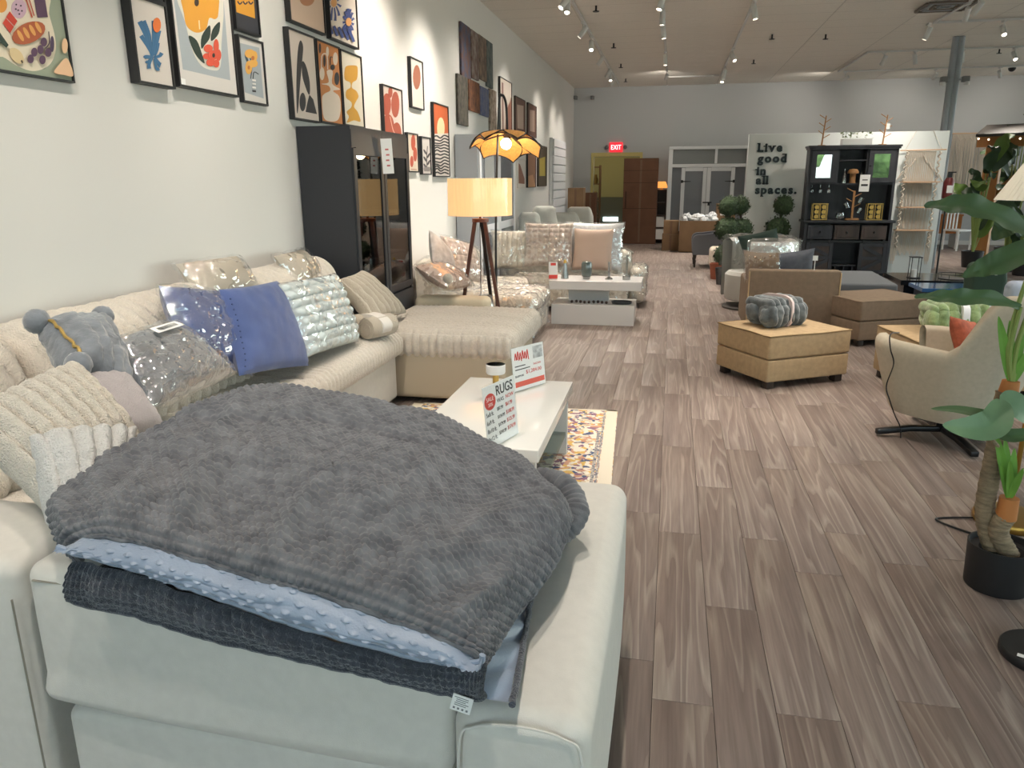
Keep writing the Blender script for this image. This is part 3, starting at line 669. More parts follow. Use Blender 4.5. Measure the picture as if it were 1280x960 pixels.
# ================================================================== folded grey blanket
def blanket_mat(name, a, b_, c):
    m = mat(name, a, .9, sheen=.45, bump=(300, .7, .004), var=(70, .3), col2=b_); return m
M_BLK = mat('charcoal_plush', '727377', .95, sheen=.25, bump=(330, .5, .003), var=(24, .2), col2='505156')
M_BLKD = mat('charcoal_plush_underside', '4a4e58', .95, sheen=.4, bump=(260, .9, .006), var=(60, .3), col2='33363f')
M_MINKY = mat('ice_blue_minky', '8794a8', .38, sheen=.5, bump=(240, .25, .003), var=(10, .07))
bl = thing('folded_blanket', 'charcoal waffle plush blanket with blue dotted lining folded over the sofa back', 'blanket')
colsX = [-1.325, -1.29, -1.15, -.97, -.78, -.58, -.40, -.275, -.245]
rows = [  # back to front: list of (dx, Y, z)
    [(.02, 2.0, .66), (.02, 2.1, .62), (0, 2.2, .58), (0, 2.22, .57), (0, 2.22, .57), (0, 2.2, .57), (0, 2.1, .58), (0, 2.0, .62), (0, 1.95, .64)],
    [(0, 1.80, .80), (0, 1.82, .93), (0, 2.02, .96), (0, 2.07, .94), (0, 2.1, .90), (0, 2.07, .86), (0, 2.0, .81), (0, 1.86, .77), (.01, 1.84, .70)],
    [(0, 1.64, .87), (-.01, 1.66, .99), (-.01, 1.86, 1.035), (0, 1.92, 1.01), (0, 1.95, .975), (0, 1.92, .925), (0, 1.86, .885), (.02, 1.74, .855), (.03, 1.73, .78)],
    [(0, 1.48, .87), (-.01, 1.48, .95), (0, 1.60, 1.00), (0, 1.62, .99), (0, 1.64, .965), (0, 1.64, .935), (0, 1.60, .89), (.01, 1.54, .835), (.02, 1.53, .76)],
    [(.03, 1.33, .85), (.02, 1.32, .935), (.01, 1.36, .99), (0, 1.38, .985), (0, 1.38, .965), (0, 1.38, .935), (-.01, 1.36, .89), (-.025, 1.34, .825), (-.03, 1.335, .745)],
    [(.13, 1.22, .86), (.11, 1.19, .93), (.07, 1.19, .972), (.04, 1.185, .962), (.02, 1.18, .935), (0, 1.18, .905), (-.015, 1.175, .862), (-.035, 1.17, .812), (-.045, 1.17, .76)],
    [(.165, 1.205, .85), (.155, 1.165, .905), (.11, 1.145, .943), (.07, 1.14, .928), (.03, 1.14, .898), (0, 1.14, .868), (-.015, 1.135, .828), (-.035, 1.13, .795), (-.05, 1.135, .772)],
]
ctrl = [[(colsX[i]+c[0], c[1], c[2]) for i, c in enumerate(r)] for r in rows]
def surf_sampler(ctrl, nu, nv):
    """bicubic Catmull-Rom resample to (nu+1) x (nv+1); u along columns, v along rows"""
    def res(line, n):
        d = catmull(line, 24); acc = [0]
        for i in range(1, len(d)): acc.append(acc[-1]+sqrt(sum((a-b)**2 for a, b in zip(d[i], d[i-1]))))
        out = []; j = 0
        for k in range(n+1):
            t = acc[-1]*k/n
            while j < len(acc)-2 and acc[j+1] < t: j += 1
            f = (t-acc[j])/max(1e-9, acc[j+1]-acc[j]); f = min(1, max(0, f))
            out.append(tuple(a+(b-a)*f for a, b in zip(d[j], d[j+1])))
        return out
    R = [res(r, nu) for r in ctrl]
    colm = [res([R[i][k] for i in range(len(R))], nv) for k in range(nu+1)]
    return colm
NU, NV = 400, 330
S0 = surf_sampler(ctrl, NU, NV)
def bl_point():
    vs = []
    for i in range(NU+1):
        u = i/NU
        for j in range(NV+1):
            v = j/NV; P0 = Vector(S0[i][j])
            a = Vector(S0[min(NU, i+1)][j])-Vector(S0[max(0, i-1)][j]); b = Vector(S0[i][min(NV, j+1)])-Vector(S0[i][max(0, j-1)])
            n = a.cross(b); n = -n if n.z < 0 else n
            n = n.normalized() if n.length > 1e-12 else Vector((0, 0, 1))
            if j > NV*.9 and n.y > 0: n = -n
            U = u*1.32; V = v*1.30
            ed = min(1, 14*u, 14*(1-u), 10*(1-v))
            # soft folds that fan out toward the front edge
            fan = U+.22*(V-.9)*(U-.55)
            w1 = nz((fan*1.0, V*.22, 0), 9.0, 3.1); w2 = nz((fan+V*.35, V*.5, 0), 5.0, 9.4); w3 = nz((U*.7+V*.9, V*.7-U*.5, 0), 6.5, 21)
            ff = min(1, max(0, (v-.35)/.3))
            h = ed*(.030*ff*(.5-abs(w1)*1.9)+.022*w2*(.45+.55*(1-ff))+.014*w3)
            # quilting creases
            for cv, cw, sk in ((.50, .010, .05), (.36, .009, -.07)):
                d = (v-cv-sk*sin(u*5.2)+.02*sin(u*17))/cw*.55
                h -= .016*exp(-d*d)*ed
            for cu in (.36, .68):
                d = (u-cu-.02*sin(v*9))/.008; h -= .008*exp(-d*d)*ed*ff
            # waffle puffs
            kk = V/.0185; row = int(kk); pu = abs(sin(pi*kk)); pv = abs(sin(pi*(U/.0225+.5*(row % 2))))
            h += .0115*(pu**.5)*(.2+.8*pv**.5)
            P1 = P0+n*h
            vs.append((P1.x, P1.y, P1.z))
    return vs
mb = MB(); vs = bl_point(); fs = []
for i in range(NU):
    for j in range(NV):
        k = i*(NV+1)+j; fs.append((k, k+NV+1, k+NV+2, k+1))
mb.add(vs, fs); mb.build('waffle_face', M_BLK, bl, angle=180)
def hem(line, r, name, mt, wob=.004, seed=1.):
    mb = MB(); pts = [(p[0]+wob*nz(p, 40, seed), p[1]+wob*nz(p, 40, seed+3), p[2]+wob*nz(p, 40, seed+7)) for p in catmull(line, 12)]
    mb.tube(pts, r, 8); return mb.build(name, mt, bl)
hem([(S0[i][NV][0], S0[i][NV][1]-.001, S0[i][NV][2]) for i in range(0, NU+1, 10)], .007, 'front_hem', M_BLK)
hem([S0[NU][j] for j in range(60, NV+1, 10)], .007, 'side_hem', M_BLK)
# blue dotted lining folded out under the front edge
lowpx = [(72, 684), (100, 693), (170, 712), (230, 732), (300, 756), (370, 781), (460, 806), (545, 826), (597, 829), (603, 818)]
low = [WY(x, y, 1.115) for x, y in lowpx]
def strip(top, bot, out, n, mm, fn, drop=None):
    T = catmull([tuple(p) for p in top], 12); B = catmull([tuple(p) for p in bot], 12)
    def at(L, u):
        k = u*(len(L)-1); i = min(len(L)-2, int(k)); f = k-i; return Vector(L[i]).lerp(Vector(L[i+1]), f)
    mb = MB()
    def pt(u, v):
        a = at(T, u); b = at(B, u); p = a.lerp(b, v); p.y -= out*sin(pi*min(1, v*1.05))**.7
        return tuple(p+Vector(fn(u, v)))
    mb.grid(pt, n, mm); return mb
topl = []
for p in low:
    # nearest point of the waffle front edge at that x
    best = min(((abs(S0[i][NV][0]-p.x), i) for i in range(0, NU+1, 4)))[1]
    q = S0[best][NV]; topl.append((p.x, q[1]+.012, q[2]+.004))
LW = 1.02; LH = .11
def dots(u, v):
    U = u*LW; V = v*LH*1.3
    k = .0; r = int(V/.030); cu = (U/.036+.5*(r % 2)) % 1-.5; cv = (V/.030) % 1-.5
    d = sqrt((cu*1.2)**2+cv**2)
    hb = .0065*max(0, cos(min(1, d/.27)*pi/2))
    return (.003*nz((U, V, 0), 20), -hb-.012*abs(nz((U*.6, V, 0), 14, 4)), .004*nz((U, V, 1), 12))
strip(topl, low, .028, 360, 110, dots).build('dotted_lining', M_MINKY, bl)
hem(low, .006, 'lining_hem', M_MINKY, .003, 5.)
# lower charcoal fold
botpx = [(84, 748), (120, 758), (170, 768), (250, 793), (330, 812), (420, 833), (500, 852), (560, 866), (596, 873), (606, 868)]
bot = [WY(x, y, 1.135) for x, y in botpx]
toplow = [WY(x, y, 1.13) for x, y in [(92, 700), (120, 706), (170, 718), (240, 742), (310, 766), (400, 795), (480, 815), (550, 828), (596, 830), (612, 822)]]
def fuzz(u, v):
    U = u*1.0; V = v*.07; pu = abs(sin(pi*V/.014))*abs(sin(pi*U/.018)); return (0, -.006*pu-.008*nz((U, V, 2), 18), .003*nz((U, V, 3), 30))
strip(toplow, bot, .018, 220, 24, fuzz).build('lower_fold', M_BLKD, bl)
hem(bot, .008, 'lower_hem', M_BLKD, .004, 9.)
mb = MB(); c0 = Vector(bot[0]); c1 = Vector(bot[-1])
mb.box(((c0.x+c1.x)/2, 1.45, .835), (c1.x-c0.x-.06, .56, .035), .015, 3, sub=(30, 4, 1), fn=lambda p, n: Vector((p.x, p.y, p.z-.12*max(0, (p.x+.1)/.4)))); mb.build('inner_fold', M_BLKD, bl)
# lining strip and rolled corner lying on the arm
sr = [G(x, y, .668) for x, y in ((694, 632), (680, 680), (668, 720), (658, 770), (650, 820), (643, 868))]
sl = [G(x, y, .70) for x, y in ((668, 625), (655, 680), (640, 720), (625, 770), (606, 820), (600, 866))]
for L_ in (sr, sl):
    L_[-1] = Vector((L_[-1].x, 1.16, .665)) if L_ is sr else Vector((L_[-1].x, 1.16, .668))
def wav(u, v): return (.004*sin(u*40), 0, .006+.005*sin(u*55+v*3)+.012*(1-v))
strip(sl, sr, 0, 60, 8, wav).build('lining_strip', M_MINKY, bl)
hem([tuple(p+Vector((.004, 0, .008))) for p in sr], .007, 'strip_hem', M_BLKD, .004, 2.)
roll = [G(x, y, z) for x, y, z in ((672, 600, .80), (700, 606, .80), (716, 626, .775), (717, 648, .745), (700, 664, .715), (680, 672, .70), (668, 682, .69))]
rl = catmull([tuple(p) for p in roll], 14)
mb = MB(); mb.tube(rl, [.034+.006*nz(p, 30, 3)+.004*abs(sin(i*.9)) for i, p in enumerate(rl)], 20); mb.build('rolled_corner', M_BLK, bl)
tp = WY(577, 880, 1.11); mb = MB(); mb.box((0, 0, 0), (.038, .0015, .034)); ct = mb.build('care_tag', M_LABEL, bl, smooth=False, loc=tp, rot=(0, radians(14), 0))
mb = MB()
for k in range(5): mb.box((-.002+.002*(k % 2), -.0011, .012-.004*k), (.026-.004*(k % 3), .0004, .0012))
for k in range(4): mb.box((-.012+.008*k, -.0011, -.011), (.004, .0004, .004))
mb.build('care_tag_print', mat('tag_ink', '77777a', .8), ct, smooth=False)
# ================================================================== text helper
def text_mesh(body, size, bold=0.0, extrude=.0004, align='LEFT', shear=0, sx=1.0):
    cu = bpy.data.curves.new('lettering', 'FONT'); cu.body = body; cu.size = size; cu.extrude = extrude; cu.offset = bold; cu.align_x = align; cu.shear = shear; cu.resolution_u = 3
    to = bpy.data.objects.new('lettering', cu); COL.objects.link(to)
    bpy.context.view_layer.update()
    me = bpy.data.meshes.new_from_object(to.evaluated_get(bpy.context.evaluated_depsgraph_get()))
    bpy.data.objects.remove(to); me.name = 'lettering'
    if sx != 1:
        for v in me.vertices: v.co.x *= sx
    return me
def text(body, size, mt, parent, loc, rot=(pi/2, 0, 0), name='lettering', **k):
    me = text_mesh(body, size, **k); me.materials.clear(); me.materials.append(mt)
    return link(name, me, parent, loc, rot)
# ================================================================== pictures on the left wall
class Art:
    def __init__(s, X, y0, z0): s.X = X; s.y0 = y0; s.z0 = z0; s.mb = MB(); s.cols = []; s.layer = 0; s.t = (0, 0, 1)
    def tr(s, ox, oy, k): s.t = (ox, oy, k); return s
    def pr(s, p):
        q = WX(s.t[0]+p[0]/s.t[2], s.t[1]+p[1]/s.t[2], s.X); return (q.y-s.y0, q.z-s.z0)
    def _add(s, pts, col):
        if col not in s.cols: s.cols.append(col)
        s.layer += 1; z = .0004*s.layer
        pts = [(min(s.w-.004, max(.004, a)), min(s.h-.004, max(.004, b))) for a, b in pts]
        s.mb.slot(s.cols.index(col)).prism(pts, z-.0003, z+.0002)
    def poly(s, col, pts): s._add([s.pr(p) for p in pts], col)
    def blob(s, col, pts): s._add([s.pr(p) for p in catmull(pts, 4, True)], col)
    def ell(s, col, cx, cy, rx, ry, rot=0, n=18):
        a = radians(rot); s._add([s.pr((cx+rx*cos(t)*cos(a)-ry*sin(t)*sin(a), cy+rx*cos(t)*sin(a)+ry*sin(t)*cos(a))) for t in (2*pi*k/n for k in range(n))], col)
    def stroke(s, col, pts, w):
        pts = catmull(pts, 4); L, R = [], []
        for i, p in enumerate(pts):
            a = pts[max(0, i-1)]; b = pts[min(len(pts)-1, i+1)]; dx, dy = b[0]-a[0], b[1]-a[1]; d = sqrt(dx*dx+dy*dy) or 1
            ww = w if not isinstance(w, tuple) else w[0]+(w[1]-w[0])*i/(len(pts)-1)
            L.append((p[0]-dy/d*ww/2, p[1]+dx/d*ww/2)); R.append((p[0]+dy/d*ww/2, p[1]-dx/d*ww/2))
        s.poly(col, L+R[::-1])
def picture(label, tl, br, bgcol, draw, k, frame='1f1f22', depth=.035, rim=.012, name='framed_picture', z1=None, y0=None, grp='pictures on the left wall', canvas=None):
    """tl, br in zoom coords of transform k=(ox,oy,zoom); real size from the wall plane"""
    X = XW+depth+.003; f = lambda p: WX(k[0]+p[0]/k[2], k[1]+p[1]/k[2], X)
    a = f(tl); b = f(br); Y0 = a.y if y0 is None else y0; Y1 = b.y; Z1 = a.z if z1 is None else z1; Z0 = b.z
    w, h = Y1-Y0, Z1-Z0
    r = thing(name, label, 'picture', (X-depth, Y0, Z0), 0, grp, rot=(pi/2, 0, pi/2))
    mb = MB()
    if canvas is None:
        for c, d in (((w/2, rim/2), (w, rim)), ((w/2, h-rim/2), (w, rim)), ((rim/2, h/2), (rim, h-2*rim)), ((w-rim/2, h/2), (rim, h-2*rim))):
            mb.box((c[0], c[1], depth/2), (d[0], d[1], depth))
        mb.build('frame', mat('frame_'+frame, frame, .45), r, smooth=False)
        A = Art(X, Y0, Z0); A.w, A.h = w, h; A.tr(*k); A._add([(rim*.5, rim*.5), (w-rim*.5, rim*.5), (w-rim*.5, h-rim*.5), (rim*.5, h-rim*.5)], bgcol)
        if draw: draw(A)
        A.mb.v = [(x, y, z+depth-.010) for x, y, z in A.mb.v]
        A.mb.build('print', [mat('ink_'+c, c, .55) for c in A.cols], r, smooth=False)
    else:
        mb.box((w/2, h/2, depth/2), (w, h, depth), .003, 1); mb.build('canvas', canvas, r, smooth=False)
    return r
K1 = (0, 0, 3.556); K2 = (350, 0, 5.65); K3 = (340, 0, 3.368); K4 = (560, 20, 8.0); K5 = (560, 120, 6.0)
def d_fruit(a):
    a.blob('e3d6bf', [(-60, -60), (210, -40), (226, 60), (250, 150), (256, 220), (235, 280), (190, 310), (140, 314), (80, 290), (20, 252), (-60, 230)])
    a.ell('e2963f', 14, 22, 26, 34); a.ell('c9a8b8', 92, 38, 34, 44)
    for p in ((80, 20), (100, 25), (88, 45), (104, 48), (92, 62), (76, 40)): a.ell('3c2c38', p[0], p[1], 4, 4, n=8)
    a.poly('5a3f57', [(150, -40), (200, -40), (218, 76), (172, 78)]); a.poly('c8402f', [(48, 50), (82, 93), (50, 147), (18, 103)])
    a.stroke('c9a39a', [(30, 78), (68, 118)], 3); a.stroke('b9452f', [(118, -10), (148, 78)], 5); a.stroke('b9452f', [(132, -10), (156, 70)], 4)
    a.ell('ae5b39', 131, 146, 78, 45, -24)
    for i in range(4): a.ell('dc9d58', 94+26*i, 158-12*i, 9, 28, -28)
    a.ell('d8c094', 76, 248, 24, 42, -38); a.stroke('4a3a2c', [(96, 268), (102, 280)], 7)
    for p in ((137, 262), (153, 232), (180, 220), (195, 187), (214, 233), (188, 266)): a.ell('5b4058', p[0], p[1], 14, 20)
    a.stroke('4a3a4a', [(215, 140), (218, 190), (200, 215)], 4); a.ell('4a3a52', 230, 196, 9, 36); a.poly('2f4038', [(-20, 120), (36, 200), (26, 212), (-20, 170)])
    a.ell('e6bd97', 286, 204, 13, 34); a.blob('e6bd97', [(238, 322), (262, 285), (292, 258), (312, 290), (322, 338), (285, 334)])
ztop = WX(60, -60, XW+.04).z
picture('large sage green picture of a fruit and bread board with thin dark frame', (-170, 0), (336, 370), '98a08c', d_fruit, K1, depth=.03, z1=WX(40, -70, XW+.033).z, rim=.008)
def d_blue(a):
    for pts, w in (([(680, 250), (665, 180), (628, 95)], (8, 22)), ([(682, 250), (672, 160), (646, 92)], (8, 18)), ([(680, 240), (660, 200), (634, 158)], (8, 20)), ([(686, 250), (690, 170), (692, 92)], (8, 24)),
                   ([(690, 245), (700, 200), (712, 135)], (8, 22)), ([(695, 250), (705, 220), (708, 190)], (6, 16)), ([(680, 255), (655, 252), (648, 258)], 16), ([(690, 255), (715, 248), (724, 235)], (10, 18)),
                   ([(684, 250), (668, 285), (668, 305)], (10, 18)), ([(680, 262), (660, 275), (652, 272)], 12), ([(692, 255), (712, 285), (718, 290)], (10, 26)), ([(690, 262), (700, 305), (712, 305)], (8, 16))):
        a.stroke('3f6f97', pts, w)
    a.ell('e8793a', 701, 111, 18, 33)
picture('blue seaweed cut-out picture with orange dot in deep black frame', (572, -25), (783, 397), 'd9d0c8', d_blue, K1, depth=.05, z1=WX(209, 6, XW+.053).z)
picture('dark picture whose lower edge sits just above the blue seaweed picture', (572, -200), (740, 24), '34343a', None, K1, depth=.045, z1=WX(209, 6, XW+.05).z+.5)
def d_big(a):
    a.poly('a9b1b6', [(770, -60), (780, 0), (820, 308), (1030, 357), (1000, 0), (995, -60)])
    a.blob('dcd8cc', [(795, -50), (830, 100), (860, 220), (900, 290), (950, 312), (984, 300), (990, 200), (985, -50)])
    a.blob('e0a03c', [(818, -40), (824, 60), (838, 118), (880, 145), (922, 128), (936, 80), (962, 85), (976, 60), (965, -40)])
    a.ell('3a2c24', 880, 10, 10, 18); a.stroke('f0dcb0', [(890, 90), (893, 130)], 5)
    a.blob('2c3b34', [(845, 158), (880, 180), (903, 240), (914, 282), (880, 250), (855, 200)]); a.blob('2c3b34', [(900, 215), (902, 160), (937, 112), (938, 165), (915, 200)]); a.blob('2c3b34', [(943, 182), (950, 130), (981, 97), (976, 150)])
    for e in ((930, 215, 20, 18), (965, 205, 12, 32), (975, 245, 12, 26), (925, 250, 20, 14), (940, 277, 20, 18), (965, 282, 13, 18), (950, 245, 22, 22)): a.ell('dd5a41', *e)
    a.ell('3c3430', 952, 246, 6, 10); a.poly('f2f1ee', [(802, 345), (826, 352), (828, 378), (804, 372)])
picture('large grey picture of orange poppies in a white vase, white mat', (752, -60), (1067, 434), 'd8d3ce', d_big, K1, depth=.045, z1=WX(209, 6, XW+.05).z+.18)
def d_navy(a):
    a.poly('d99a33', [(1048, -30), (1052, 52), (1140, 82), (1132, -30)])
    for q in range(3): a.stroke('2a2a48', [(1062+24*q, 5), (1072+24*q, 18), (1082+24*q, 8)], 6)
picture('navy picture with a yellow lettered panel above the daffodil picture', (1036, -60), (1163, 166), '34353d', d_navy, K1, depth=.04, z1=WX(300, -25, XW+.04).z)
def d_daf(a):
    a.poly('a5adb3', [(1070, 190), (1158, 212), (1178, 438), (1094, 410)])
    for pts in ([(1120, 350), (1125, 290), (1112, 240)], [(1130, 350), (1135, 320), (1155, 330)]): a.stroke('3a3e40', pts, 4)
    a.ell('41525a', 1102, 262, 5, 22, -20)
    for e in ((1115, 238, 22, 20), (1135, 250, 14, 24), (1110, 300, 15, 30), (1130, 282, 20, 18)): a.ell('e5ad55', *e)
    a.ell('c9783a', 1128, 258, 7, 10); a.ell('c9783a', 1110, 300, 5, 9)
    for q in range(4): a.poly('2e2a2e' if q == 3 else 'e9e6e2', [(1124, 352+16*q), (1140, 354+16*q), (1141, 362+16*q), (1125, 360+16*q)])
picture('small picture of yellow daffodils in a vase on grey-blue', (1058, 150), (1195, 473), 'd4cfca', d_daf, K1, depth=.03)
zt2 = WX(355, -40, XW+.04).z
picture('peach picture with a brown dot, upper row above the black cabinet', (52, -200), (330, 252), 'cbb29e', lambda a: a.ell('b07a58', 200, -10, 52, 52), K2, depth=.04, z1=zt2+.15)
def d_bflow(a):
    for cx, cy, n, r0, r1 in ((385, 20, 11, 26, 130), (485, 155, 13, 22, 95)):
        for q in range(n):
            t = 2*pi*q/n+.2; ex, ey = cos(t)*r1*.42, sin(t)*r1*1.0
            a.stroke('38477f', [(cx+cos(t)*r0, cy+sin(t)*r0*1.3), (cx+ex*.8+4*sin(q), cy+ey*.7), (cx+ex, cy+ey)], (8, 19))
        a.ell('d9a066', cx, cy, 20, 30)
    for q in range(5): a.stroke('38477f', [(345+34*q, 175+8*q), (360+36*q, 215+10*q), (368+38*q, 240+14*q)], 20)
picture('picture of blue cut-out flowers, upper row above the black cabinet', (334, -200), (562, 352), 'd8ccbf', d_bflow, K2, depth=.04, z1=zt2+.15)
def d_a(a):
    b = '2e2d30'
    a.blob(b, [(155, 285), (172, 330), (165, 430), (150, 600), (136, 780), (127, 780), (124, 600), (130, 420), (140, 320)]); a.blob(b, [(165, 435), (190, 460), (215, 560), (220, 640), (212, 668), (190, 620), (165, 530)])
    a.ell(b, 168, 720, 22, 66); a.poly(b, [(215, 668), (242, 702), (268, 806), (188, 790), (202, 720)])
picture('black abstract shapes on beige, lower row above the black cabinet', (55, 185), (290, 870), 'cbbfb5', d_a, K2, depth=.04)
def d_b(a):
    c = 'd6c8b9'
    a.blob(c, [(305, 700), (322, 662), (362, 640), (352, 606), (300, 592), (352, 580), (338, 502), (380, 502), (376, 590), (432, 630), (382, 642), (425, 680), (437, 760), (420, 842), (370, 858), (318, 830)])
    for e in ((305, 520, 17, 46), (398, 415, 17, 46), (342, 365, 10, 36)): a.ell(c, *e)
    for e in ((408, 555, 17, 46), (378, 475, 16, 20), (320, 430, 8, 42), (288, 340, 8, 36)): a.ell('2e2d30', *e)
    a.stroke(c, [(298, 480), (300, 400), (320, 378), (338, 400), (342, 490)], 8); a.stroke('2e2d30', [(360, 460), (362, 405), (376, 405)], 6)
picture('orange picture of a pale vase with leaves, lower row above the black cabinet', (257, 268), (456, 890), 'bf7d49', d_b, K2, depth=.04)
picture('ochre stacked vase silhouette on cream, lower row above the black cabinet', (428, 342), (604, 908), 'cfc8b7', lambda a: a.blob('c08f35', [(465, 490), (482, 465), (540, 462), (556, 485), (550, 560), (520, 582), (516, 620), (545, 640), (562, 680), (545, 715), (530, 755), (556, 790), (576, 858), (530, 850), (480, 866), (494, 825), (478, 790), (510, 758), (512, 722), (475, 690), (476, 640), (505, 618), (502, 582), (465, 560)]), K2, depth=.04)
def d_peb(a):
    for e in ((487, 440, 18, 48), (523, 440, 17, 55), (502, 388, 9, 24), (492, 535, 26, 55), (528, 560, 20, 45)): a.ell('a5533f', *e)
    a.stroke('d8b0a0', [(500, 490), (512, 545), (520, 560)], 3)
picture('terracotta pebble picture partly behind the black cabinet top', (466, 352), (557, 585), 'd3c9c1', d_peb, K3, depth=.035)
picture('tall cream picture with one brown disc', (583, 236), (643, 466), 'd9d2c9', lambda a: a.ell('a2654c', 613, 325, 16, 52), K3, depth=.035)
def d_sun(a):
    a.ell('f0dcae', 714, 540, 16, 46); a.poly('e5dcd3', [(676, 562), (750, 562), (752, 750), (684, 750)])
    for q in range(13):
        y = 572+13*q; a.stroke('2b2728', [(684, y+3), (697, y+6*sin(q)), (712, y+5+4*cos(q*.7)), (728, y-2), (746, y+5)], 6)
picture('tall picture of a pale sun over black wavy lines', (679, 428), (751, 745), 'cb6334', d_sun, K3, depth=.035)
def d_s1(a):
    for e in ((598, 600, 9, 34), (606, 650, 8, 30), (592, 680, 7, 24)): a.ell('b9533a', *e)
    a.stroke('b98a78', [(588, 712), (612, 714)], 4)
picture('small cream picture with red leaf shapes beside the black cabinet', (571, 556), (621, 726), 'd9ccb9', d_s1, K3, depth=.035)
def d_s2(a):
    a.stroke('4a4446', [(656, 715), (655, 660), (658, 615)], 3)
    for q in range(5): a.ell('4a4446', 648+(q % 2)*14, 640+15*q, 4, 13, -30 if q % 2 == 0 else 30)
    for q in range(4): a.ell('8a8280', 646+6*q, 712, 5, 10)
picture('small picture of grey foliage next to the pale sun picture', (630, 573), (673, 736), 'd6cfc9', d_s2, K3, depth=.035)
def cmat(n, c1, c2, sc): return mat(n, c1, .8, var=(sc, .5), col2=c2, stretch=(1, 1, 1))
G_CAN = 'unframed canvases high on the left wall'
for nm_, tl, br, c1, c2, lb in (('a', (130, 50), (232, 640), '45536f', '6b4a3a', 'tall blue mottled canvas with brown edge high on the wall'), ('b', (234, 128), (312, 650), '8c8480', '5c3d30', 'tall grey and rust canvas high on the wall'),
                          ('c', (312, 180), (388, 660), '8a7564', '4a3f3c', 'tall tan and brown mottled canvas high on the wall'), ('d', (388, 235), (452, 730), '3d4a4c', '6d7270', 'tall dark teal canvas high on the wall')):
    picture(lb, tl, br, None, None, K4, depth=.03, name='canvas_print', canvas=cmat('canvas_'+nm_, c1, c2, 9), grp=G_CAN)
for nm_, tl, br, c1, c2, lb in (('e', (782, 308), (828, 533), '46443f', '6d665c', 'dark olive canvas, lower row beside the rust one'), ('f', (829, 330), (876, 478), '8a5a3c', '55382c', 'rust brown canvas in the lower row of canvases'),
                          ('g', (877, 360), (914, 494), '46527c', '6c6f80', 'blue canvas in the lower row of canvases'), ('h', (918, 372), (947, 566), 'b1a294', '6e5b4c', 'narrow pale brown canvas at the end of the lower row')):
    picture(lb, tl, br, None, None, K3, depth=.03, name='canvas_print', canvas=cmat('canvas_'+nm_, c1, c2, 14), grp=G_CAN)
picture('tall cream picture with brown arch behind the petal lamp', (961, 320), (1012, 585), 'cfc3b8', lambda a: (a.blob('8f5f4e', [(985, 520), (990, 470), (1003, 430), (1012, 420), (1014, 590), (985, 590)]), a.poly('7a5547', [(970, 345), (976, 350), (978, 560), (972, 560)])), K3, depth=.035)
picture('brown framed picture with cream panel, third from the back wall in its row', (1026, 402), (1067, 570), '6b4a3e', lambda a: a.poly('c0aa9c', [(1034, 440), (1061, 446), (1061, 545), (1036, 540)]), K3, frame='3a2c26', depth=.035)
picture('brown framed picture with cream panel, last of the upper row', (1079, 430), (1114, 582), '6b4a3e', lambda a: a.poly('b79d8e', [(1087, 462), (1108, 466), (1108, 556), (1088, 552)]), K3, frame='3a2c26', depth=.035)
picture('white picture with brown mountain shape beside the grey wardrobe', (528, 470), (585, 690), 'd9d4ce', lambda a: a.poly('8a5f4d', [(530, 500), (545, 515), (578, 620), (578, 660), (530, 655)]), K5, frame='cfcac5', depth=.03)
picture('brown landscape picture in black frame, lower row', (600, 350), (660, 685), '8f6a54', lambda a: (a.poly('b98d6c', [(605, 600), (640, 590), (660, 690), (605, 690)]),), K5, depth=.035)
picture('dark olive picture with yellow patch, nearest the slatted white cabinet', (680, 365), (742, 676), '4d463a', lambda a: a.poly('b3a24d', [(690, 470), (732, 455), (732, 600), (690, 600)]), K5, frame='3a332c', depth=.035)
# ================================================================== black display cabinet
M_CAB = mat('cabinet_black', '2b2d33', .45); M_CABD = mat('cabinet_black_inside', '211f20', .6); M_CGL = glass_mat('smoked_glass', 'b0aca8', .02, 1.5, refl=.16)
ca = WX(370, 158, XW+.01); CY0 = ca.y; CXF = WY(438.5, 158, CY0).x; CY1 = WX(509, 172, CXF).y; CZ = ca.z
cab = thing('display_cabinet', 'tall black display cabinet with two glass doors behind the chaise', 'cabinet', (XW+.01, CY0, 0))
dX = CXF-XW-.02; W_ = CY1-CY0
mb = MB()
mb.box((dX/2, .012, CZ/2), (dX, .024, CZ)); mb.box((dX/2, W_-.012, CZ/2), (dX, .024, CZ)); mb.box((.008, W_/2, CZ/2), (.016, W_-.05, CZ-.02))
mb.box((dX/2, W_/2, CZ-.012), (dX, W_-.048, .024)); mb.box((dX/2, W_/2, .05), (dX-.01, W_-.05, .1)); mb.box((dX/2, W_/2, .7), (dX-.02, W_-.05, .024)); mb.box((dX/2, W_/2, .4), (dX-.02, .02, .6))
mb.build('carcass', M_CAB, cab, smooth=False)
mb = MB(); mb.box((dX-.004, W_/4, CZ-.085), (.02, W_/2-.004, .12)); mb.box((dX-.004, W_*.75, CZ-.085), (.02, W_/2-.004, .12)); mb.build('header_panel', M_CAB, cab, smooth=False)
for z in (1.02, 1.36):
    mb = MB(); mb.box((dX/2-.01, W_/2, z), (dX-.05, W_-.06, .018)); mb.build('shelf', M_CABD, cab, smooth=False)
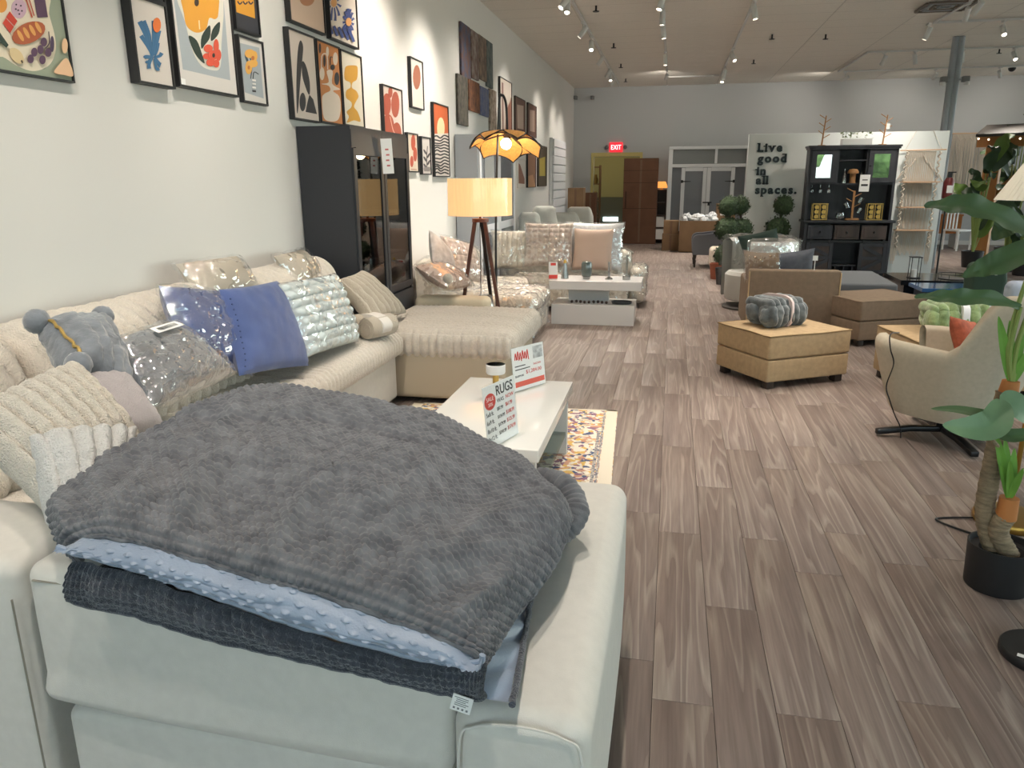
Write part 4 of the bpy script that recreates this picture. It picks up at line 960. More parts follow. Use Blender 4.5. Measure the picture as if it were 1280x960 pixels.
for k in range(2):
    y0 = .01+k*W_/2; y1 = y0+W_/2-.014; z0, z1 = .72, CZ-.15
    mb = MB()
    for yy in (y0+.025, y1-.025): mb.box((dX+.004, yy, (z0+z1)/2), (.02, .05, z1-z0))
    for zz in (z0+.025, z1-.02): mb.box((dX+.004, (y0+y1)/2, zz), (.02, y1-y0-.1, .05))
    d = mb.build('glass_door', M_CAB, cab, smooth=False)
    mb = MB(); mb.box((dX+.004, (y0+y1)/2, (z0+z1)/2), (.005, y1-y0-.1, z1-z0-.1)); mb.build('pane', M_CGL, d, smooth=False)
    mb = MB(); mb.box((dX+.006, (y0+y1)/2, .41), (.02, y1-y0, .58)); d = mb.build('lower_door', M_CAB, cab, smooth=False)
tg = WX(478, 188, CXF+.02); mb = MB(); mb.box((0, 0, 0), (.002, .085, .26)); o = tag(mb.build('price_tag', M_LABEL, smooth=False, loc=(CXF+.05, tg.y+.02, 1.79), rot=(.04, 0, radians(-62))), 'long white price tag hanging on the black cabinet door', 'price tag')
mb = MB()
for k in range(4): mb.box((.0014, .004*(k % 2), .05-.04*k), (.0004, .026, .012))
mb.build('tag_print', mat('tag_red_ink', 'c87070', .7), o, smooth=False)
# grey wardrobe further along the wall
M_GW = mat('wardrobe_grey', 'b3b8c0', .5); M_GWT = mat('wardrobe_trim_white', 'e4e6ea', .4)
wa = WX(568, 168, XW+.01); GY0 = wa.y; GXF = WY(597, 168, GY0).x; GY1 = WX(643, 184, GXF).y; GZ = wa.z
wd = thing('wardrobe', 'pale grey wardrobe with white trimmed glass doors beside the tripod lamp', 'wardrobe', (XW+.01, GY0, 0))
dX = GXF-XW-.02; W_ = GY1-GY0; mb = MB()
mb.box((dX/2, W_/2, GZ/2), (dX, W_, GZ), .006, 1); mb.build('body', M_GW, wd, smooth=False)
for k in range(2):
    y0 = .03+k*(W_-.06)/2; y1 = y0+(W_-.06)/2-.01; z0, z1 = .12, GZ-.12; mb = MB()
    for yy in (y0+.05, y1-.05): mb.box((dX+.012, yy, (z0+z1)/2), (.024, .1, z1-z0))
    for zz in (z0+.05, 1.0, z1-.05): mb.box((dX+.012, (y0+y1)/2, zz), (.024, y1-y0-.2, .1))
    d = mb.build('door', M_GWT, wd, smooth=False)
    for za, zb in ((z0+.1, .95), (1.05, z1-.1)):
        mb = MB(); mb.box((dX+.006, (y0+y1)/2, (za+zb)/2), (.006, y1-y0-.2, zb-za)); mb.build('pane', mat('grey_mirror_glass', '9aa2ad', .12, .5), d, smooth=False)
tg = WX(609, 205, GXF+.03); mb = MB(); mb.box((0, 0, 0), (.002, .12, .3)); tag(mb.build('price_tag', M_LABEL, smooth=False, loc=(GXF+.06, tg.y, tg.z-.05), rot=(0, 0, radians(-60))), 'white price tag hanging on the grey wardrobe door', 'price tag')
# slatted white cabinet near the back wall
sa = WX(687, 172, XW+.01); SY0 = sa.y; SXF = WY(689.5, 172, SY0).x+.03; SY1 = WX(706, 183, SXF).y; SZ = sa.z
sc_ = thing('slatted_cabinet', 'tall bright white cabinet of wide horizontal boards on a black plinth', 'cabinet', (XW+.01, SY0, 0))
dX = SXF-XW; W_ = min(SY1-SY0, YB-.6-SY0); mb = MB(); mb.box((dX/2-.01, W_/2, SZ/2+.42), (dX-.02, W_, SZ-.84)); mb.build('body', M_GWT, sc_, smooth=False)
mb = MB(); mb.box((dX/2, W_/2, .42), (dX, W_, .84)); mb.build('plinth', M_BLACK, sc_, smooth=False)
for k in range(9):
    hh = (SZ-.86)/9; mb = MB(); mb.box((dX+.005, W_/2, .85+hh*(k+.5)), (.03, W_-.02, hh-.025), .006, 1); mb.build('board', M_GWT, sc_, smooth=False)
# ================================================================== coffee table with signs, rug
M_GLOSS = mat('white_gloss', 'eeeeea', .12, coat=.5)
tx0, tx1, ty0, ty1, tz = -1.16, -.53, 3.12, 4.33, .45
ct = thing('coffee_table', 'glossy white rectangular coffee table holding the sale signs', 'table', ((tx0+tx1)/2, (ty0+ty1)/2, .012))
w, l = tx1-tx0, ty1-ty0
mb = MB(); mb.box((0, 0, tz-.035-.012), (w, l, .06), .004, 2); mb.build('tabletop', M_GLOSS, ct)
for s_ in (-1, 1):
    mb = MB(); mb.box((0, s_*(l/2-.06), .19), (w-.04, .03, .376), .002, 1); mb.build('end_panel', M_GLOSS, ct, smooth=False)
mb = MB(); mb.box((0, 0, .13), (w-.06, l-.16, .025)); mb.build('lower_shelf', glass_mat('shelf_glass', 'dfe6e4', .05, refl=.15), ct, smooth=False)
mb = MB(); mb.box((-w/2+.06, 0, .19), (.02, l-.16, .37)); mb.build('back_panel', M_GLOSS, ct, smooth=False)
M_RED = mat('sign_red', 'd0453c', .6); M_INK = mat('sign_ink', '2c2c2e', .6); M_ACR = glass_mat('acrylic', 'fdfefe', .02, refl=.03)
def sign(tl, tr, br, label, W=.27, H=.28):
    b = G(br[0], br[1], tz+.003); h = H
    a = G(tl[0], tl[1], tz+h); c = G(tr[0], tr[1], tz+h)
    d = (c-a); ang = atan2(d.y, d.x)
    o = Vector((b.x, b.y, tz+.002))-Vector((cos(ang), sin(ang), 0))*W; w, h = .216, .28
    r = thing('sale_sign', label, 'sign', o, 0, rot=(radians(-6), 0, ang)); r.scale = (W/.216, 1, H/.28)
    mb = MB(); mb.box((w/2, 0, h/2), (w, .0016, h)); mb.build('paper', mat('sign_paper', 'f4f2f0', .5), r, smooth=False)
    mb = MB(); mb.box((w/2, -.003, h/2+.001), (w+.012, .002, h+.008)); mb.box((w/2, .003, h/2+.001), (w+.012, .002, h+.008)); mb.box((w/2, .0, .0015), (w+.012, .07, .003)); mb.build('acrylic_holder', M_ACR, r, smooth=False)
    return r, w, h
s1, w, h = sign((597, 487), (643, 467), (648, 541), 'upright RUGS price sign with round red SALE badge on the coffee table')
y_ = -.0014
text('RUGS', .062, M_INK, s1, (.085, y_, .222), sx=.78, bold=.0008)
mb = MB(); mb.at((.042, y_, .207), (pi/2, 0, 0)); mb.lathe([(.037, 0), (.037, .0006), (0, .0006)], n=28); o = mb.build('sale_badge', M_RED, s1, smooth=False)
text('SALE', .026, mat('badge_white', 'f6dcd8', .6), s1, (.042, y_-.0008, .21), align='CENTER', sx=.9); text('30%', .022, MATS['badge_white'], s1, (.042, y_-.0008, .186), align='CENTER', sx=.9)
text('WAS', .026, M_INK, s1, (.088, y_, .188), sx=.85); text('NOW', .026, M_RED, s1, (.148, y_, .190), sx=.85)
for k, (a, b, c) in enumerate((('5x8 ft.', '$87.99', '$61.99'), ('6x9 ft.', '$154.99', '$108.99'), ('8x10 ft.', '$179.99', '$125.99'), ('9x12 ft.', '$249.99', '$174.99'))):
    z = .143-.037*k
    text(a, .027, M_INK, s1, (.008, y_, z), sx=.75); text(b, .022, M_INK, s1, (.083, y_, z+.01), sx=.7); text(c, .026, M_RED, s1, (.143, y_, z+.012), sx=.68)
s2, w, h = sign((636, 437), (681, 426), (682, 478), 'upright price sign with red lettering and a small grey photo on the coffee table', .275, .245)
for k in range(6):
    mb = MB(); pts = catmull([(.018+.016*k, y_, .2), (.024+.016*k, y_, .245+.01*(k % 2)), (.03+.016*k, y_, .2-.006*(k % 3))], 5); mb.tube(pts, .0026, 5); mb.build('red_script', M_RED, s2)
mb = MB(); mb.box((.175, y_, .225), (.066, .0006, .08)); mb.build('photo', mat('grey_photo', '8f8f90', .6, var=(30, .6), col2='d8d8d8'), s2, smooth=False)
text('NOW', .02, M_RED, s2, (.14, y_, .142)); text('$1,284.00', .034, M_RED, s2, (.085, y_, .098), sx=.8); text('$2,899.00', .018, M_INK, s2, (.012, y_, .088), sx=.8)
mb = MB()
for k in range(2): mb.box((.05+.015*k, y_, .158-.022*k), (.07+.03*k, .0006, .006))
mb.build('small_print', M_INK, s2, smooth=False)
mb = MB(); mb.box((.11, y_, .04), (.2, .0006, .034)); mb.build('red_bar', mat('sign_red_bar', 'e0604f', .6), s2, smooth=False)
cp = G(620, 497, tz); cn = thing('candle_holder', 'brass candle holder with a white ceramic cup on the coffee table', 'candle holder', (cp.x, cp.y, tz+.0))
M_BRASS = mat('brass', 'c9a45a', .42, .85)
mb = MB(); mb.lathe([(.0, 0), (.05, 0), (.05, .006), (.017, .012), (.017, .14), (.0, .14)], n=24); mb.build('stem', M_BRASS, cn)
mb = MB(); mb.lathe([(.0, .138), (.05, .138), (.053, .145), (.053, .188), (.05, .19)], n=28); mb.build('cup', mat('white_ceramic', 'efece8', .35), cn)
mb = MB(); mb.lathe([(.05, .19), (.044, .186), (.042, .165), (0, .163)], n=28); mb.build('cup_lining', M_BRASS, cn)
# rug
def rug_mat():
    m = bpy.data.materials.new('rug_pattern'); m.use_nodes = True; nt = m.node_tree; L = nt.links.new; b = nt.nodes['Principled BSDF']; b.inputs['Roughness'].default_value = .95
    tc = _n(nt, 'ShaderNodeTexCoord'); ns = _n(nt, 'ShaderNodeTexNoise'); ns.inputs['Scale'].default_value = 11; ns.inputs['Detail'].default_value = 3; L(tc.outputs['Object'], ns.inputs['Vector'])
    ad = _n(nt, 'ShaderNodeVectorMath', operation='MULTIPLY_ADD'); ad.inputs[1].default_value = (.09, .09, 0); L(ns.outputs['Color'], ad.inputs[0]); L(tc.outputs['Object'], ad.inputs[2])
    vo = _n(nt, 'ShaderNodeTexVoronoi'); vo.inputs['Scale'].default_value = 38; L(ad.outputs[0], vo.inputs['Vector'])
    sp = _n(nt, 'ShaderNodeSeparateColor'); L(vo.outputs['Color'], sp.inputs[0])
    r = _n(nt, 'ShaderNodeValToRGB'); r.color_ramp.interpolation = 'CONSTANT'; e = r.color_ramp.elements
    cols = [(0, 'e7dfd0'), (.26, 'd9b467'), (.40, 'c99a80'), (.52, 'e3dbcd'), (.64, '8d6a80'), (.76, '4f5c7c'), (.87, 'd3c3a8'), (.95, 'c08c72')]
    e[0].position = 0; e[0].color = (*hexc(cols[0][1]), 1); e[1].position = cols[1][0]; e[1].color = (*hexc(cols[1][1]), 1)
    for p, c in cols[2:]: x = e.new(p); x.color = (*hexc(c), 1)
    L(sp.outputs[0], r.inputs[0]); L(r.outputs[0], b.inputs['Base Color']); return m
r1, r2 = G(772, 515), G(764.7, 602); ra = atan2(r1.x-r2.x, r1.y-r2.y)
rg = thing('area_rug', 'cream bordered rug with multicolour distressed pattern under the coffee table', 'rug', (r1.x, r1.y, 0.0), -ra)
mb = MB(); mb.box((-.75, -1.25, .006), (1.5, 2.5, .01), .003, 1); mb.build('field', rug_mat(), rg, smooth=False)
M_RB = mat('rug_border_cream', 'ddd3c0', .95, bump=(200, .3, .003)); mb = MB()
for c, d in (((-.04, -1.25, .007), (.075, 2.5, .011)), ((-1.46, -1.25, .007), (.075, 2.5, .011)), ((-.75, -.012, .007), (1.5, .024, .011)), ((-.75, -2.48, .007), (1.5, .03, .011))): mb.box(c, d)
mb.build('border', M_RB, rg, smooth=False)
mb = MB(); mb.box((-.088, -1.1, .0125), (.014, 2.1, .001)); mb.box((-.11, -.95, .0125), (.02, .9, .001)); mb.build('navy_edge_band', mat('rug_navy', '46506b', .95, var=(60, .7), col2='d5cab8'), rg, smooth=False)
# ================================================================== lamps
M_WALNUT = mat('walnut', '5a3527', .4, var=(6, .2), stretch=(1, 1, .1)); M_SHADE = mat('linen_shade', 'd9b888', .9, emit=('ffcf8c', .75), var=(60, .06), stretch=(1, 1, .05))
LY = 6.78; lc = WY(600, 250, LY); z1 = WY(600, 223, LY).z; z0 = WY(600, 269, LY).z; rad = (WY(639, 245, LY).x-WY(561, 245, LY).x)/2
tl = thing('tripod_floor_lamp', 'walnut tripod floor lamp with lit linen drum shade in plastic', 'floor lamp', (lc.x, LY, 0))
mb = MB(); mb.lathe([(rad, z0), (rad, z1), (rad-.004, z1), (rad-.004, z0), (rad, z0)], n=48); sh = mb.build('drum_shade', M_SHADE, tl)
mb = MB(); mb.lathe([(rad+.006, z0-.004), (rad+.007, z1+.004)], n=60, fn=lambda a, z: 1+.012*sin(a*17)*sin(a*5)); mb.build('plastic_cover', glass_mat('thin_film', 'fdfdfd', .05, refl=.06), sh)
mb = MB(); mb.cyl((0, 0, z0-.04), (0, 0, z0+.1), .012); mb.cyl((0, 0, z0-.06), (0, 0, z0-.03), .075, n=24); mb.build('hub', M_WALNUT, tl)
mb = MB(); mb.ball((0, 0, z0+.14), .035); mb.build('bulb', mat('warm_bulb', 'ffe2b0', .5, emit=('ffd9a0', 12)), tl)
def leg(p0, p1, mt, name='leg'):
    mb = MB(); mb.tube([p0, Vector(p0).lerp(Vector(p1), .5), p1], [.022, .02, .014], 4); return mb.build(name, mt, tl, smooth=False)
zt = z0-.05
q = [(WY(575, 393, LY)-WY(588, 278, LY)), (WY(628, 395, LY)-WY(606, 278, LY))]
for s_, dv in ((-1, q[0]), (1, q[1])):
    k = zt/abs(dv.z); leg((s_*.045, -.02, zt), (s_*.045+dv.x*k, -.16, .0), M_WALNUT)
leg((0, .05, zt), (.06, .36, .0), mat('leg_dark', '221a17', .5))
mb = MB(); mb.tube(catmull([(-.01, .02, zt), (-.02, .06, .7), (-.03, .1, .45), (-.05, .25, .006), (-.4, .3, .006)], 8), .004, 6); mb.build('power_cord', M_BLACK, tl)
l = bpy.data.lights.new('lamp_light', 'POINT'); l.energy = 9; l.color = (1, .75, .45); l.shadow_soft_size = .05; lo = bpy.data.objects.new('lamp_light', l); COL.objects.link(lo); lo.parent = tl; lo.location = (0, 0, z0+.14)
# petal lamp
PYL = 7.12; pc = WY(634, 180, PYL); pb = WY(621, 390, PYL)
pl = thing('petal_floor_lamp', 'black arched floor lamp with lit woven flower petal shade', 'floor lamp', (pb.x, PYL, 0))
zs = pc.z; ox = pc.x-pb.x
mb = MB(); mb.lathe([(0, 0), (.15, 0), (.15, .015), (.02, .025), (0, .025)], n=28); mb.build('base', M_BLACK, pl)
top = zs+.42
mb = MB(); mb.tube(catmull([(0, 0, .02), (.0, 0, 1.2), (ox*.35, 0, top-.12), (ox*.6, 0, top), (ox*.9, 0, top-.06), (ox, 0, zs+.2), (ox, 0, zs+.1)], 10), .011, 8); mb.build('pole', M_BLACK, pl)
mb = MB(); mb.lathe([(.0, .12), (.03, .11), (.035, .05), (.045, .03), (.0, .03)], (ox, 0, zs), n=16); mb.build('socket', M_BLACK, pl)
M_PETAL = mat('woven_petal', 'c9924f', .8, emit=('e0a055', .18), var=(50, .18), bump=(160, .5, .003)); R_ = (WY(671, 190, PYL).x-WY(597, 190, PYL).x)/2
for k in range(7):
    a0 = 2*pi*k/7+.25; rise = .012*(k % 2)
    def pf(u, v, a0=a0, rise=rise):
        r = .03+R_*u; hw = .19*sin(min(1, u*1.02)*pi*.78)**.75+.012; t = (v-.5)*2*hw
        z = .085-.15*u**1.6+.05*(1-(2*v-1)**2)*u+rise; y = r*sin(a0)+t*cos(a0); ta = radians(-16)
        return (ox+r*cos(a0)-t*sin(a0), y*cos(ta)-z*sin(ta)*.5, zs+y*sin(ta)+z*cos(ta))
    mb = MB(); mb.grid(pf, 14, 10); p_ = mb.build('petal', M_PETAL, pl)
    rim = [pf(i/14, 0) for i in range(15)]+[pf(1, j/10) for j in range(1, 11)]+[pf(1-i/14, 1) for i in range(1, 15)]
    mb = MB(); mb.tube(rim, .0065, 5); mb.build('petal_rim', M_BLACK, p_)
mb = MB(); mb.ball((ox, -.05, zs-.0), .05, 16, 10); mb.build('bulb', mat('white_bulb', 'fff1d6', .5, emit=('fff1d6', 25)), pl)
l = bpy.data.lights.new('lamp_light', 'POINT'); l.energy = 3; l.color = (1, .8, .52); l.shadow_soft_size = .05; lo = bpy.data.objects.new('lamp_light', l); COL.objects.link(lo); lo.parent = pl; lo.location = (ox, 0, zs-.07)
# silver floor vase beside the tripod
vp = WY(607, 372, 6.58); zt = vp.z+.02
vs_ = thing('floor_vase', 'silver fluted floor vase standing under the tripod lamp', 'vase', (vp.x, 6.58, 0))
mb = MB(); mb.lathe([(.0, 0), (.07, 0), (.09, .03), (.1, zt*.3), (.105, zt*.62), (.085, zt*.82), (.055, zt*.93), (.066, zt), (.058, zt), (.045, zt*.93), (.0, zt*.88)], n=40, fn=lambda a, z: 1+.03*cos(a*12)*(1 if z < zt*.85 else .2)); mb.build('body', mat('silver_glaze', 'b9bab8', .22, .75), vs_)
# ================================================================== wrapped second sofa
M_WS = mat('ivory_wrapped_fabric', 'd9cfbf', .8, bump=(30, .6, .02), var=(12, .08))
s2f = thing('wrapped_sofa', 'ivory sectional sofa wrapped in clear plastic behind the tripod lamp', 'sofa')
def crink(a, sc, seed):
    return lambda p, n: p+Vector((nz(p, sc, seed), nz(p, sc, seed+4), nz(p, sc, seed+9)))*a
def wrapped(name, x0, x1, y0, y1, z0, z1, r=.09, ribs=0, ax=0, root=None):
    c = ((x0+x1)/2, (y0+y1)/2, (z0+z1)/2); d = (x1-x0, y1-y0, z1-z0); nb = (max(4, int(d[0]/.03)), max(4, int(d[1]/.03)), max(3, int(d[2]/.05)))
    def fn(p, n):
        q = p.copy()
        if ribs:
            k = abs(sin(pi*(p.x if ax == 0 else p.y)/ribs))**.6; q += n*.016*(k-.5)
        return q+Vector((nz(p, 6), nz(p, 6, 3), nz(p, 6, 7)))*.012
    mb = MB(); mb.box(c, d, r, 4, sub=nb, fn=fn); o = mb.build(name, M_WS, root or s2f)
    mb = MB(); mb.box(c, (d[0]+.03, d[1]+.03, d[2]+.03), r, 4, sub=nb, fn=crink(.03, 14, x0*7)); mb.build('plastic_wrap', M_WRAP, o)
SB = 9.95
wrapped('chaise_base', -2.45, -1.33, 7.42, 8.42, .03, .30, .05)
wrapped('chaise_cushion', -2.45, -1.3, 7.42, 8.42, .29, .47, .09, .07, 0)
wrapped('left_seat', -2.45, -1.7, 8.44, min(SB, GY0-.06), .05, .45, .08, .07, 1)
wrapped('left_back', -2.6, -2.3, 7.5, GY0-.06, .3, .82, .12, .09, 1)
wrapped('rear_seat', max(-2.0, GXF+.1), -.52, 9.42, SB, .05, .43, .08, .07, 0)
wrapped('rear_back', max(-2.28, GXF+.1), -.5, SB+.02, SB+.36, .1, .72, .1, .09, 0)
wrapped('right_arm', -.5, -.3, 9.9, 10.7, .05, .5, .08)
G2P = 'wrapped pillows on the second sofa'
M_GRIDP = mat('taupe_grid_plush', 'c3b1a5', .9, bump=(140, .5, .006))
pillow('throw_pillow', 'taupe grid quilted pillow in shiny plastic on the wrapped sofa', WY(686, 306, 9.62), .62, .56, .2, 4, 16, M_GRIDP, wrap=.08, group=G2P, res=50, quilt=(9, 8, .022), puff=.4)
pillow('throw_pillow', 'plain dusty beige square pillow at the end of the wrapped sofa', WY(741, 312, 9.5), .50, .52, .17, -6, 12, mat('dusty_beige', 'c2a999', .85), group=G2P, puff=.4)
pillow('back_cushion', 'white rounded cushion behind the plain dusty beige pillow', WY(742, 308, 9.76), .74, .60, .2, -6, 10, mat('white_wrapped_cloth', 'd9dadb', .7), wrap=.05, group=G2P, puff=.45)
pillow('throw_pillow', 'ivory channelled pillow behind the black lamp pole', WY(640, 312, 9.66), .56, .5, .2, 6, 16, M_WS, wrap=.06, group=G2P, res=40, ribs=8, ribdir=1, ribamp=.018)
pillow('throw_pillow', 'taupe pillow with pale checks leaning by the tripod leg', WX(578, 325, -2.08), .5, .46, .18, 62, 30, M_GRIDP, roll=14, wrap=.08, group=G2P, res=40, quilt=(7, 7, .016))
pillow('throw_pillow', 'pale grey marbled pillow wedged in the wrapped sofa corner', WX(553, 322, -2.1), .42, .38, .15, 70, 28, mat('grey_marble_cloth', 'c7c4c2', .8, var=(12, .25)), roll=36, group=G2P)
p = pillow('throw_pillow', 'rosy beige pillow with a white pompom lying in plastic', WX(556, 345, -1.95), .55, .34, .18, 80, 62, mat('rosy_fleece', 'cdb3a4', .9, bump=(90, .5, .006)), roll=6, wrap=.1, group=G2P)
mb = MB(); mb.ball((-.24, -.06, .03), .045, 14, 10); mb.build('pompom', M_FUR, p)
# white two-tier coffee table
a = G(687, 407); b = G(792, 408); zt = WY(795, 353, b.y).z
c2 = thing('coffee_table', 'white two-tier coffee table in front of the wrapped sofa', 'table', ((a.x+b.x)/2, b.y+.27, 0))
w = b.x-a.x; M_W2 = mat('white_lacquer', 'dcdad8', .25)
mb = MB(); mb.box((.02, 0, zt-.05), (w+.1, .54, .1), .004, 1); mb.build('top_slab', M_W2, c2, smooth=False)
mb = MB(); mb.box((-.0, 0, .115), (w, .54, .23), .004, 1); mb.build('base_block', M_W2, c2, smooth=False)
mb = MB(); mb.box((-.08, .12, (.23+zt-.1)/2), (w*.5, .12, zt-.33)); mb.build('support', M_W2, c2, smooth=False)
mb = MB(); mb.box((w/2-.03, .1, (.23+zt-.1)/2), (.02, .3, zt-.33)); mb.build('glass_support', M_ACR, c2, smooth=False)
Yt = b.y+.22; M_CHROME = mat('brushed_chrome', '9a9a98', .25, .9)
def on_table(name, label, px, prof, mt, cat, n=24, **k):
    p = WY(px, 350, Yt); r = thing(name, label, cat, (p.x, Yt, zt)); mb = MB(); mb.lathe(prof, n=n, **k); mb.build('body', mt, r); return r
r = on_table('cone_ornament', 'gold topped metal cone ornament on the white two-tier table', 706, [(0, 0), (.045, 0), (.045, .01), (.016, .19), (0, .19)], M_CHROME, 'ornament'); mb = MB(); mb.lathe([(.018, .17), (.017, .2), (.01, .215), (0, .218)], n=18); mb.build('gold_tip', M_BRASS, r)
r = on_table('glass_jar', 'smoky grey rounded glass jar on the white two-tier table', 733, [(.03, .03), (.055, .035), (.062, .07), (.062, .17), (.05, .2), (.03, .205), (0, .205)], mat('smoked_jar', '4f5a58', .1, coat=1), 'jar')
mb = MB(); mb.lathe([(0, 0), (.04, 0), (.045, .03), (0, .032)], n=18); mb.build('metal_foot', M_CHROME, r)
on_table('candlestick', 'slim brushed metal candlestick beside the smoky jar', 761, [(0, 0), (.045, 0), (.045, .008), (.014, .03), (.014, .19), (.02, .2), (0, .2)], M_CHROME, 'candlestick')
r = on_table('candlestick', 'glass chimney candlestick at the end of the white two-tier table', 783, [(0, 0), (.045, 0), (.047, .05), (.035, .055), (0, .055)], M_CHROME, 'candlestick'); mb = MB(); mb.lathe([(.012, .055), (.012, .28)], n=14); mb.build('glass_tube', glass_mat('clear_tube', 'e6eef0', .02, refl=.25), r)
p = WY(693, 350, Yt); r = thing('price_sign', 'small red and white price card on the white two-tier table', 'sign', (p.x, Yt-.1, zt), radians(15)); mb = MB(); mb.box((0, 0, .1), (.1, .004, .2)); mb.build('card', M_LABEL, r, smooth=False)
mb = MB(); mb.box((0, -.003, .03), (.1, .002, .045)); mb.build('red_band', M_RED, r, smooth=False); mb = MB(); mb.box((0, -.003, .175), (.06, .002, .03)); mb.build('red_heading', M_RED, r, smooth=False)
on = thing('bead_garland', 'dark bead garland on the lower tier of the two-tier table', 'ornament', (c2.location.x-.25, b.y+.12, .232)); 
for k in range(9):
    mb = MB(); mb.ball((.05*k, .03*sin(k*1.4), .017), .017, 10, 6); mb.build('bead', mat('dark_bead', '4b3a33', .5), on)
on = thing('tray', 'dark oval tray on the lower tier of the two-tier table', 'tray', (c2.location.x+.32, b.y+.15, .232)); mb = MB(); mb.lathe([(0, 0), (.11, 0), (.12, .03), (.11, .03), (.1, .008), (0, .008)], n=28, sc=(1, .7)); mb.build('dish', mat('slate', '3f4346', .4), on)
# ================================================================== shapes wrapped in plastic behind the second sofa
M_WW = mat('white_bubble_wrap', 'd2d2cb', .6, bump=(60, .5, .01))
def wrapped_chair(label, px, py0, py1, Y, w):
    a = WY(px, py1, Y); z1 = WY(px, py0, Y).z
    r = thing('wrapped_armchair', label, 'armchair', (a.x, Y, 0), 0, 'wrapped armchairs behind the second sofa')
    mb = MB(); mb.box((0, .24, z1/2), (w, .22, z1), .1, 4, sub=(10, 3, 12), fn=lambda p, n: Vector((p.x*(1-.28*max(0, p.z/(z1/2))), p.y, p.z))+Vector((nz(p, 7), nz(p, 7, 2), 0))*.02); mb.build('back', M_WW, r)
    mb = MB(); mb.box((0, -.12, .24), (w, .6, .44), .08, 4, sub=(8, 6, 4), fn=crink(.02, 8, px)); mb.build('seat', M_WW, r)
    for s_ in (-1, 1):
        mb = MB(); mb.box((s_*(w/2-.05), -.08, .34), (.12, .62, .6), .05, 3, sub=(2, 6, 5), fn=crink(.02, 8, px+s_)); mb.build('arm', M_WW, r)
    return r
wrapped_chair('wing armchair bundled in pale wrap, beside the black plinth', 700, 266, 300, 13.4, .78)
wrapped_chair('tall armchair bundled in pale wrap nearest the cardboard boxes', 722, 259, 300, 14.6, .62)
wrapped_chair('dim armchair in plastic between grey wardrobe and slatted cabinet', 677, 258, 300, 12.3, .5)
wrapped_chair('low armchair in plastic right behind the plastic grid pillow', 658, 266, 300, 11.1, .42)
# ================================================================== ottomans, bundles
M_TAN = mat('tan_microsuede', 'ad9472', .9, var=(25, .1), bump=(250, .3, .003)); M_BROWN = mat('brown_microsuede', '85725f', .9, var=(20, .08), bump=(250, .3, .003))
M_PIPE = mat('tan_piping', '7d6645', .8); M_FOOT = mat('dark_wood_foot', '2f241d', .5)
def storage_ottoman(label, n_, r_, l_, z, mt, grp=None, wl=None, pipe=None, byl=False):
    N = G(*n_, z); R = G(*r_, z); L_ = G(*l_, z)
    ex = (R-N); ang = atan2(ex.y, ex.x); w = ex.length; d = (L_-N).length
    if wl: w, d = wl
    if byl: dl = L_-N; ang = atan2(dl.y, dl.x)-pi/2
    r = thing('storage_ottoman', label, 'ottoman', (N.x, N.y, 0), ang, grp)
    mb = MB(); mb.box((w/2, d/2, (.06+z*.55)/2), (w, d, z*.55-.06), .015, 2); mb.build('body', mt, r)
    mb = MB(); mb.box((w/2, d/2, z*.78), (w+.006, d+.006, z*.44), .02, 3, sub=(10, 10, 2), fn=lambda p, n: p+Vector((0, 0, .012*(1-(2*p.x/w)**2)*(1-(2*p.y/d)**2) if p.z > 0 else 0))); mb.build('lid', mt, r)
    ring = [(0, 0), (w, 0), (w, d), (0, d)]; pts = []
    for i in range(4):
        a, b = ring[i], ring[(i+1) % 4]
        for k in range(8): pts.append((a[0]+(b[0]-a[0])*k/8, a[1]+(b[1]-a[1])*k/8, z-.006+.003*sin(i+k)))
    mb = MB(); mb.tube(pts, .006, 6, closed=True); mb.build('piping', pipe or M_PIPE, r)
    for x in (.06, w-.06):
        for y in (.06, d-.06): mb = MB(); mb.box((x, y, .035), (.07, .07, .07), .006, 1); mb.build('foot', M_FOOT, r)
    return r, N, ang, w, d
oA, NA, aA, wA, dA = storage_ottoman('tan storage ottoman carrying the grey rolled blanket', (963, 421), (1065, 412), (905, 402), .43, M_TAN, 'tan storage ottomans')
oB, NB, aB, wB, dB = storage_ottoman('tan storage ottoman carrying the green rolled blanket', (1153, 429), (1238, 413), (1097, 406), .43, M_TAN, 'tan storage ottomans', byl=True)
mb = MB(); mb.tube(catmull([(-.004, dB-.1, .3), (-.02, dB-.13, .24), (-.02, dB-.13, .2), (-.004, dB-.1, .14)], 6), .006, 6); mb.build('pull_loop', mat('orange_cord', 'b8762f', .7), oB)
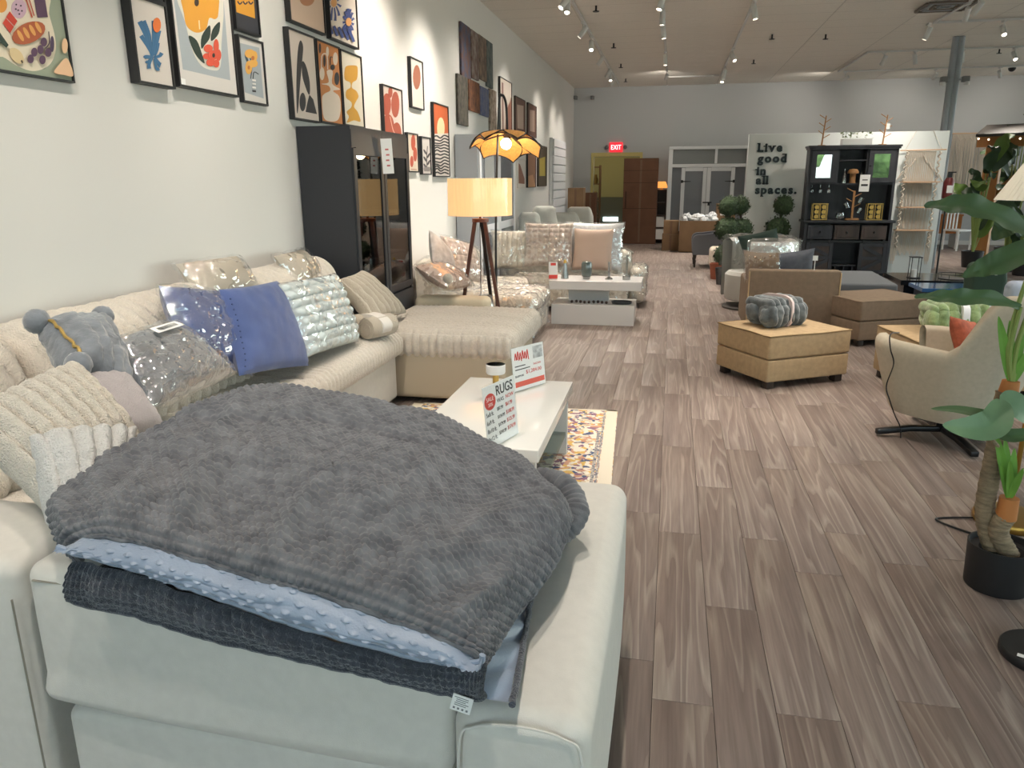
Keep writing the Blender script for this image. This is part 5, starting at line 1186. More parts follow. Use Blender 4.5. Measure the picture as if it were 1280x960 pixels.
def bundle(label, pos, rz, w, d, h, mt, ribs, strap, cat='blanket', lump=.02, strapw=.012):
    r = thing('folded_throw', label, cat, pos, rz)
    def rib(n_, seed, k):
        def fn(p, n):
            t = p.x/w*n_*pi; q = abs(sin(t+.9*sin(p.z*9+seed)))**.7
            o = p+n*(lump*(q-.4)) if n.length else p
            bump = .012*nz(p, 22, seed)
            return o+Vector((nz(p, 6, seed)*.015, bump, nz(p, 6, seed+3)*.015+bump))
        return fn
    for k, (cy, cz, dy, dz) in enumerate(((-d*.27, h*.42, d*.46, h*.8), (d*.2, h*.46, d*.56, h*.9), (0, h*.78, d*.8, h*.36))):
        mb = MB(); mb.box((0, cy, cz), (w*(1-.06*k), dy, dz), min(dy, dz)*.45, 5, sub=(46, 5, 5), fn=rib(ribs, 3.1*k+1, k)); mb.build('fold', mt, r)
    mb = MB(); mb.at((w*.02, 0, h*.5), (0, pi/2, 0)); mb.lathe([(1, -strapw), (1.01, -strapw), (1.01, strapw), (1, strapw)], n=28, fn=lambda a, z: 1/max(abs(cos(a))/(h*.56+lump), abs(sin(a))/(d*.53+lump))**1 if False else ((abs(cos(a))/(h*.53+lump*.4))**4+(abs(sin(a))/(d*.51+lump*.4))**4)**-.25); mb.build('ribbon', strap, r)
    return r
def on_ott(N, ang, x, y, z): return Vector((N.x+x*cos(ang)-y*sin(ang), N.y+x*sin(ang)+y*cos(ang), z))
bundle('grey ribbed plush throw tied with pale ribbon on the tan ottoman', on_ott(NA, aA, wA*.42, dA*.56, .445), aA+radians(8), .44, .34, .23, mat('grey_rib_plush', '3f4548', .85, sheen=.5, var=(16, .3), col2='6d7476', bump=(180, .5, .006)), 7, mat('pale_ribbon', 'd8c4c0', .4))
bundle('chunky light green knitted throw with white paper band on tan ottoman', on_ott(NB, aB, wB*.48, dB*.58, .445), aB+radians(-6), .46, .36, .22, mat('green_chunky_knit', '9bb07a', .9, sheen=.5, var=(14, .25), col2='70895a', bump=(60, .6, .01)), 6, mat('white_band', 'e9e9ea', .5), lump=.034, strapw=.024)
# brown pieces
bx = WY(937, 337, 8.2); bx2 = WY(1053, 337, 8.2)
bs = thing('brown_armchair', 'brown microsuede chair with its flat back turned, behind the tan ottoman', 'armchair', (bx.x, 8.2, 0)); w = bx2.x-bx.x; zb = bx.z
mb = MB(); mb.box((w/2, .07, (zb+.06)/2), (w, .14, zb-.06), .02, 2); mb.build('back', M_BROWN, bs)
for s_ in (0, 1):
    mb = MB(); mb.box((.07+s_*(w-.14), .55, .31), (.14, .82, .5), .03, 2); mb.build('arm', M_BROWN, bs)
mb = MB(); mb.box((w/2, .55, .27), (w-.29, .8, .34), .05, 3); mb.build('seat', M_BROWN, bs)
for s_ in (0, 1):
    mb = MB(); mb.tube([(.004+s_*(w-.008), -.002, .08), (.004+s_*(w-.008), -.002, zb-.02)], .006, 6); mb.build('piping', mat('light_tan_piping', 'c7ac84', .8), bs)
    mb = MB(); mb.box((.08+s_*(w-.16), .1, .03), (.06, .06, .06)); mb.build('foot', M_FOOT, bs, smooth=False)
    mb = MB(); mb.box((.08+s_*(w-.16), .85, .03), (.06, .06, .06)); mb.build('foot', M_FOOT, bs, smooth=False)
pillow('throw_pillow', 'slate grey pillow poking above the brown chair back', (bx.x+.42, 8.58, .66), .56, .44, .16, 186, 22, mat('slate_cloth', '62646c', .85, var=(18, .15)), roll=8, group='pillows on the display chairs')
pillow('throw_pillow', 'brown pillow in plastic at the corner of the brown chair', (bx.x+.16, 8.52, .66), .40, .42, .16, 150, 16, M_BROWN, wrap=.1, group='pillows on the display chairs')
mb = MB(); mb.cyl((0, 0, 0), (0, 0, .1), .004); mb.box((0, -.004, .12), (.05, .004, .05)); tag(mb.build('price_marker', M_LABEL, loc=(WY(1018, 335, 8.27).x, 8.27, zb)), 'tiny white price marker standing on the brown chair back', 'price tag')
oC, NC, aC, wC, dC = storage_ottoman('long brown storage ottoman beside the brown chair', (1068, 377), (1180, 371), (1057, 361), .45, M_BROWN, wl=(.84, .7), pipe=M_BROWN)
oC.location.x += .07
M_GREYB = mat('grey_bench_cloth', '6d7074', .85, bump=(260, .3, .003))
g0 = G(1054, 358, .5); gb = thing('grey_bench', 'long grey upholstered bench behind the brown ottoman', 'bench', (g0.x+.02, g0.y+.3, 0), radians(-2))
mb = MB(); mb.box((.29, .62, .45), (.6, 1.3, .1), .025, 3); mb.build('cushion', M_GREYB, gb)
mb = MB(); mb.box((.29, .62, .23), (.56, 1.26, .34), .01, 1); mb.build('base', mat('light_grey_base', '9d9d9c', .85), gb)
for x in (.06, .52):
    for y in (.05, 1.2): mb = MB(); mb.box((x, y, .03), (.05, .05, .06)); mb.build('foot', M_FOOT, gb, smooth=False)
# ================================================================== wrapped tub chair
tcx = WY(940, 340, 10.2); tcc = thing('tub_chair', 'round white tub chair wrapped in plastic beside the walkway', 'armchair', (tcx.x+.05, 10.25, 0))
def tub(rad, ztop, zbot, th, a0, a1, taper=.9, back=0.0, n=36, ex=1.0):
    """open tub shell, opening centred on angle pi (toward -x)"""
    mb = MB(); prof = [(0, 0), (0, .25), (0, .5), (0, .75), (0, .95), (.35, 1.0), (.7, 1.0), (1, .95), (1, .7), (1, .4), (1, 0)]
    def pt(u, v):
        a = a0+(a1-a0)*u; i = min(len(prof)-2, int(v*(len(prof)-1))); f = v*(len(prof)-1)-i
        s_ = prof[i][0]+(prof[i+1][0]-prof[i][0])*f; hz = prof[i][1]+(prof[i+1][1]-prof[i][1])*f
        zt = ztop+back*max(0, cos(a))**1.5; z = zbot+(zt-zbot)*hz; r = (rad*(taper+(1-taper)*hz)-th*s_)
        return (r*cos(a)*ex, r*sin(a), z)
    mb.grid(pt, n, 30); return mb
M_WTUB = mat('white_boucle', 'd3d1cb', .9, bump=(90, .5, .008))
t_ = tub(.5, .86, .1, .14, -2.2, 2.2, .97); t_.build('shell', M_WTUB, tcc, rot=(0, 0, radians(20)))
t_ = tub(.53, .9, .08, .22, -2.25, 2.25, .98); t_.v = [(x+.03*nz((x, y, z), 9, 2), y+.03*nz((x, y, z), 9, 5), z+.03*nz((x, y, z), 9, 8)) for x, y, z in t_.v]; t_.build('plastic_wrap', M_WRAP, tcc, rot=(0, 0, radians(20)))
mb = MB(); mb.lathe([(0, .1), (.36, .1), (.38, .14), (.38, .42), (.34, .46), (0, .46)], n=32); mb.build('seat', M_WTUB, tcc)
mb = MB(); mb.lathe([(0, 0), (.34, 0), (.34, .02), (.06, .03), (.05, .1), (0, .1)], (-.06, -.1, 0), n=32); mb.build('round_base', mat('base_grey', '5b5753', .5), tcc)
pillow('throw_pillow', 'dark green pillow in the white tub chair', (tcx.x+.1, 10.3, .74), .5, .46, .16, 160, 20, mat('dark_green_cloth', '3d4f48', .85), roll=14, group='pillows on the display chairs')
# ================================================================== cream swivel chair
M_CREAM = mat('cream_weave', 'b9ae9a', .9, bump=(380, .35, .003), var=(40, .05))
sw = thing('swivel_chair', 'cream upholstered swivel chair on a black star base beside the potted plant', 'armchair', (1.76, 5.06, 0), radians(-46))
def shell(out, zt_fn, zb_fn, a0, a1, n=48, th=.09):
    mb = MB(); prof = [(0, 0), (0, .12), (0, .3), (0, .5), (0, .7), (0, .86), (0, .95), (.2, 1.0), (.6, 1.01), (.9, .97), (1, .9), (1, .7), (1, .45), (1, .2)]
    def pt(u, v):
        a = a0+(a1-a0)*u; k = v*(len(prof)-1); i = min(len(prof)-2, int(k)); f = k-i
        s_ = prof[i][0]+(prof[i+1][0]-prof[i][0])*f; hz = prof[i][1]+(prof[i+1][1]-prof[i][1])*f
        c, s2 = cos(a), sin(a); rx, ry = out; sup = (abs(c/rx)**3.2+abs(s2/ry)**3.2)**(-1/3.2)
        tp = .70+.30*min(1, hz*1.15)**.8; r = sup*tp-th*s_
        lean = .14*max(0, c)*hz
        return (r*c+lean, r*s2, zb_fn(a)+(zt_fn(a)-zb_fn(a))*hz)
    mb.grid(pt, n, 34); return mb
def ztop(a):
    c = cos(a); t = min(1, max(0, (c-.30)/.4)); t = t*t*(3-2*t); return .63-.02*c*(1-t)+.34*t
sh_ = shell((.40, .40), ztop, lambda a: .17, -2.55, 2.55); o = sh_.build('shell', M_CREAM, sw)
mb = MB(); mb.lathe([(0, .16), (.26, .17), (.34, .26), (.36, .42), (.33, .46), (0, .47)], n=32, sc=(.98, .9)); mb.build('seat', M_CREAM, sw)
M_SB = mat('star_base_black', '1b1b1d', .35, .4)
mb = MB(); mb.cyl((0, 0, .06), (0, 0, .18), .04, .05); mb.build('column', M_SB, sw)
for k in range(4):
    a = pi/4+pi/2*k+.15; d = Vector((cos(a), sin(a), 0))
    mb = MB(); mb.at((0, 0, 0), (0, 0, a)); mb.box((.2, 0, .055), (.42, .05, .035), .008, 1, sub=(6, 1, 1), fn=lambda p, n: p+Vector((0, 0, -.025*max(0, p.x/.2)))); mb.build('star_leg', M_SB, sw)
pillow('throw_pillow', 'rust red pillow inside the cream swivel chair', WY(1212, 432, 5.22), .40, .36, .13, 50, 26, mat('rust_cloth', 'a5543b', .85, var=(30, .25)), roll=12, group='pillows on the display chairs')
cr = catmull([tuple(WY(x, y, Y)) for x, y, Y in ((1124, 416, 5.02), (1113, 418, 4.86), (1113, 436, 4.86), (1117, 455, 4.9), (1108, 482, 4.92), (1112, 500, 4.92), (1119, 520, 4.95), (1125, 533, 4.97), (1126, 548, 4.98))], 6)
mb = MB(); mb.tube(cr, .004, 6); tag(mb.build('power_cord', M_BLACK), 'thin black cord hanging over the arm of the cream swivel chair', 'cord')
# ================================================================== potted plant
PC = Vector((1.36, 3.10, 0)); M_POT = mat('black_pot', '1c1c1e', .5); M_SOIL = mat('black_soil', '121212', .95)
M_TRUNK = mat('fibrous_trunk', '8d7b62', .9, var=(20, .3), bump=(60, .7, .01), stretch=(1, 1, 4)); M_LEAF = mat('banana_leaf', '46603a', .5, var=(5, .2)); M_LEAF2 = mat('young_leaf', '6d9a3c', .5, var=(6, .2)); M_STEM = mat('leaf_stem', '8a9a52', .5)
pt_ = thing('potted_plant', 'artificial broad leaf plant with ringed trunks in black pot', 'plant', PC)
mb = MB(); mb.lathe([(0, 0), (.112, 0), (.116, .01), (.122, .185), (.116, .185), (.112, .16), (0, .16)], n=40); mb.build('pot', M_POT, pt_)
mb = MB(); mb.lathe([(.112, .158), (0, .165)], n=30); mb.build('soil', M_SOIL, pt_)
def loc(x, y, Y): return WY(x, y, Y)-PC
def trunk(pts, r0, r1):
    p = catmull([tuple(q) for q in pts], 16); n = len(p); mb = MB(); mb.tube(p, [(r0+(r1-r0)*i/n)*(1+.07*(i % 3 == 0)) for i in range(n)], 14); return mb.build('trunk', M_TRUNK, pt_)
t1 = [Vector((-.03, .0, .15)), loc(1231, 640, 3.1), loc(1243, 570, 3.1), loc(1258, 490, 3.12)]
trunk(t1, .034, .036)
t2 = [Vector((.02, -.03, .15)), loc(1248, 665, 3.06), loc(1257, 645, 3.05)]
trunk(t2, .034, .036)
mb = MB(); a, b = loc(1257, 648, 3.05), loc(1262, 622, 3.05); mb.cyl(a, b, .037, .034); mb.build('orange_collar', mat('terracotta_collar', 'b8743c', .7), pt_)
mb = MB(); a, b = loc(1258, 500, 3.12), loc(1264, 476, 3.12); mb.cyl(a, b, .037, .03); mb.build('orange_collar', MATS['terracotta_collar'], pt_)
def leaf(root, pts, w, mt, fold=.25, name='leaf', n=18, m_=8, wav=.0, tipw=.0, up=Vector((0, 0, 1))):
    c = catmull([tuple(p) for p in pts], 8); N = len(c)-1
    def pf(u, v):
        k = u*N; i = min(N-1, int(k)); f = k-i; p = Vector(c[i]).lerp(Vector(c[i+1]), f); t = (Vector(c[min(N, i+1)])-Vector(c[max(0, i-1)])).normalized()
        s_ = t.cross(up); s_ = s_.normalized() if s_.length > 1e-4 else Vector((1, 0, 0)); nn = s_.cross(t)
        hw = w*(sin(pi*min(1, .02+.98*u)**.8)**.75+tipw); q = (v-.5)*2
        return tuple(p+s_*hw*q+nn*(fold*hw*(abs(q))-fold*.3*hw+wav*sin(u*26+q*2)*abs(q)))
    mb = MB(); mb.grid(pf, n*2, m_); o = mb.build(name, mt, root)
    return o
def stem(root, pts, r=.009, mt=None):
    c = catmull([tuple(p) for p in pts], 8); mb = MB(); mb.tube(c, [r*(1-.4*i/len(c)) for i in range(len(c))], 7); return mb.build('stem', mt or M_STEM, root)
tipU = Vector((.15, -.75, .62))
crown = loc(1264, 480, 3.12)
for tip, mid, base, w, st in (((1155, 257, 3.02), (1215, 258, 3.0), (1300, 300, 3.1), .05, (1262, 420, 3.1)), ((1203, 346, 2.95), (1245, 330, 2.95), (1320, 308, 3.05), .046, (1275, 420, 3.1)),
                              ((1143, 371, 3.0), (1200, 372, 2.98), (1276, 384, 3.08), .034, (1262, 440, 3.1)), ((1240, 300, 3.2), (1262, 280, 3.2), (1300, 300, 3.2), .05, (1285, 400, 3.15))):
    B = loc(*base); leaf(pt_, [B, loc((base[0]+mid[0])/2, (base[1]+mid[1])/2-5, (base[2]+mid[2])/2), loc(*mid), loc((mid[0]*.5+tip[0]*.5), (mid[1]+tip[1])/2-1, mid[2]), loc(*tip)], w, M_LEAF, up=tipU, wav=.006)
    stem(pt_, [crown, loc(*st), B], .011)
leaf(pt_, [loc(1252, 500, 2.98), loc(1243, 528, 2.9), loc(1215, 535, 2.88), loc(1178, 531, 2.9)], .055, mat('grey_green_leaf', '6c8a66', .5, var=(5, .2)), up=Vector((-.2, -.9, .5)))
leaf(pt_, [loc(1262, 520, 3.0), loc(1230, 518, 2.95), loc(1195, 512, 2.98), loc(1163, 511, 3.0)], .022, M_LEAF, up=Vector((0, -.6, .8)))
leaf(pt_, [loc(1252, 492, 3.0), loc(1275, 512, 2.98), loc(1300, 535, 3.0)], .05, MATS['grey_green_leaf'], up=Vector((0, -.7, .7)))
leaf(pt_, [loc(1230, 530, 3.0), loc(1265, 545, 2.98), loc(1310, 535, 3.0)], .03, M_LEAF, up=Vector((0, -.7, .7)))
stem(pt_, [loc(1250, 560, 3.05), loc(1240, 548, 2.98), loc(1236, 530, 2.95)], .008, M_TRUNK)
sp_ = loc(1261, 625, 3.05)
for tip, w in (((1244, 540, 3.02), .018), ((1256, 548, 3.05), .018), ((1268, 560, 3.05), .018), ((1279, 585, 3.0), .016), ((1262, 575, 2.98), .014), ((1250, 580, 3.0), .014)):
    T = loc(*tip); leaf(pt_, [sp_, sp_.lerp(T, .5)+Vector((0, 0, .01)), T], w, M_LEAF2, up=Vector((.1, -1, .1)), name='sprout_leaf')
for tip, w in (((1248, 395, 3.08), .02), ((1262, 400, 3.1), .018), ((1278, 410, 3.1), .02), ((1290, 430, 3.1), .018)):
    T = loc(*tip); leaf(pt_, [crown, crown.lerp(T, .5), T], w, M_LEAF2, up=Vector((.1, -1, .1)), name='sprout_leaf')
# ================================================================== brass lamp, black base, papers
bp_ = G(1262, 655); bl_ = thing('pleated_floor_lamp', 'floor lamp with brass disc base and white pleated shade behind the potted plant', 'floor lamp', (bp_.x, bp_.y+.02, 0))
mb = MB(); mb.lathe([(0, 0), (.15, 0), (.155, .008), (.155, .032), (.148, .042), (.02, .046), (0, .046)], n=48); mb.build('base', mat('old_brass', 'a07c3c', .3, .9), bl_)
mb = MB(); mb.cyl((0, 0, .04), (0, 0, 1.7), .011); mb.build('pole', MATS['old_brass'], bl_)
zsb = WY(1248, 250, bp_.y+.02).z; rs = bl_.location.x-WY(1248, 250, bp_.y+.02).x
rs = max(.2, rs)
mb = MB(); mb.lathe([(rs, zsb), (rs*.42, zsb+.26)], n=120, fn=lambda a, z: 1+.012*(1 if int(round(a/(2*pi)*120)) % 2 else -1)); mb.build('pleated_shade', mat('pleated_white', 'e3dccb', .85, emit=('fff2d8', .08)), bl_, angle=10)
cd_ = catmull([(-.155, 0, .01), (-.26, -.01, .006), (-.33, -.04, .006), (-.3, -.1, .006), (-.16, -.22, .006), (-.02, -.26, .006), (.12, -.2, .006)], 8)
mb = MB(); mb.tube(cd_, .005, 6); mb.build('power_cord', M_BLACK, bl_)
dk = G(1292, 822); db = thing('lamp_base', 'round black floor lamp base with white sticker near the plant pot', 'floor lamp', (dk.x+.03, dk.y, 0))
mb = MB(); mb.lathe([(0, 0), (.13, 0), (.135, .006), (.135, .026), (.13, .032), (0, .034)], n=44); mb.build('base', M_BLACK, db)
mb = MB(); mb.cyl((.0, 0, .03), (0, 0, 1.5), .011); mb.build('pole', M_BLACK, db)
mb = MB(); mb.lathe([(.13, 1.42), (.12, 1.5), (.07, 1.57), (.012, 1.6), (0, 1.6)], n=32); mb.build('dome_shade', M_BLACK, db)
st_ = G(1278, 820, .035); mb = MB(); mb.box((0, 0, 0), (.03, .02, .001)); mb.build('sticker', M_LABEL, db, smooth=False, loc=(st_.x-db.location.x, st_.y-db.location.y, .035), rot=(0, 0, -.5))
pp = G(1284, 695); ps = thing('paper_sheet', 'white sheet with black stripes on the floor behind the plant pot', 'paper', (pp.x+.03, pp.y, 0), radians(30))
mb = MB(); mb.box((0, 0, .002), (.16, .22, .002)); mb.build('sheet', M_LABEL, ps, smooth=False)
for k in range(6):
    mb = MB(); mb.box((0, -.085+.034*k, .0035), (.13, .012, .0006)); mb.build('stripe', M_BLACK, ps, smooth=False)
# ================================================================== black table, table tinted with reflected sky, green sack
bt0 = G(1119, 347, .46); bt = thing('black_table', 'low black glass topped table in front of the white partition', 'table', (bt0.x, bt0.y-.25, 0)); M_BT = mat('black_gloss', '1e1f22', .12, coat=.4)
mb = MB(); mb.box((.5, .4, .43), (1.0, .8, .06), .004, 1); mb.build('tabletop', M_BT, bt, smooth=False)
mb = MB(); mb.box((.5, .4, .2), (.9, .7, .4)); mb.build('pedestal', M_BT, bt, smooth=False)
zt = .46
lt = thing('candle_lantern', 'open black wire candle lantern on the black table', 'lantern', (bt0.x+.2, bt0.y, zt))
for x in (-.05, .05):
    for y in (-.05, .05): mb = MB(); mb.cyl((x, y, 0), (x, y, .24), .005, n=6); mb.build('post', M_BLACK, lt)
mb = MB(); mb.box((0, 0, .005), (.12, .12, .01)); mb.build('floor_plate', M_BLACK, lt, smooth=False); mb = MB(); mb.box((0, 0, .245), (.12, .12, .01)); mb.build('roof_plate', M_BLACK, lt, smooth=False)
mb = MB(); mb.cyl((0, 0, .01), (0, 0, .1), .03, n=16); mb.build('candle', M_WHITE, lt)
ty = thing('wire_tray', 'round black wire tray on the black table', 'tray', (bt0.x+.62, bt0.y, zt))
mb = MB(); mb.lathe([(0, 0), (.15, 0), (.15, .008), (0, .008)], n=32); mb.build('plate', M_BLACK, ty)
mb = MB(); mb.tube([(.155*cos(2*pi*k/32), .155*sin(2*pi*k/32), .055) for k in range(32)], .004, 6, closed=True); mb.build('rail', M_BLACK, ty)
for k in range(6):
    a = 2*pi*k/6; mb = MB(); mb.cyl((.15*cos(a), .15*sin(a), .004), (.155*cos(a), .155*sin(a), .055), .003, n=6); mb.build('rail_post', M_BLACK, ty)
b0 = G(1152, 360, .47); b1 = G(1236, 360, .47)
bb = thing('sky_tinted_table', 'low glossy table coloured with reflected sky blue next to the green sack', 'table', (b0.x, b0.y, 0)); mb = MB(); mb.box(((b1.x-b0.x)/2, .22, .45), (b1.x-b0.x, .5, .04), .004, 1); mb.build('tabletop', mat('sky_reflection_gloss', '3f6fa8', .08, coat=1), bb, smooth=False)  # sky reflection put into the blue base colour of the top
mb = MB(); mb.box(((b1.x-b0.x)/2, .22, .215), (b1.x-b0.x-.1, .4, .43)); mb.build('pedestal', mat('navy_panel', '2c3a52', .4), bb, smooth=False)
g0 = WY(1218, 329, 8.1); g1 = WY(1264, 329, 8.1)
gs = thing('green_sack', 'dark green sack with small pale lettering behind the big leaves', 'bag', ((g0.x+g1.x)/2, 8.1, 0)); w = g1.x-g0.x
mb = MB(); mb.box((0, .1, g0.z/2), (w, .2, g0.z), .05, 4, sub=(8, 3, 12), fn=lambda p, n: Vector((p.x*(1-.18*(p.z < 0)*abs(p.z)), p.y, p.z))+Vector((nz(p, 6), nz(p, 6, 3), 0))*.02); mb.build('sack', mat('green_sackcloth', '34493a', .8), gs)
mb = MB()
for k in range(5): mb.box((-.1+.035*k, -.016, g0.z-.1), (.022, .002, .022 if k % 2 == 0 else .016))
mb.build('pale_lettering', mat('pale_ink', 'b9c2b4', .7), gs, smooth=False)
q0 = WY(1263, 352, 6.6); la = thing('pale_blue_armchair', 'pale blue armchair mostly hidden behind the potted plant', 'armchair', (q0.x+.4, 6.9, 0)); M_PB = mat('pale_blue_cloth', 'a9b3c4', .9, bump=(300, .3, .003))
mb = MB(); mb.box((0, -.25, q0.z/2+.04), (.8, .18, q0.z-.08), .06, 4); mb.build('back', M_PB, la)
mb = MB(); mb.box((0, .12, .26), (.72, .6, .36), .06, 4); mb.build('seat', M_PB, la)
for s_ in (-1, 1):
    mb = MB(); mb.box((s_*.36, .1, .32), (.12, .62, .5), .04, 3); mb.build('arm', M_PB, la)
    for y in (-.25, .35): mb = MB(); mb.cyl((s_*.32, y, 0), (s_*.32, y, .09), .02); mb.build('foot', M_FOOT, la)
# ================================================================== lettering on the partition
M_LET = mat('letter_black', '17262c', .5)
lines = (('Live', (947, 189.5)), ('good', (946.5, 203)), ('in', (945.5, 218.5)), ('all', (944.5, 230)), ('spaces.', (943.5, 242)))
def serif_text(body, size):
    me = text_mesh(body, size, bold=.008, extrude=.012, sx=1.12); return me
for body, (px, py) in lines:
    p = WY(px, py, PY); r = thing('wall_lettering', 'black raised serif lettering reading %s on the white partition' % body.replace('.', ''), 'lettering', (p.x, PY-.013, p.z), 0, 'lettering on the partition')
    x = 0.0; h = .148
    for ch in body:
        me = text_mesh(ch, h*1.28, bold=.009, extrude=.012)
        if not me.vertices: continue
        xs = [v.co.x for v in me.vertices]; ys = [v.co.y for v in me.vertices]; w = max(xs)-min(xs); x0 = min(xs)
        for v in me.vertices: v.co.x -= x0
        me.materials.clear(); me.materials.append(M_LET); o = link('letter', me, r, (x, 0, 0), (pi/2, 0, 0))
        mb = MB(); bars = []
        T = max(ys)
        if ch in 'lid': bars += [(.5*w if ch != 'd' else w-.02, 0.0), ((.0 if ch != 'd' else w-.05), T if ch != 'i' else T*.72)]
        if ch == 'L': bars += [(.01, 0), (.01, T)]
        if ch == 'n': bars += [(.025, 0), (w-.025, 0)]
        if ch == 'p': bars += [(.02, min(ys))]
        if ch == 'v': bars += [(.015, T), (w-.015, T)]
        for bx_, bz in bars: mb.box((bx_, 0, bz+(.008 if bz < T*.5 else -.008)), (.05, .024, .018))
        if bars: mb.build('serif', M_LET, o.parent, smooth=False, loc=(x, 0, 0))
        x += w+.020
# ================================================================== hutch
M_HU = mat('hutch_charcoal_wood', '33343a', .55, var=(9, .3), stretch=(1, 1, .15)); M_HUD = mat('hutch_dark_inside', '24262d', .6); M_HUB = mat('hutch_brown_wood', '463a36', .55, var=(7, .4), stretch=(1, 1, .2))
HY = 13.25
hx = lambda px, py=250: WY(px, py, HY).x
hz = lambda py, px=1060: WY(px, py, HY).z
H0, H1 = hx(1006, 280), hx(1116, 280); HT = hz(183, 1010); HC_ = hz(277); HW = H1-H0
hu = thing('hutch_cabinet', 'dark wood hutch cabinet with glazed doors against the white partition', 'cabinet', (H0, HY, 0))
LX = lambda px, py: WY(px, py, HY).x-H0
mb = MB()
for x in (.02, HW-.02): mb.box((x, .22, HC_/2), (.04, .44, HC_-.04)); mb.box((x, .29, (HC_+HT)/2), (.04, .3, HT-HC_))
mb.box((HW/2, .43, HT/2), (HW-.06, .02, HT-.04)); mb.box((HW/2, .22, .05), (HW-.06, .42, .1)); mb.build('carcass', M_HU, hu, smooth=False)
mb = MB(); mb.box((HW/2, .2, HC_), (HW+.06, .5, .035), .006, 1); mb.build('counter', M_HU, hu, smooth=False)
mb = MB(); mb.box((HW/2, .27, HT), (HW+.06, .38, .03), .004, 1); mb.box((HW/2, .27, HT-.03), (HW+.03, .35, .03)); mb.build('cornice', M_HU, hu, smooth=False)
zs_ = hz(230); zm = hz(200, 1068)
mb = MB(); mb.box((HW/2, .29, zs_), (HW-.08, .28, .025)); mb.build('shelf', M_HU, hu, smooth=False)
xa, xb = LX(1050, 205), LX(1087, 205)
mb = MB(); mb.box(((xa+xb)/2, .29, zm), (xb-xa-.02, .26, .02)); mb.build('shelf', M_HU, hu, smooth=False)
for x in (xa, xb): mb = MB(); mb.box((x, .29, (zs_+HT)/2), (.03, .28, HT-zs_-.04)); mb.build('divider', M_HU, hu, smooth=False)
M_HGL = glass_mat('hutch_glass', 'c8d0d0', .01, refl=.35)
for x0, x1 in ((.04, xa-.015), (xb+.015, HW-.04)):
    z0, z1 = zs_+.02, HT-.05; mb = MB(); b_ = .075
    for x in (x0+b_/2, x1-b_/2): mb.box((x, .13, (z0+z1)/2), (b_, .022, z1-z0))
    for z in (z0+b_/2, z1-b_/2): mb.box(((x0+x1)/2, .13, z), (x1-x0-2*b_, .022, b_))
    d = mb.build('glazed_door', M_HU, hu, smooth=False)
    mb = MB(); mb.box(((x0+x1)/2, .135, (z0+z1)/2), (x1-x0-2*b_, .004, z1-z0-2*b_)); mb.build('pane', M_HGL, d, smooth=False)
    mb = MB(); mb.ball((x1-.03 if x0 < .1 else x0+.03, .112, (z0+z1)/2), .012, 8, 6); mb.build('knob', M_BLACK, d)
for k in range(3):
    x0 = .05+k*(HW-.1)/3; x1 = x0+(HW-.1)/3-.03; z0, z1 = hz(299), hz(281.5)
    mb = MB(); mb.box(((x0+x1)/2, -.008, (z0+z1)/2), (x1-x0, .02, z1-z0), .004, 1); mb.box(((x0+x1)/2, -.02, (z0+z1)/2), (x1-x0-.08, .012, z1-z0-.07), .003, 1); d = mb.build('drawer', M_HUB if k else M_HU, hu, smooth=False)
    mb = MB(); mb.ball(((x0+x1)/2, -.035, (z0+z1)/2), .018, 8, 6); mb.build('knob', M_BLACK, d)
zr = hz(302)
mb = MB(); mb.box((HW/2, -.012, zr), (HW-.08, .012, .03)); mb.build('door_rail', M_BLACK, hu, smooth=False)
for k, (x0, x1) in enumerate(((.05, HW*.35), (HW*.65, HW-.05))):
    z0, z1 = .12, zr-.02; mb = MB(); mb.box(((x0+x1)/2, -.006, (z0+z1)/2), (x1-x0, .016, z1-z0)); d = mb.build('barn_door', M_HUB, hu, smooth=False)
    mb = MB(); b_ = .055
    for x in (x0+b_/2, x1-b_/2): mb.box((x, -.022, (z0+z1)/2), (b_, .016, z1-z0))
    for z in (z0+b_/2, (z0+z1)/2, z1-b_/2): mb.box(((x0+x1)/2, -.022, z), (x1-x0-2*b_, .016, b_))
    mb.build('door_frame', M_HU, d, smooth=False)
    for z_0, z_1, fl in ((z0+b_, (z0+z1)/2-b_/2, 1), ((z0+z1)/2+b_/2, z1-b_, -1)):
        w_, h_ = x1-x0-2*b_, z_1-z_0; a = atan2(h_, w_)*fl; mb = MB(); mb.at(((x0+x1)/2, -.021, (z_0+z_1)/2), (0, -a, 0)); mb.box((0, 0, 0), (sqrt(w_*w_+h_*h_)-.03, .012, .05)); mb.build('brace', M_HU, d, smooth=False)
    for x in (x0+.06, x1-.06): mb = MB(); mb.box((x, -.03, zr), (.03, .012, .07)); mb.build('hanger', M_BLACK, d, smooth=False)
mb = MB(); mb.box((HW/2, .3, .5), (HW*.28, .2, .75)); mb.build('centre_niche', M_HUD, hu, smooth=False)
mb = MB(); mb.box((HW/2, .1, hz(332)), (HW*.28, .2, .02)); mb.build('niche_shelf', M_HU, hu, smooth=False)
for k in range(3): mb = MB(); mb.box((HW*(.40+.1*k), .1, (hz(332)+.1)/2), (.015, .2, hz(332)-.1)); mb.build('wine_divider', M_HU, hu, smooth=False)
for k in range(3):
    gx = .1+.13*k; g_ = thing('wine_glass', 'stemmed wine glass hanging upside down under the hutch shelf', 'glass', (H0+gx, HY+.25, zs_-.14), 0, 'wine glasses hanging in the hutch'); mb = MB(); mb.lathe([(.028, 0), (.034, .04), (.02, .075), (.004, .085), (.004, .12), (.03, .124), (0, .126)], n=16); mb.build('bowl', glass_mat('clear_tube'), g_)
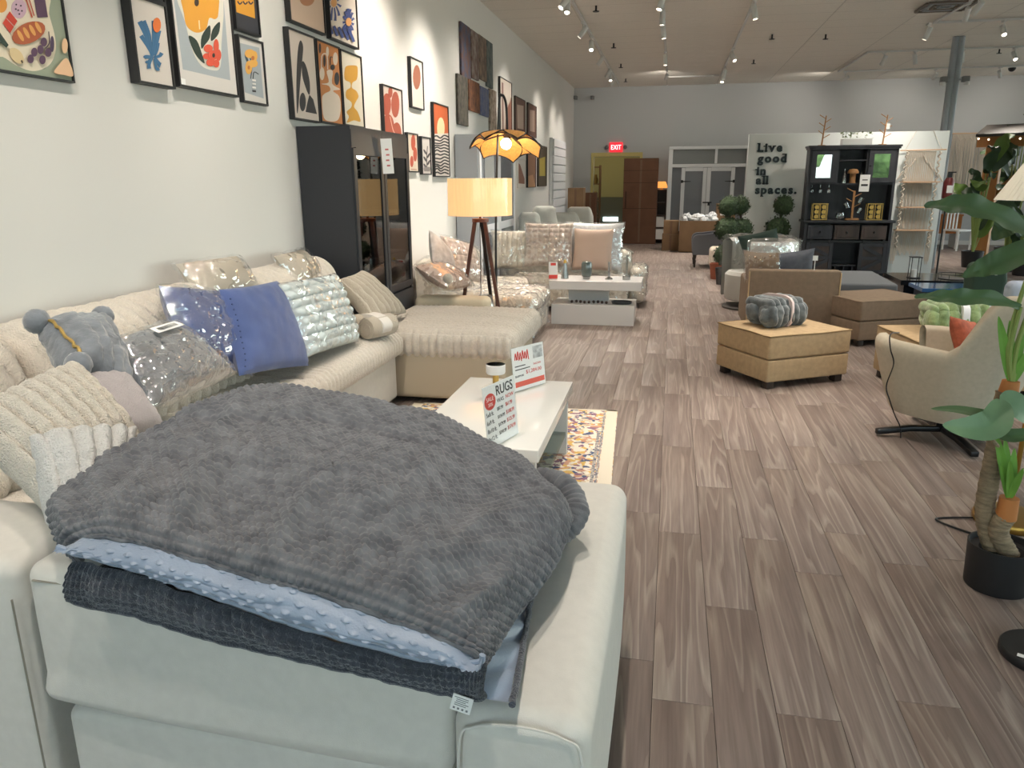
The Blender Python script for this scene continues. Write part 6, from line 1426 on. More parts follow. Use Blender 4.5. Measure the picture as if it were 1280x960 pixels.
mu = WY(1065, 229, HY+.25); mo = thing('mushroom_ornament', 'wooden mushroom ornament on the hutch shelf', 'ornament', (mu.x, HY+.25, zs_+.013)); M_WD = mat('turned_wood', 'a3764a', .6, var=(10, .15))
mb = MB(); mb.lathe([(0, 0), (.05, 0), (.045, .05), (.05, .16), (0, .16)], n=20); mb.build('stalk', M_WD, mo); mb = MB(); mb.lathe([(0, .15), (.085, .15), (.085, .18), (.06, .215), (0, .225)], n=24); mb.build('cap', M_WD, mo)
for px, lb in ((1050.8, 'tall clear bottle left of the wooden mushroom'), (1072, 'short clear bottle close beside the wooden mushroom cap')):
    p = WY(px, 229, HY+.25); b_ = thing('glass_bottle', lb, 'bottle', (p.x+.04, HY+.22, zs_+.013)); mb = MB(); h_ = .22 if px < 1060 else .16; mb.lathe([(0, 0), (.03, 0), (.032, h_*.55), (.012, h_*.75), (.012, h_)], n=16); mb.build('body', glass_mat('clear_tube'), b_)
tg = WY(1083, 229, HY-.02); mb = MB(); mb.box((0, 0, 0), (.15, .003, .26)); o = tag(mb.build('price_tag', M_LABEL, loc=(tg.x, HY+.1, tg.z), smooth=False), 'white price card hanging from the hutch door', 'price tag')
mb = MB(); mb.box((0, -.002, .05), (.08, .001, .015)); mb.build('tag_line', M_INK, o, smooth=False); mb = MB(); mb.box((0, -.002, -.03), (.1, .001, .03)); mb.build('tag_line', M_INK, o, smooth=False)
M_GOLD = mat('gold_wire', 'b08a4c', .3, .9); M_DGL = mat('spice_glass', '3a2d1c', .15, coat=1)
for px, lb in ((1023, 'gold spice rack of jars at the end of the hutch counter nearest the lettering'), (1091, 'gold spice rack of jars at the hutch counter end nearest the macrame')):
    p = WY(px, 276, HY+.15); r = thing('spice_rack', lb, 'spice rack', (p.x, HY+.15, HC_+.018)); mb = MB()
    for x in (-.11, 0, .11):
        for y in (-.06, .06): mb.box((x, y, .13), (.01, .01, .26))
    for z in (.008, .256): mb.box((0, 0, z), (.24, .14, .012))
    mb.build('frame', M_GOLD, r, smooth=False)
    for cx in (-.055, .055):
        for k in range(3):
            mb = MB(); mb.cyl((cx, -.055, .055+.075*k), (cx, .05, .055+.075*k), .034, n=14); j = mb.build('jar', M_DGL, r); mb = MB(); mb.cyl((cx, -.068, .055+.075*k), (cx, -.054, .055+.075*k), .033, n=14); mb.build('lid', M_GOLD, j)
p = WY(1064, 277, HY+.12); r = thing('mug_tree', 'wooden mug tree hung with clear glass mugs on the hutch counter', 'mug tree', (p.x, HY+.12, HC_+.018))
mb = MB(); mb.box((0, 0, .015), (.2, .14, .03), .006, 1); mb.build('base', M_WD, r); mb = MB(); mb.box((0, 0, .24), (.03, .03, .44)); mb.build('post', M_WD, r)
for k in range(4):
    s_ = -1 if k % 2 else 1; z = .2+.08*k; mb = MB(); mb.cyl((0, 0, z), (s_*.11, 0, z+.06), .007, n=8); pg = mb.build('peg', M_WD, r)
    if k < 3: mb = MB(); mb.at((s_*.1, -.02, z-.05), (0, s_*.5, 0)); mb.lathe([(0, -.045), (.035, -.045), (.042, .045)], n=16); mb.build('glass_mug', glass_mat('mug_glass', 'e8eeee', .02, refl=.22), pg)
p = WY(1053, 277, HY+.05); r = thing('glass_bowl', 'clear round glass beside the mug tree', 'glass', (p.x-.04, HY+.08, HC_+.018)); mb = MB(); mb.lathe([(0, 0), (.05, .005), (.075, .06), (.06, .12)], n=20); mb.build('bowl', glass_mat('mug_glass'), r)
# on top of the hutch
for px, top, lb in ((1027, 146, 'bare branch shaped wooden hat stand on the hutch top'), (1103, 145, 'branch shaped wooden stand with a hanging tag on the hutch top')):
    p = WY(px, 181, HY+.28); h_ = WY(px, top, HY+.28).z-HT; r = thing('branch_stand', lb, 'stand', (p.x, HY+.28, HT+.016)); mb = MB(); mb.cyl((0, 0, .0), (0, 0, .012), .06, n=18); mb.cyl((0, 0, .01), (0.03, 0, h_), .013, .009, n=8); mb.build('post', M_WD, r)
    for k in range(6):
        s_ = -1 if k % 2 else 1; z = h_*(.25+.13*k); mb = MB(); mb.cyl((.03*z/h_, 0, z), (s_*.09+.02, 0, z+.06), .006, n=6); mb.build('peg', M_WD, r)
    if px > 1060: mb = MB(); mb.box((.05, -.02, h_*.62), (.05, .003, .08)); mb.build('tag', M_LABEL, r, smooth=False)
p = WY(1070, 181, HY+.25); r = thing('succulent_planter', 'white box planter of leafy succulents on the hutch top', 'plant', (p.x, HY+.25, HT+.016)); mb = MB(); mb.box((0, 0, .05), (.45, .16, .1), .006, 1); mb.build('box', mat('white_planter', 'cfcfcd', .5), r, smooth=False)
rr = random.Random(4); mb = MB(); M_SUC = mat('succulent_green', '6a7750', .7, var=(20, .3))
for k in range(60):
    x, y, z = rr.uniform(-.24, .24), rr.uniform(-.1, .1), rr.uniform(.1, .19); a = rr.random()*6.28; d = Vector((cos(a), sin(a), rr.uniform(.2, 1))).normalized()*.05; s_ = d.cross(Vector((0, 0, 1))).normalized()*.017
    c = Vector((x, y, z)); mb.add([tuple(c-s_*.3), tuple(c+d*.5-s_), tuple(c+d), tuple(c+d*.5+s_)], [(0, 1, 2, 3)])
tag(mb.build('foliage', M_SUC, r, smooth=False), kind='stuff')
# ================================================================== macrame shelf hanging on the partition
M_ROPE = mat('cotton_rope', 'd3c8ba', .95, bump=(80, .5, .006)); M_PINE = mat('pale_pine', 'd9b493', .6)
MY = PY-.06; mx = lambda px, py: WY(px, py, MY).x; mz = lambda py, px=1150: WY(px, py, MY).z
ms = thing('macrame_shelf', 'white macrame wall hanging with three pale wood shelves on the partition', 'wall hanging', (mx(1152, 188), MY, 0))
cx = ms.location.x; xl, xr = mx(1128, 188)-cx, mx(1178, 188)-cx; zt = mz(188)
mb = MB(); mb.cyl((xl-.03, 0, zt), (xr+.06, 0, zt+.01), .01, n=8); mb.build('dowel', M_PINE, ms)
for x0, x1 in ((xl+.04, -.05), (xr, .2)): mb = MB(); mb.tube([(x0, 0, zt), (x1-.05, .04, mz(163))], .004, 5); mb.build('hanging_cord', M_ROPE, ms)
shz = [mz(227.5), mz(259), mz(287.5)]; offs = [0, 0, 0]
for k, z in enumerate(shz): mb = MB(); mb.box(((xl+xr)/2, -.06, z), (xr-xl-.02, .16, .018)); mb.build('shelf_board', M_PINE, ms, smooth=False)
zbot = mz(326)
for side in (xl+.05, xr-.06):
    mb = MB(); p = [(side+.02*sin(k*1.7), -.1+.015*cos(k*1.7), zt-.02-(zt-zbot-.25)*k/60) for k in range(61)]; mb.tube(p, .014, 6); mb.build('braided_rope', M_ROPE, ms)
rr = random.Random(9); mb = MB(); n = 46
for k in range(n):
    x = xl+.08+(xr-xl-.16)*k/(n-1); zz = zt-.55-.1*abs(k-n/2)/(n/2) if k % 2 else zt-.62
    mb.tube([(x, .03, zt-.01), (x+.01*sin(k*2.2), .025, (zt+zz)/2), (x, .02, zz)], .005, 4)
    mb.tube([(x, .03, shz[0]-.02), (x+.012*sin(k*1.3), .028, shz[1]), (x+.01*sin(k), .03, shz[2])], .005, 4)
    mb.tube([(x, .03, shz[2]), (x+.012*sin(k*2.9), .02, zbot+.1*rr.random()+.08)], .005, 4)
tag(mb.build('cord_curtain', M_ROPE, ms), kind='stuff')
for k in range(7):
    s_ = -1 if k % 2 else 1; y0 = zt-.08-.05*k; mb = MB(); mb.tube([((xl+xr)/2+s_*(.03+.045*k), .012, y0), ((xl+xr)/2+s_*(.10+.045*k), .008, y0-.12)], .011, 5); mb.build('knot_row', M_ROPE, ms)
for s_ in (xl+.03, xr-.04):
    for k in range(5): mb = MB(); mb.tube([(s_+.012*(k-2), -.09, shz[2]), (s_+.02*(k-2), -.07, (shz[2]+zbot)/2), (s_+.014*(k-2), -.06, zbot-.05*(k % 2))], .007, 5); mb.build('fringe_cord', M_ROPE, ms)
# fire extinguisher on the partition end
fp = WY(1188, 248, PY+.1); fe = thing('fire_extinguisher', 'dark red fire extinguisher on a stand at the end of the white partition', 'extinguisher', (PX1+.12, PY+.1, 0)); zf = fp.z
mb = MB(); mb.lathe([(0, zf), (.075, zf), (.08, zf+.02), (.08, zf+.27), (.05, zf+.33), (.025, zf+.34), (0, zf+.34)], n=24); mb.build('cylinder', mat('extinguisher_red', '6d2626', .35), fe)
mb = MB(); mb.box((0, 0, zf+.38), (.06, .05, .08)); mb.box((.03, 0, zf+.42), (.12, .02, .02)); mb.build('valve', M_BLACK, fe, smooth=False)
mb = MB(); mb.box((0, -.081, zf+.15), (.09, .004, .12)); mb.build('label_plate', M_LABEL, fe, smooth=False)
mb = MB(); mb.cyl((0, 0, 0), (0, 0, zf), .015); mb.lathe([(0, 0), (.12, 0), (.12, .015), (0, .02)], n=20); mb.build('stand', M_BLACK, fe)
# ================================================================== column and ceiling fittings
M_COL = mat('column_grey', '9aa0a6', .5)
co = thing('steel_column', 'grey steel column rising behind the white partition', 'column', (CX, 15.2, 0)); mb = MB(); mb.cyl((-.045, 0, 0), (-.045, 0, ZC-.005), .055, n=16); mb.build('pipe', M_COL, co); mb = MB(); mb.cyl((.045, 0, 0), (.045, 0, ZC-.005), .055, n=16); mb.build('pipe', M_COL, co)
ez = WY(1190, 100, 15.2).z
for s_, lb in ((-1, 'emergency lamp head on the walkway side of the grey column'), (1, 'emergency lamp head on the pergola side of the grey column')):
    r = thing('emergency_light', lb, 'emergency light', (CX+s_*.17, 15.12, ez)); mb = MB(); mb.box((0, 0, 0), (.12, .1, .1), .02, 2); mb.build('housing', mat('fitting_grey', '77787a', .5), r); mb = MB(); mb.lathe([(0, 0), (.04, 0), (.045, -.06), (0, -.06)], (s_*.02, -.02, -.04), n=14); mb.build('lamp_head', M_SPOT, r)
    mb = MB(); mb.box((-s_*.08, .03, 0), (.06, .03, .03)); mb.build('bracket', M_COL, r, smooth=False)
vc = [G(x, y, ZC) for x, y in ((1139, 18), (1190, 16), (1172, 0))]; vx, vy = vc[0].x, vc[0].y
vt = thing('ceiling_vent', 'square grey ceiling air diffuser beside the cross track', 'vent', (vx+.3, vy-.55, ZC-.02)); S_ = .62
for k in range(4):
    a = S_-k*.15; mb = MB(); t = .045
    for c, d in (((0, a/2), (a, t)), ((0, -a/2), (a, t)), ((a/2, 0), (t, a-t)), ((-a/2, 0), (t, a-t))): mb.box((c[0], c[1], .002*k), (d[0], d[1], .02))
    mb.build('louvre_ring', mat('vent_grey_%d' % (k % 2), '6d6258' if k % 2 == 0 else '8f9499', .5), vt, smooth=False)
for x, y in ((745, 12), (767, 58), (776, 83), (782, 101), (1249, 65), (942, 78), (965, 47), (1032, 47)):
    p = G(x, y, ZC-.05); r = thing('sprinkler', 'small dark sprinkler head on the ceiling', 'sprinkler', (p.x, p.y, ZC), 0, 'ceiling sprinklers'); mb = MB(); mb.cyl((0, 0, 0), (0, 0, -.07), .014, n=8); mb.build('stem', M_BLACK, r); mb = MB(); mb.lathe([(0, -.07), (.045, -.07), (.045, -.078), (0, -.08)], n=12); mb.build('deflector', M_BLACK, r)
p = G(1265, 86, ZC-.06); r = thing('dome_camera', 'black dome camera on the ceiling near the back wall', 'camera', (p.x, p.y, ZC)); mb = MB(); mb.cyl((0, 0, 0), (0, 0, -.04), .09, n=18); mb.build('mount', M_WHITE, r); mb = MB(); mb.ball((0, 0, -.045), .075, 16, 8); mb.build('dome', M_BLACK, r)
for px, lb in ((720, 'small grey camera on the back wall by the corner'), (741, 'small dark box fitting on the back wall above the doorway')):
    p = WY(px, 121, YB-.06); r = thing('wall_camera', lb, 'camera', (p.x, YB, p.z)); mb = MB(); mb.cyl((0, 0, 0), (0, -.08, 0), .03, n=10); mb.build('mount', M_SPOT, r); mb = MB(); mb.box((0, -.14, -.03), (.09, .16, .09), .01, 1); mb.build('body', MATS['fitting_grey'], r)
p = WY(770, 184, YB-.03); ex = thing('exit_sign', 'lit red EXIT sign with two lamp heads above the doorway', 'exit sign', (p.x, YB-.025, p.z)); mb = MB(); mb.box((0, 0, 0), (.34, .05, .24), .01, 1); mb.build('case', mat('exit_case', 'd43a3f', .5, emit=('ff2030', 1.2)), ex, smooth=False)
text('EXIT', .17, mat('exit_letters', 'ffb0b0', .5, emit=('ffd0d0', 2.5)), ex, (0, -.027, -.06), align='CENTER', sx=.78)
for s_ in (-1, 1): mb = MB(); mb.lathe([(0, -.05), (.05, -.05), (.05, .02), (0, .03)], n=12); mb.build('lamp_head', MATS['fitting_grey'], ex, loc=(s_*.24, -.03, .0), rot=(pi/2, 0, 0))
# ================================================================== topiary, grey armchair
M_TOP = mat('boxwood', '3d5230', .8, var=(30, .4), col2='1f2c1a')
def topiary(label, Y, balls, pot, potmat, grp='ball topiaries'):
    b = WY(pot[0], 330, Y); r = thing('ball_topiary', label, 'plant', (b.x, Y, 0), 0, grp); rr = random.Random(int(pot[0]))
    zt = max(WY(x, y, Y).z for x, y, q in balls)
    mb = MB(); mb.lathe([(0, 0), (.1, 0), (.13, .26), (.115, .26), (.1, .22), (0, .22)], n=20); mb.build('pot', potmat, r)
    mb = MB(); mb.tube([(0, 0, .2)]+[(WY(x, y, Y).x-b.x, 0, WY(x, y, Y).z) for x, y, q in balls[::-1]], .018, 7); mb.build('stem', M_FOOT, r)
    for x, y, q in balls:
        c = WY(x, y, Y)-Vector((b.x, Y, 0)); R = q*Y/cos(YAW)/F*1.0; mb = MB()
        mb.ball(c, R*.9, 16, 10)
        for k in range(420):
            u = rr.uniform(-1, 1); a = rr.random()*2*pi; d = Vector((sqrt(1-u*u)*cos(a), sqrt(1-u*u)*sin(a), u)); t = d.orthogonal().normalized(); t = (t+Vector((rr.uniform(-1, 1), rr.uniform(-1, 1), rr.uniform(-1, 1)))*.6+d*.5).normalized(); s_ = d.cross(t).normalized()*R*.07; p = c+d*R*rr.uniform(.85, .98); t = t*R*.22
            mb.add([tuple(p-s_*.4), tuple(p+t*.5-s_), tuple(p+t), tuple(p+t*.5+s_)], [(0, 1, 2, 3)])
        tag(mb.build('leaf_ball', M_TOP, r, smooth=False), kind='stuff')
topiary('three-ball topiary in a black pot beside the wrapped tub chair', 12.4, [(911, 258, 12), (909, 286, 14.5), (906, 318, 13)], (905, 350), M_POT)
topiary('three-ball topiary in a terracotta pot behind the other topiary', 13.1, [(925, 257, 11.5), (927, 286, 13), (917, 318, 12)], (897, 345), mat('terracotta', '8c4c34', .8))
topiary('two-ball topiary standing alone against the white partition', 13.55, [(979.5, 257, 11.5), (972, 286, 14)], (968, 330), M_POT)
M_GA = mat('grey_linen', '72747a', .9, bump=(250, .3, .003))
ga = thing('grey_armchair', 'grey linen armchair with turned dark legs near the cardboard boxes', 'armchair', (.82, 15.1, 0), radians(0))
mb = MB(); mb.box((0, .02, .33), (.62, .56, .2), .05, 3); mb.build('seat', M_GA, ga); mb = MB(); mb.box((-.06, .0, .47), (.62, .5, .12), .05, 4); mb.build('seat_cushion', M_GA, ga)
mb = MB(); mb.box((.36, .0, .52), (.16, .74, .62), .06, 4, sub=(3, 6, 6), fn=lambda p, n: p+Vector((.12*max(0, p.z+.1), 0, 0))); mb.build('back', M_GA, ga)
for s_ in (-1, 1):
    mb = MB(); mb.at((.02, s_*.33+.05, 0), (pi/2, 0, 0)); mb.prism(catmull([(-.42, .24), (-.44, .5), (-.38, .6), (-.2, .62), (.1, .66), (.36, .7), (.38, .24)], 5)+[(.38, .24)], 0, .1); mb.build('arm', M_GA, ga)
    for x in (-.36, .34): mb = MB(); mb.lathe([(0, 0), (.014, 0), (.02, .06), (.03, .12), (.018, .15), (.032, .2), (.03, .24), (0, .24)], (x, s_*.3, 0), n=12); mb.build('leg', M_FOOT, ga)
cc = WY(905, 320, 13.9); ca_ = thing('cream_armchair', 'cream armchair behind the topiaries', 'armchair', (cc.x+.02, 13.62, 0)); M_CA = mat('cream_cloth', 'd6c8b8', .9)
mb = MB(); mb.box((0, 0, .3), (.56, .6, .36), .07, 4); mb.build('seat', M_CA, ca_); mb = MB(); mb.box((.22, 0, .5), (.16, .66, .8), .07, 4); mb.build('back', M_CA, ca_)
for x in (-.2, .2):
    for y in (-.22, .22): mb = MB(); mb.cyl((x, y, 0), (x, y, .14), .018, .025, n=10); mb.build('leg', M_FOOT, ca_)
# ================================================================== boxes at the back
M_CARD = mat('cardboard', '856a4e', .85, var=(3, .12)); M_CARD2 = mat('cardboard_dark', '6b4a37', .85, var=(3, .12)); M_TAPE = mat('tan_tape', '735640', .45)
def carton(label, x0, x1, y0, yb, Y, depth, mt=None, rz=0, tilt=0, open_=False, z0=None, grp='cardboard boxes by the back wall'):
    a = WY(x0, yb, Y); b = WY(x1, yb, Y); top = WY(x0, y0, Y).z; base = 0 if z0 is None else z0; w = b.x-a.x; h = top-base
    r = thing('cardboard_box', label, 'box', (a.x+w/2, Y, base), 0, grp, rot=(tilt, 0, rz)); m_ = mt or M_CARD; mb = MB()
    if open_:
        for c, d in (((0, .01, h/2), (w, .02, h)), ((0, depth-.01, h/2), (w, .02, h)), ((-w/2+.01, depth/2, h/2), (.02, depth-.04, h)), ((w/2-.01, depth/2, h/2), (.02, depth-.04, h)), ((0, depth/2, .01), (w, depth, .02))): mb.box(c, d)
    else: mb.box((0, depth/2, h/2), (w, depth, h), .006, 1)
    mb.build('carton', m_, r, smooth=False)
    if not open_: mb = MB(); mb.box((0, -.001, h/2), (.05, .002, h*.96)); mb.build('tape_seam', M_TAPE, r, smooth=False)
    return r, w, h
r, w, h = carton('very tall brown carton leaning beside the doorway', 777, 819, 198, 304, 20.2, .35, M_CARD2)
for f_ in (.42, .72, .86): mb = MB(); mb.box((0, -.004, h*f_), (w, .006, .012)); mb.build('fold_line', mat('card_shadow', '4a3226', .9), r, smooth=False)
mb = MB(); mb.box((-w*.42, -.006, h*.52), (.035, .008, .42)); mb.build('slot', MATS['card_shadow'], r, smooth=False)
carton('brown carton in the corner next to the slatted white cabinet', 709, 728, 235, 300, 19.0, .5)
carton('narrow brown carton standing between corner and doorway', 729.5, 744, 241, 300, 20.1, .4, M_CARD2)
r, w, h = carton('wide open carton full of white wrap before the shed doors', 848, 897, 276, 312, 17.9, .7, open_=True)
rr = random.Random(8); mb = MB()
for k in range(40):
    c = (rr.uniform(-w/2+.08, w/2-.08), rr.uniform(.1, .6), h-.05+rr.uniform(0, .12)); mb.ball(c, rr.uniform(.05, .11), 7, 5, fn=lambda d: 1+.5*mnoise.noise(d*3+Vector(c)*9))
wf = tag(mb.build('wrapping_film', mat('white_film', 'cfd2d4', .25, bump=(20, .6, .02)), smooth=False, loc=r.location+Vector((0, 0, .02))), 'crumpled white and silver wrapping film heaped in the open carton', 'wrapping', kind='stuff')
carton('low brown carton right of the dark shelf unit', 827, 848, 293, 310, 18.3, .5)
carton('small brown carton stacked on the low one', 829, 848, 276, 293, 18.4, .4, z0=WY(835, 293, 18.3).z+.005)
r, w, h = carton('brown carton with white patch behind the topiaries', 893, 916, 255, 312, 18.8, .5)
mb = MB(); mb.box((0, -.003, h-.18), (w*.6, .004, .16)); mb.build('white_patch', M_LABEL, r, smooth=False)
# dark shelf with lamp between tall carton and shed
a = WY(819, 228, 20.3); b = WY(833, 228, 20.3); sh = thing('shelf_unit', 'dark wood shelf unit squeezed between tall carton and grey shed', 'shelf', ((a.x+b.x)/2+.02, 20.5, 0)); zt = WY(826, 237, 20.3).z; w = b.x-a.x; mb = MB()
for s_ in (-1, 1): mb.box((s_*(w/2-.015), 0, zt/2), (.03, .36, zt))
mb.box((0, .17, zt/2), (w-.06, .02, zt)); mb.build('frame', mat('dark_walnut', '3b261e', .5), sh, smooth=False)
for k in range(5): mb = MB(); mb.box((0, 0, .1+(zt-.12)*k/4), (w-.06, .36, .03)); mb.build('shelf_board', MATS['dark_walnut'], sh, smooth=False)
r = thing('table_lamp', 'small table lamp with glowing orange shade on the dark shelf', 'lamp', (sh.location.x, 20.45, zt+.0)); mb = MB(); mb.lathe([(0, 0), (.06, 0), (.02, .02), (.015, .06), (0, .06)], n=14); mb.build('base', M_BRASS, r); mb = MB(); mb.lathe([(.17, .04), (.1, .2)], n=24); mb.build('shade', mat('orange_shade', 'd9924a', .8, emit=('f2a050', 1.0)), r)
for k, (z, wd_) in enumerate(((.115, .2), (.115+(zt-.12)/4, .2))): r = thing('white_box', ('white box on the bottom board of the dark shelf unit', 'white box on the second board of the dark shelf unit')[k], 'box', (sh.location.x, 20.4, z)); mb = MB(); mb.box((0, 0, .13), (wd_, .2, .26), .008, 1); mb.build('carton', M_LABEL, r, smooth=False)
# storeroom shelf through the doorway
a = WY(746, 230, YB+.6); r = thing('store_shelf', 'dim wooden shelf full of goods just inside the doorway', 'shelf', (a.x-.08, YB+.7, 0)); mb = MB()
for x in (-.16, .16): mb.box((x, 0, 1.0), (.03, .4, 2.0))
mb.build('frame', mat('store_wood', '6b4a30', .7), r, smooth=False)
for k in range(5): mb = MB(); mb.box((0, 0, .15+.45*k), (.29, .4, .03)); mb.build('shelf_board', MATS['store_wood'], r, smooth=False)
for k in range(4):
    q = thing('storage_jar', 'pale jar standing on the dim storeroom shelf', 'jar', (a.x-.06, YB+.6, .166+.45*k), 0, 'jars on the storeroom shelf'); mb = MB(); mb.lathe([(0, 0), (.08, 0), (.1, .1), (.06, .2), (.07, .24), (0, .24)], n=16); mb.build('body', mat('dull_gold', '9a7b40', .4, .5), q)
# ================================================================== grey shed with double doors
SYF = 20.25; sx = lambda px, py=230: WY(px, py, SYF).x; sz = lambda py, px=880: WY(px, py, SYF).z
M_SHW = mat('shed_white_trim', 'e2e4e6', .5); M_SHG = mat('shed_grey_board', '80848a', .7); M_SHD = mat('shed_transom_grey', '7b7d7e', .35)
X0, X1 = sx(834.5), sx(936); Z1, Z2 = sz(183), sz(207); XM = sx(890)
sd = thing('garden_shed', 'grey wooden shed front with white trim, double doors and transom windows', 'shed', (X0, SYF, 0)); w = X1-X0; xm = XM-X0
mb = MB(); mb.box((w/2, .3, Z1/2-.02), (w-.06, .5, Z1-.06)); mb.build('body', M_SHG, sd, smooth=False)
for nm_, c, d in (('corner_post', (.05, .0, Z1/2), (.1, .12, Z1)), ('corner_post', (w-.05, .0, Z1/2), (.1, .12, Z1)), ('top_rail', (w/2, 0, Z1-.03), (w, .14, .07)), ('transom_rail', (w/2, 0, Z2), (w-.2, .12, .08)), ('transom_mullion', (xm+.06, 0, (Z1+Z2)/2), (.06, .1, Z1-Z2-.1))):
    mb = MB(); mb.box(c, d, .006, 1); mb.build(nm_, M_SHW, sd, smooth=False)
for x0, x1 in ((.1, xm+.03), (xm+.09, w-.1)): mb = MB(); mb.box(((x0+x1)/2, .02, (Z1+Z2)/2-.01), (x1-x0, .02, Z1-Z2-.1)); mb.build('transom_pane', M_SHD, sd, smooth=False)
dx0, dx1 = sx(851)-X0, sx(918)-X0; dm = sx(883)-X0; zd = sz(209)
nb = int((dx0-.1)/.09)
for k, (x0, x1) in enumerate(((dx0, dm), (dm+.0, dx1))):
    mb = MB(); mb.box(((x0+x1)/2, .01, zd/2), (x1-x0-.01, .03, zd-.04)); d = mb.build('shed_door', M_SHG, sd, smooth=False)
    for j in range(12): mb = MB(); mb.box(((x0+x1)/2, -.012, .12+(zd-.2)*(j+.5)/12), (x1-x0-.16, .02, (zd-.2)/12-.014)); mb.build('door_board', M_SHG, d, smooth=False)
    mb = MB()
    for x in (x0+.05, x1-.05): mb.box((x, -.02, zd/2), (.09, .04, zd-.02))
    for z in (.07, zd-.05): mb.box(((x0+x1)/2, -.02, z), (x1-x0-.2, .04, .09))
    mb.build('door_trim', M_SHW, d, smooth=False)
    for z in (zd*.82, zd*.16):
        s_ = 1 if k == 0 else -1; xh = x0 if k == 0 else x1; mb = MB(); mb.at((xh, -.05, z), (pi/2, 0, 0)); mb.prism([(0, -.035), (s_*.05, -.035), (s_*.05, -.015), (s_*.24, -.006), (s_*.24, .006), (s_*.05, .015), (s_*.05, .035), (0, .035)], 0, .012); mb.build('strap_hinge', M_BLACK, d, smooth=False)
mb = MB(); mb.box((dm+.04, -.055, zd*.55), (.22, .02, .03)); mb.box((dm+.08, -.06, zd*.55-.03), (.05, .02, .09)); mb.build('latch', M_BLACK, sd, smooth=False)
# ================================================================== far right: macrame curtain, pergola, plants, desk
MY2 = YB-.05; a = WY(1192, 167, MY2); b = WY(1262, 167, MY2)
mc = thing('macrame_curtain', 'long cream macrame curtain hanging on the back wall beyond the partition', 'wall hanging', (a.x, MY2, a.z)); w = b.x-a.x
mb = MB(); mb.cyl((-.04, 0, 0), (w+.04, 0, 0), .015, n=8); mb.build('dowel', M_PINE, mc); mb = MB(); rr = random.Random(3)
for k in range(60): x = w*k/59; mb.tube([(x, 0, 0), (x+rr.uniform(-.02, .02), -.01, -.6), (x+rr.uniform(-.02, .02), 0, -1.5-.4*rr.random())], .012, 4)
tag(mb.build('cord_curtain', M_ROPE, mc), kind='stuff')
for k in range(8): mb = MB(); mb.tube([(w*(.06+.11*k), -.02, -.04), (w*(.06+.11*k)+.09, -.02, -.18), (w*(.06+.11*k)+.18, -.02, -.04)], .016, 5); mb.build('knot_swag', M_ROPE, mc)
M_CEDAR = mat('cedar', 'a8713d', .6, var=(5, .2), stretch=(1, 1, .15)); pb_ = G(1222, 330); PYY = pb_.y
pg = thing('wooden_pergola', 'cedar pergola post and roof edge among tall banana plants', 'pergola', (pb_.x, PYY, 0), radians(-28)); zt = WY(1240, 183, PYY).z
mb = MB(); mb.box((0, 0, zt/2), (.26, .26, zt), .01, 1); mb.build('post', M_CEDAR, pg, smooth=False); mb = MB(); mb.box((3.2, 0, zt/2), (.26, .26, zt), .01, 1); mb.build('post', M_CEDAR, pg, smooth=False)
mb = MB(); mb.box((1.6, 0, zt+.1), (3.8, .16, .22)); mb.build('beam', M_CEDAR, pg, smooth=False)
mb = MB(); mb.at((.55, 0, zt-.42), (0, radians(-45), 0)); mb.box((0, 0, 0), (1.25, .12, .14)); mb.build('brace', M_CEDAR, pg, smooth=False)
mb = MB(); mb.at((1.7, 0, zt+.3), (radians(12), 0, 0)); mb.box((0, -.1, 0), (3.9, 1.0, .05)); mb.build('roof_sheet', mat('dark_roof', '3a3530', .6), pg, smooth=False)
for k in range(12): mb = MB(); mb.ball((-.2+.16*k, -.58, zt+.12-.02*abs(sin(k*1.1))), .018, 8, 6); mb.build('string_bulb', mat('string_bulb', 'ffe9c8', .5, emit=('ffe9c8', 2.5)), pg)
M_BAN = mat('banana_dark', '2f4426', .5, var=(4, .3)); M_BANL = mat('banana_light', '5d7a34', .5, var=(4, .25))
def banana(label, px, Y, z0, z1, n, seed, spread=.55):
    b = WY(px, 300, Y); r = thing('banana_plant', label, 'plant', (b.x, Y, 0), 0, 'tall plants by the pergola'); rr = random.Random(seed)
    mb = MB(); mb.lathe([(0, 0), (.15, 0), (.19, .3), (.17, .3), (.16, .26), (0, .26)], n=20); mb.build('pot', M_POT, r)
    for k in range(n):
        a = 2*pi*k/n+rr.random(); zz = z0+(z1-z0)*(k+rr.random())/n; d = Vector((cos(a), sin(a)*.7, 0)); R = spread*rr.uniform(.5, 1)
        s0 = Vector((0, 0, .25)); e = Vector((d.x*.12, d.y*.12, zz-.25)); tip = Vector((d.x*R, d.y*R, zz+rr.uniform(-.2, .2)))
        stem(r, [s0, s0.lerp(e, .6), e], .014, MATS['leaf_stem']); leaf(r, [e, e.lerp(tip, .4)+Vector((0, 0, .14)), e.lerp(tip, .75)+Vector((0, 0, .12)), tip], rr.uniform(.1, .17), M_BAN if rr.random() < .75 else M_BANL, up=Vector((rr.uniform(-.4, .4), -.6, .8)), n=9, m_=4, wav=.015)
banana('tall banana plant at the pergola post nearest the partition', 1218, 15.6, .7, 2.3, 14, 5)
banana('tallest banana plant rising above the pergola roof', 1258, 16.6, 1.2, 3.0, 14, 6, .7)
banana('bushy banana plant beneath the pergola roof', 1262, 15.0, .5, 1.9, 14, 8)
banana('low banana plant at the foot of the pergola', 1285, 14.4, .4, 1.6, 12, 11, .6)
M_OAK = mat('orange_oak', 'a8662f', .5, var=(5, .15), stretch=(.2, 1, 1)); a = WY(1166, 268, 19.8); b = WY(1202, 288, 19.8)
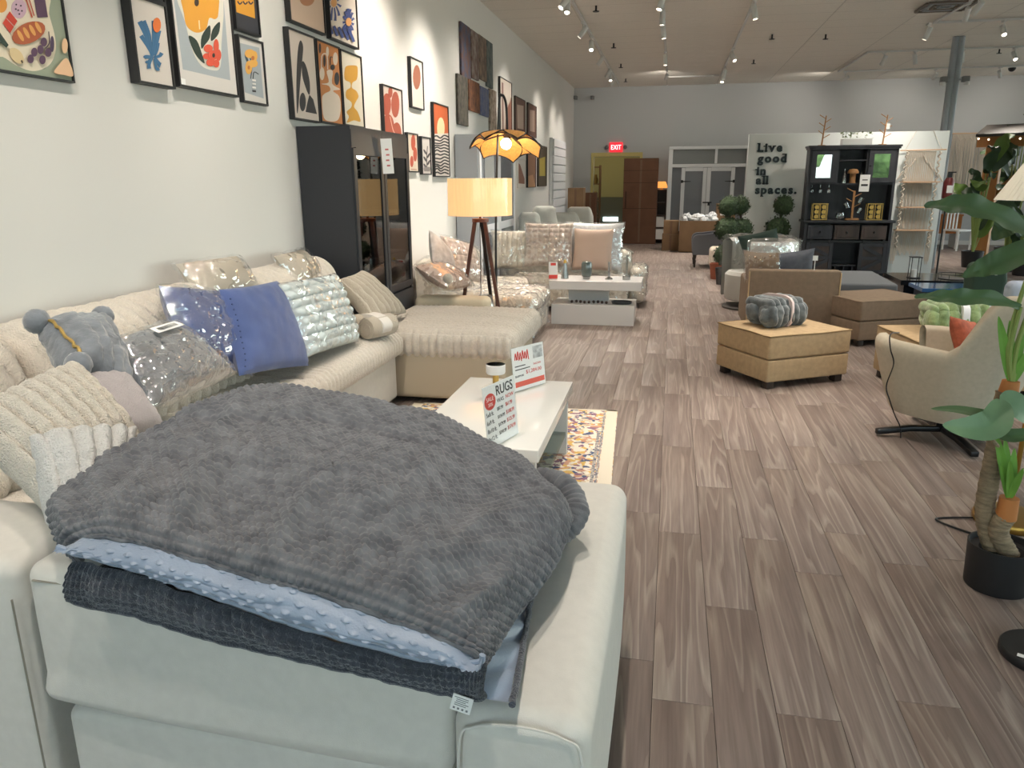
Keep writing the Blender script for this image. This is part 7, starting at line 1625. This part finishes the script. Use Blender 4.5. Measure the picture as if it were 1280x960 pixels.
r = thing('wooden_desk', 'orange wood desk against the back wall beyond the partition', 'desk', (a.x, 19.8, 0)); w = b.x-a.x; zt = a.z
mb = MB(); mb.box((w/2, .3, zt-.02), (w, .6, .04)); mb.build('desktop', M_OAK, r, smooth=False); mb = MB(); mb.box((w/2, .02, zt-.24), (w-.04, .03, .4)); mb.build('front_panel', M_OAK, r, smooth=False)
for x in (.04, w-.04): mb = MB(); mb.box((x, .3, zt/2-.02), (.05, .55, zt-.04)); mb.build('side_panel', M_WHITE, r, smooth=False)
a = G(1190, 313); r = thing('white_chair', 'white wooden side chair in front of the orange wood desk', 'chair', (a.x+.1, a.y+.1, 0), radians(30)); mb = MB(); mb.box((0, 0, .45), (.44, .44, .04), .01, 1); mb.build('seat', M_WHITE, r)
for x in (-.19, .19):
    for y in (-.19, .19): mb = MB(); mb.cyl((x, y, 0), (x, y, .45), .02, n=8); mb.build('leg', M_WHITE, r)
for k in range(4): mb = MB(); mb.box((-.15+.1*k, .2, .68), (.03, .025, .46)); mb.build('back_slat', M_WHITE, r, smooth=False)
mb = MB(); mb.box((0, .2, .93), (.44, .035, .07)); mb.build('top_rail', M_WHITE, r, smooth=False)
# trees across the street, seen only as reflections
M_TRL = mat('street_tree_leaf', '8fae6e', .7, var=(2, .4), col2='4f6b40')
for k, (x, y, s_) in enumerate(((-7, -18, 2.4), (0.5, -22, 2.6), (6.0, -20, 2.2), (13, -22, 2.8), (24, -3, 3), (25, 7, 3))):
    r = thing('street_tree', 'leafy green tree across the street outside the shop window', 'tree', (x, y, -.07), 0, 'street trees'); mb = MB(); mb.cyl((0, 0, 0), (0, 0, 2.4), .18, .13, n=10); mb.build('trunk', M_FOOT, r)
    mb = MB()
    for j in range(9): a = 2*pi*j/8; rad_ = 0 if j == 8 else s_*.5; mb.ball((rad_*cos(a), rad_*sin(a), 3.4+.5*sin(j*2.1)+(1.0 if j == 8 else 0)), s_*.55, 14, 9, fn=lambda d: 1+.25*mnoise.noise(d*4+Vector((j, k, 0))))
    mb.build('crown', M_TRL, r)
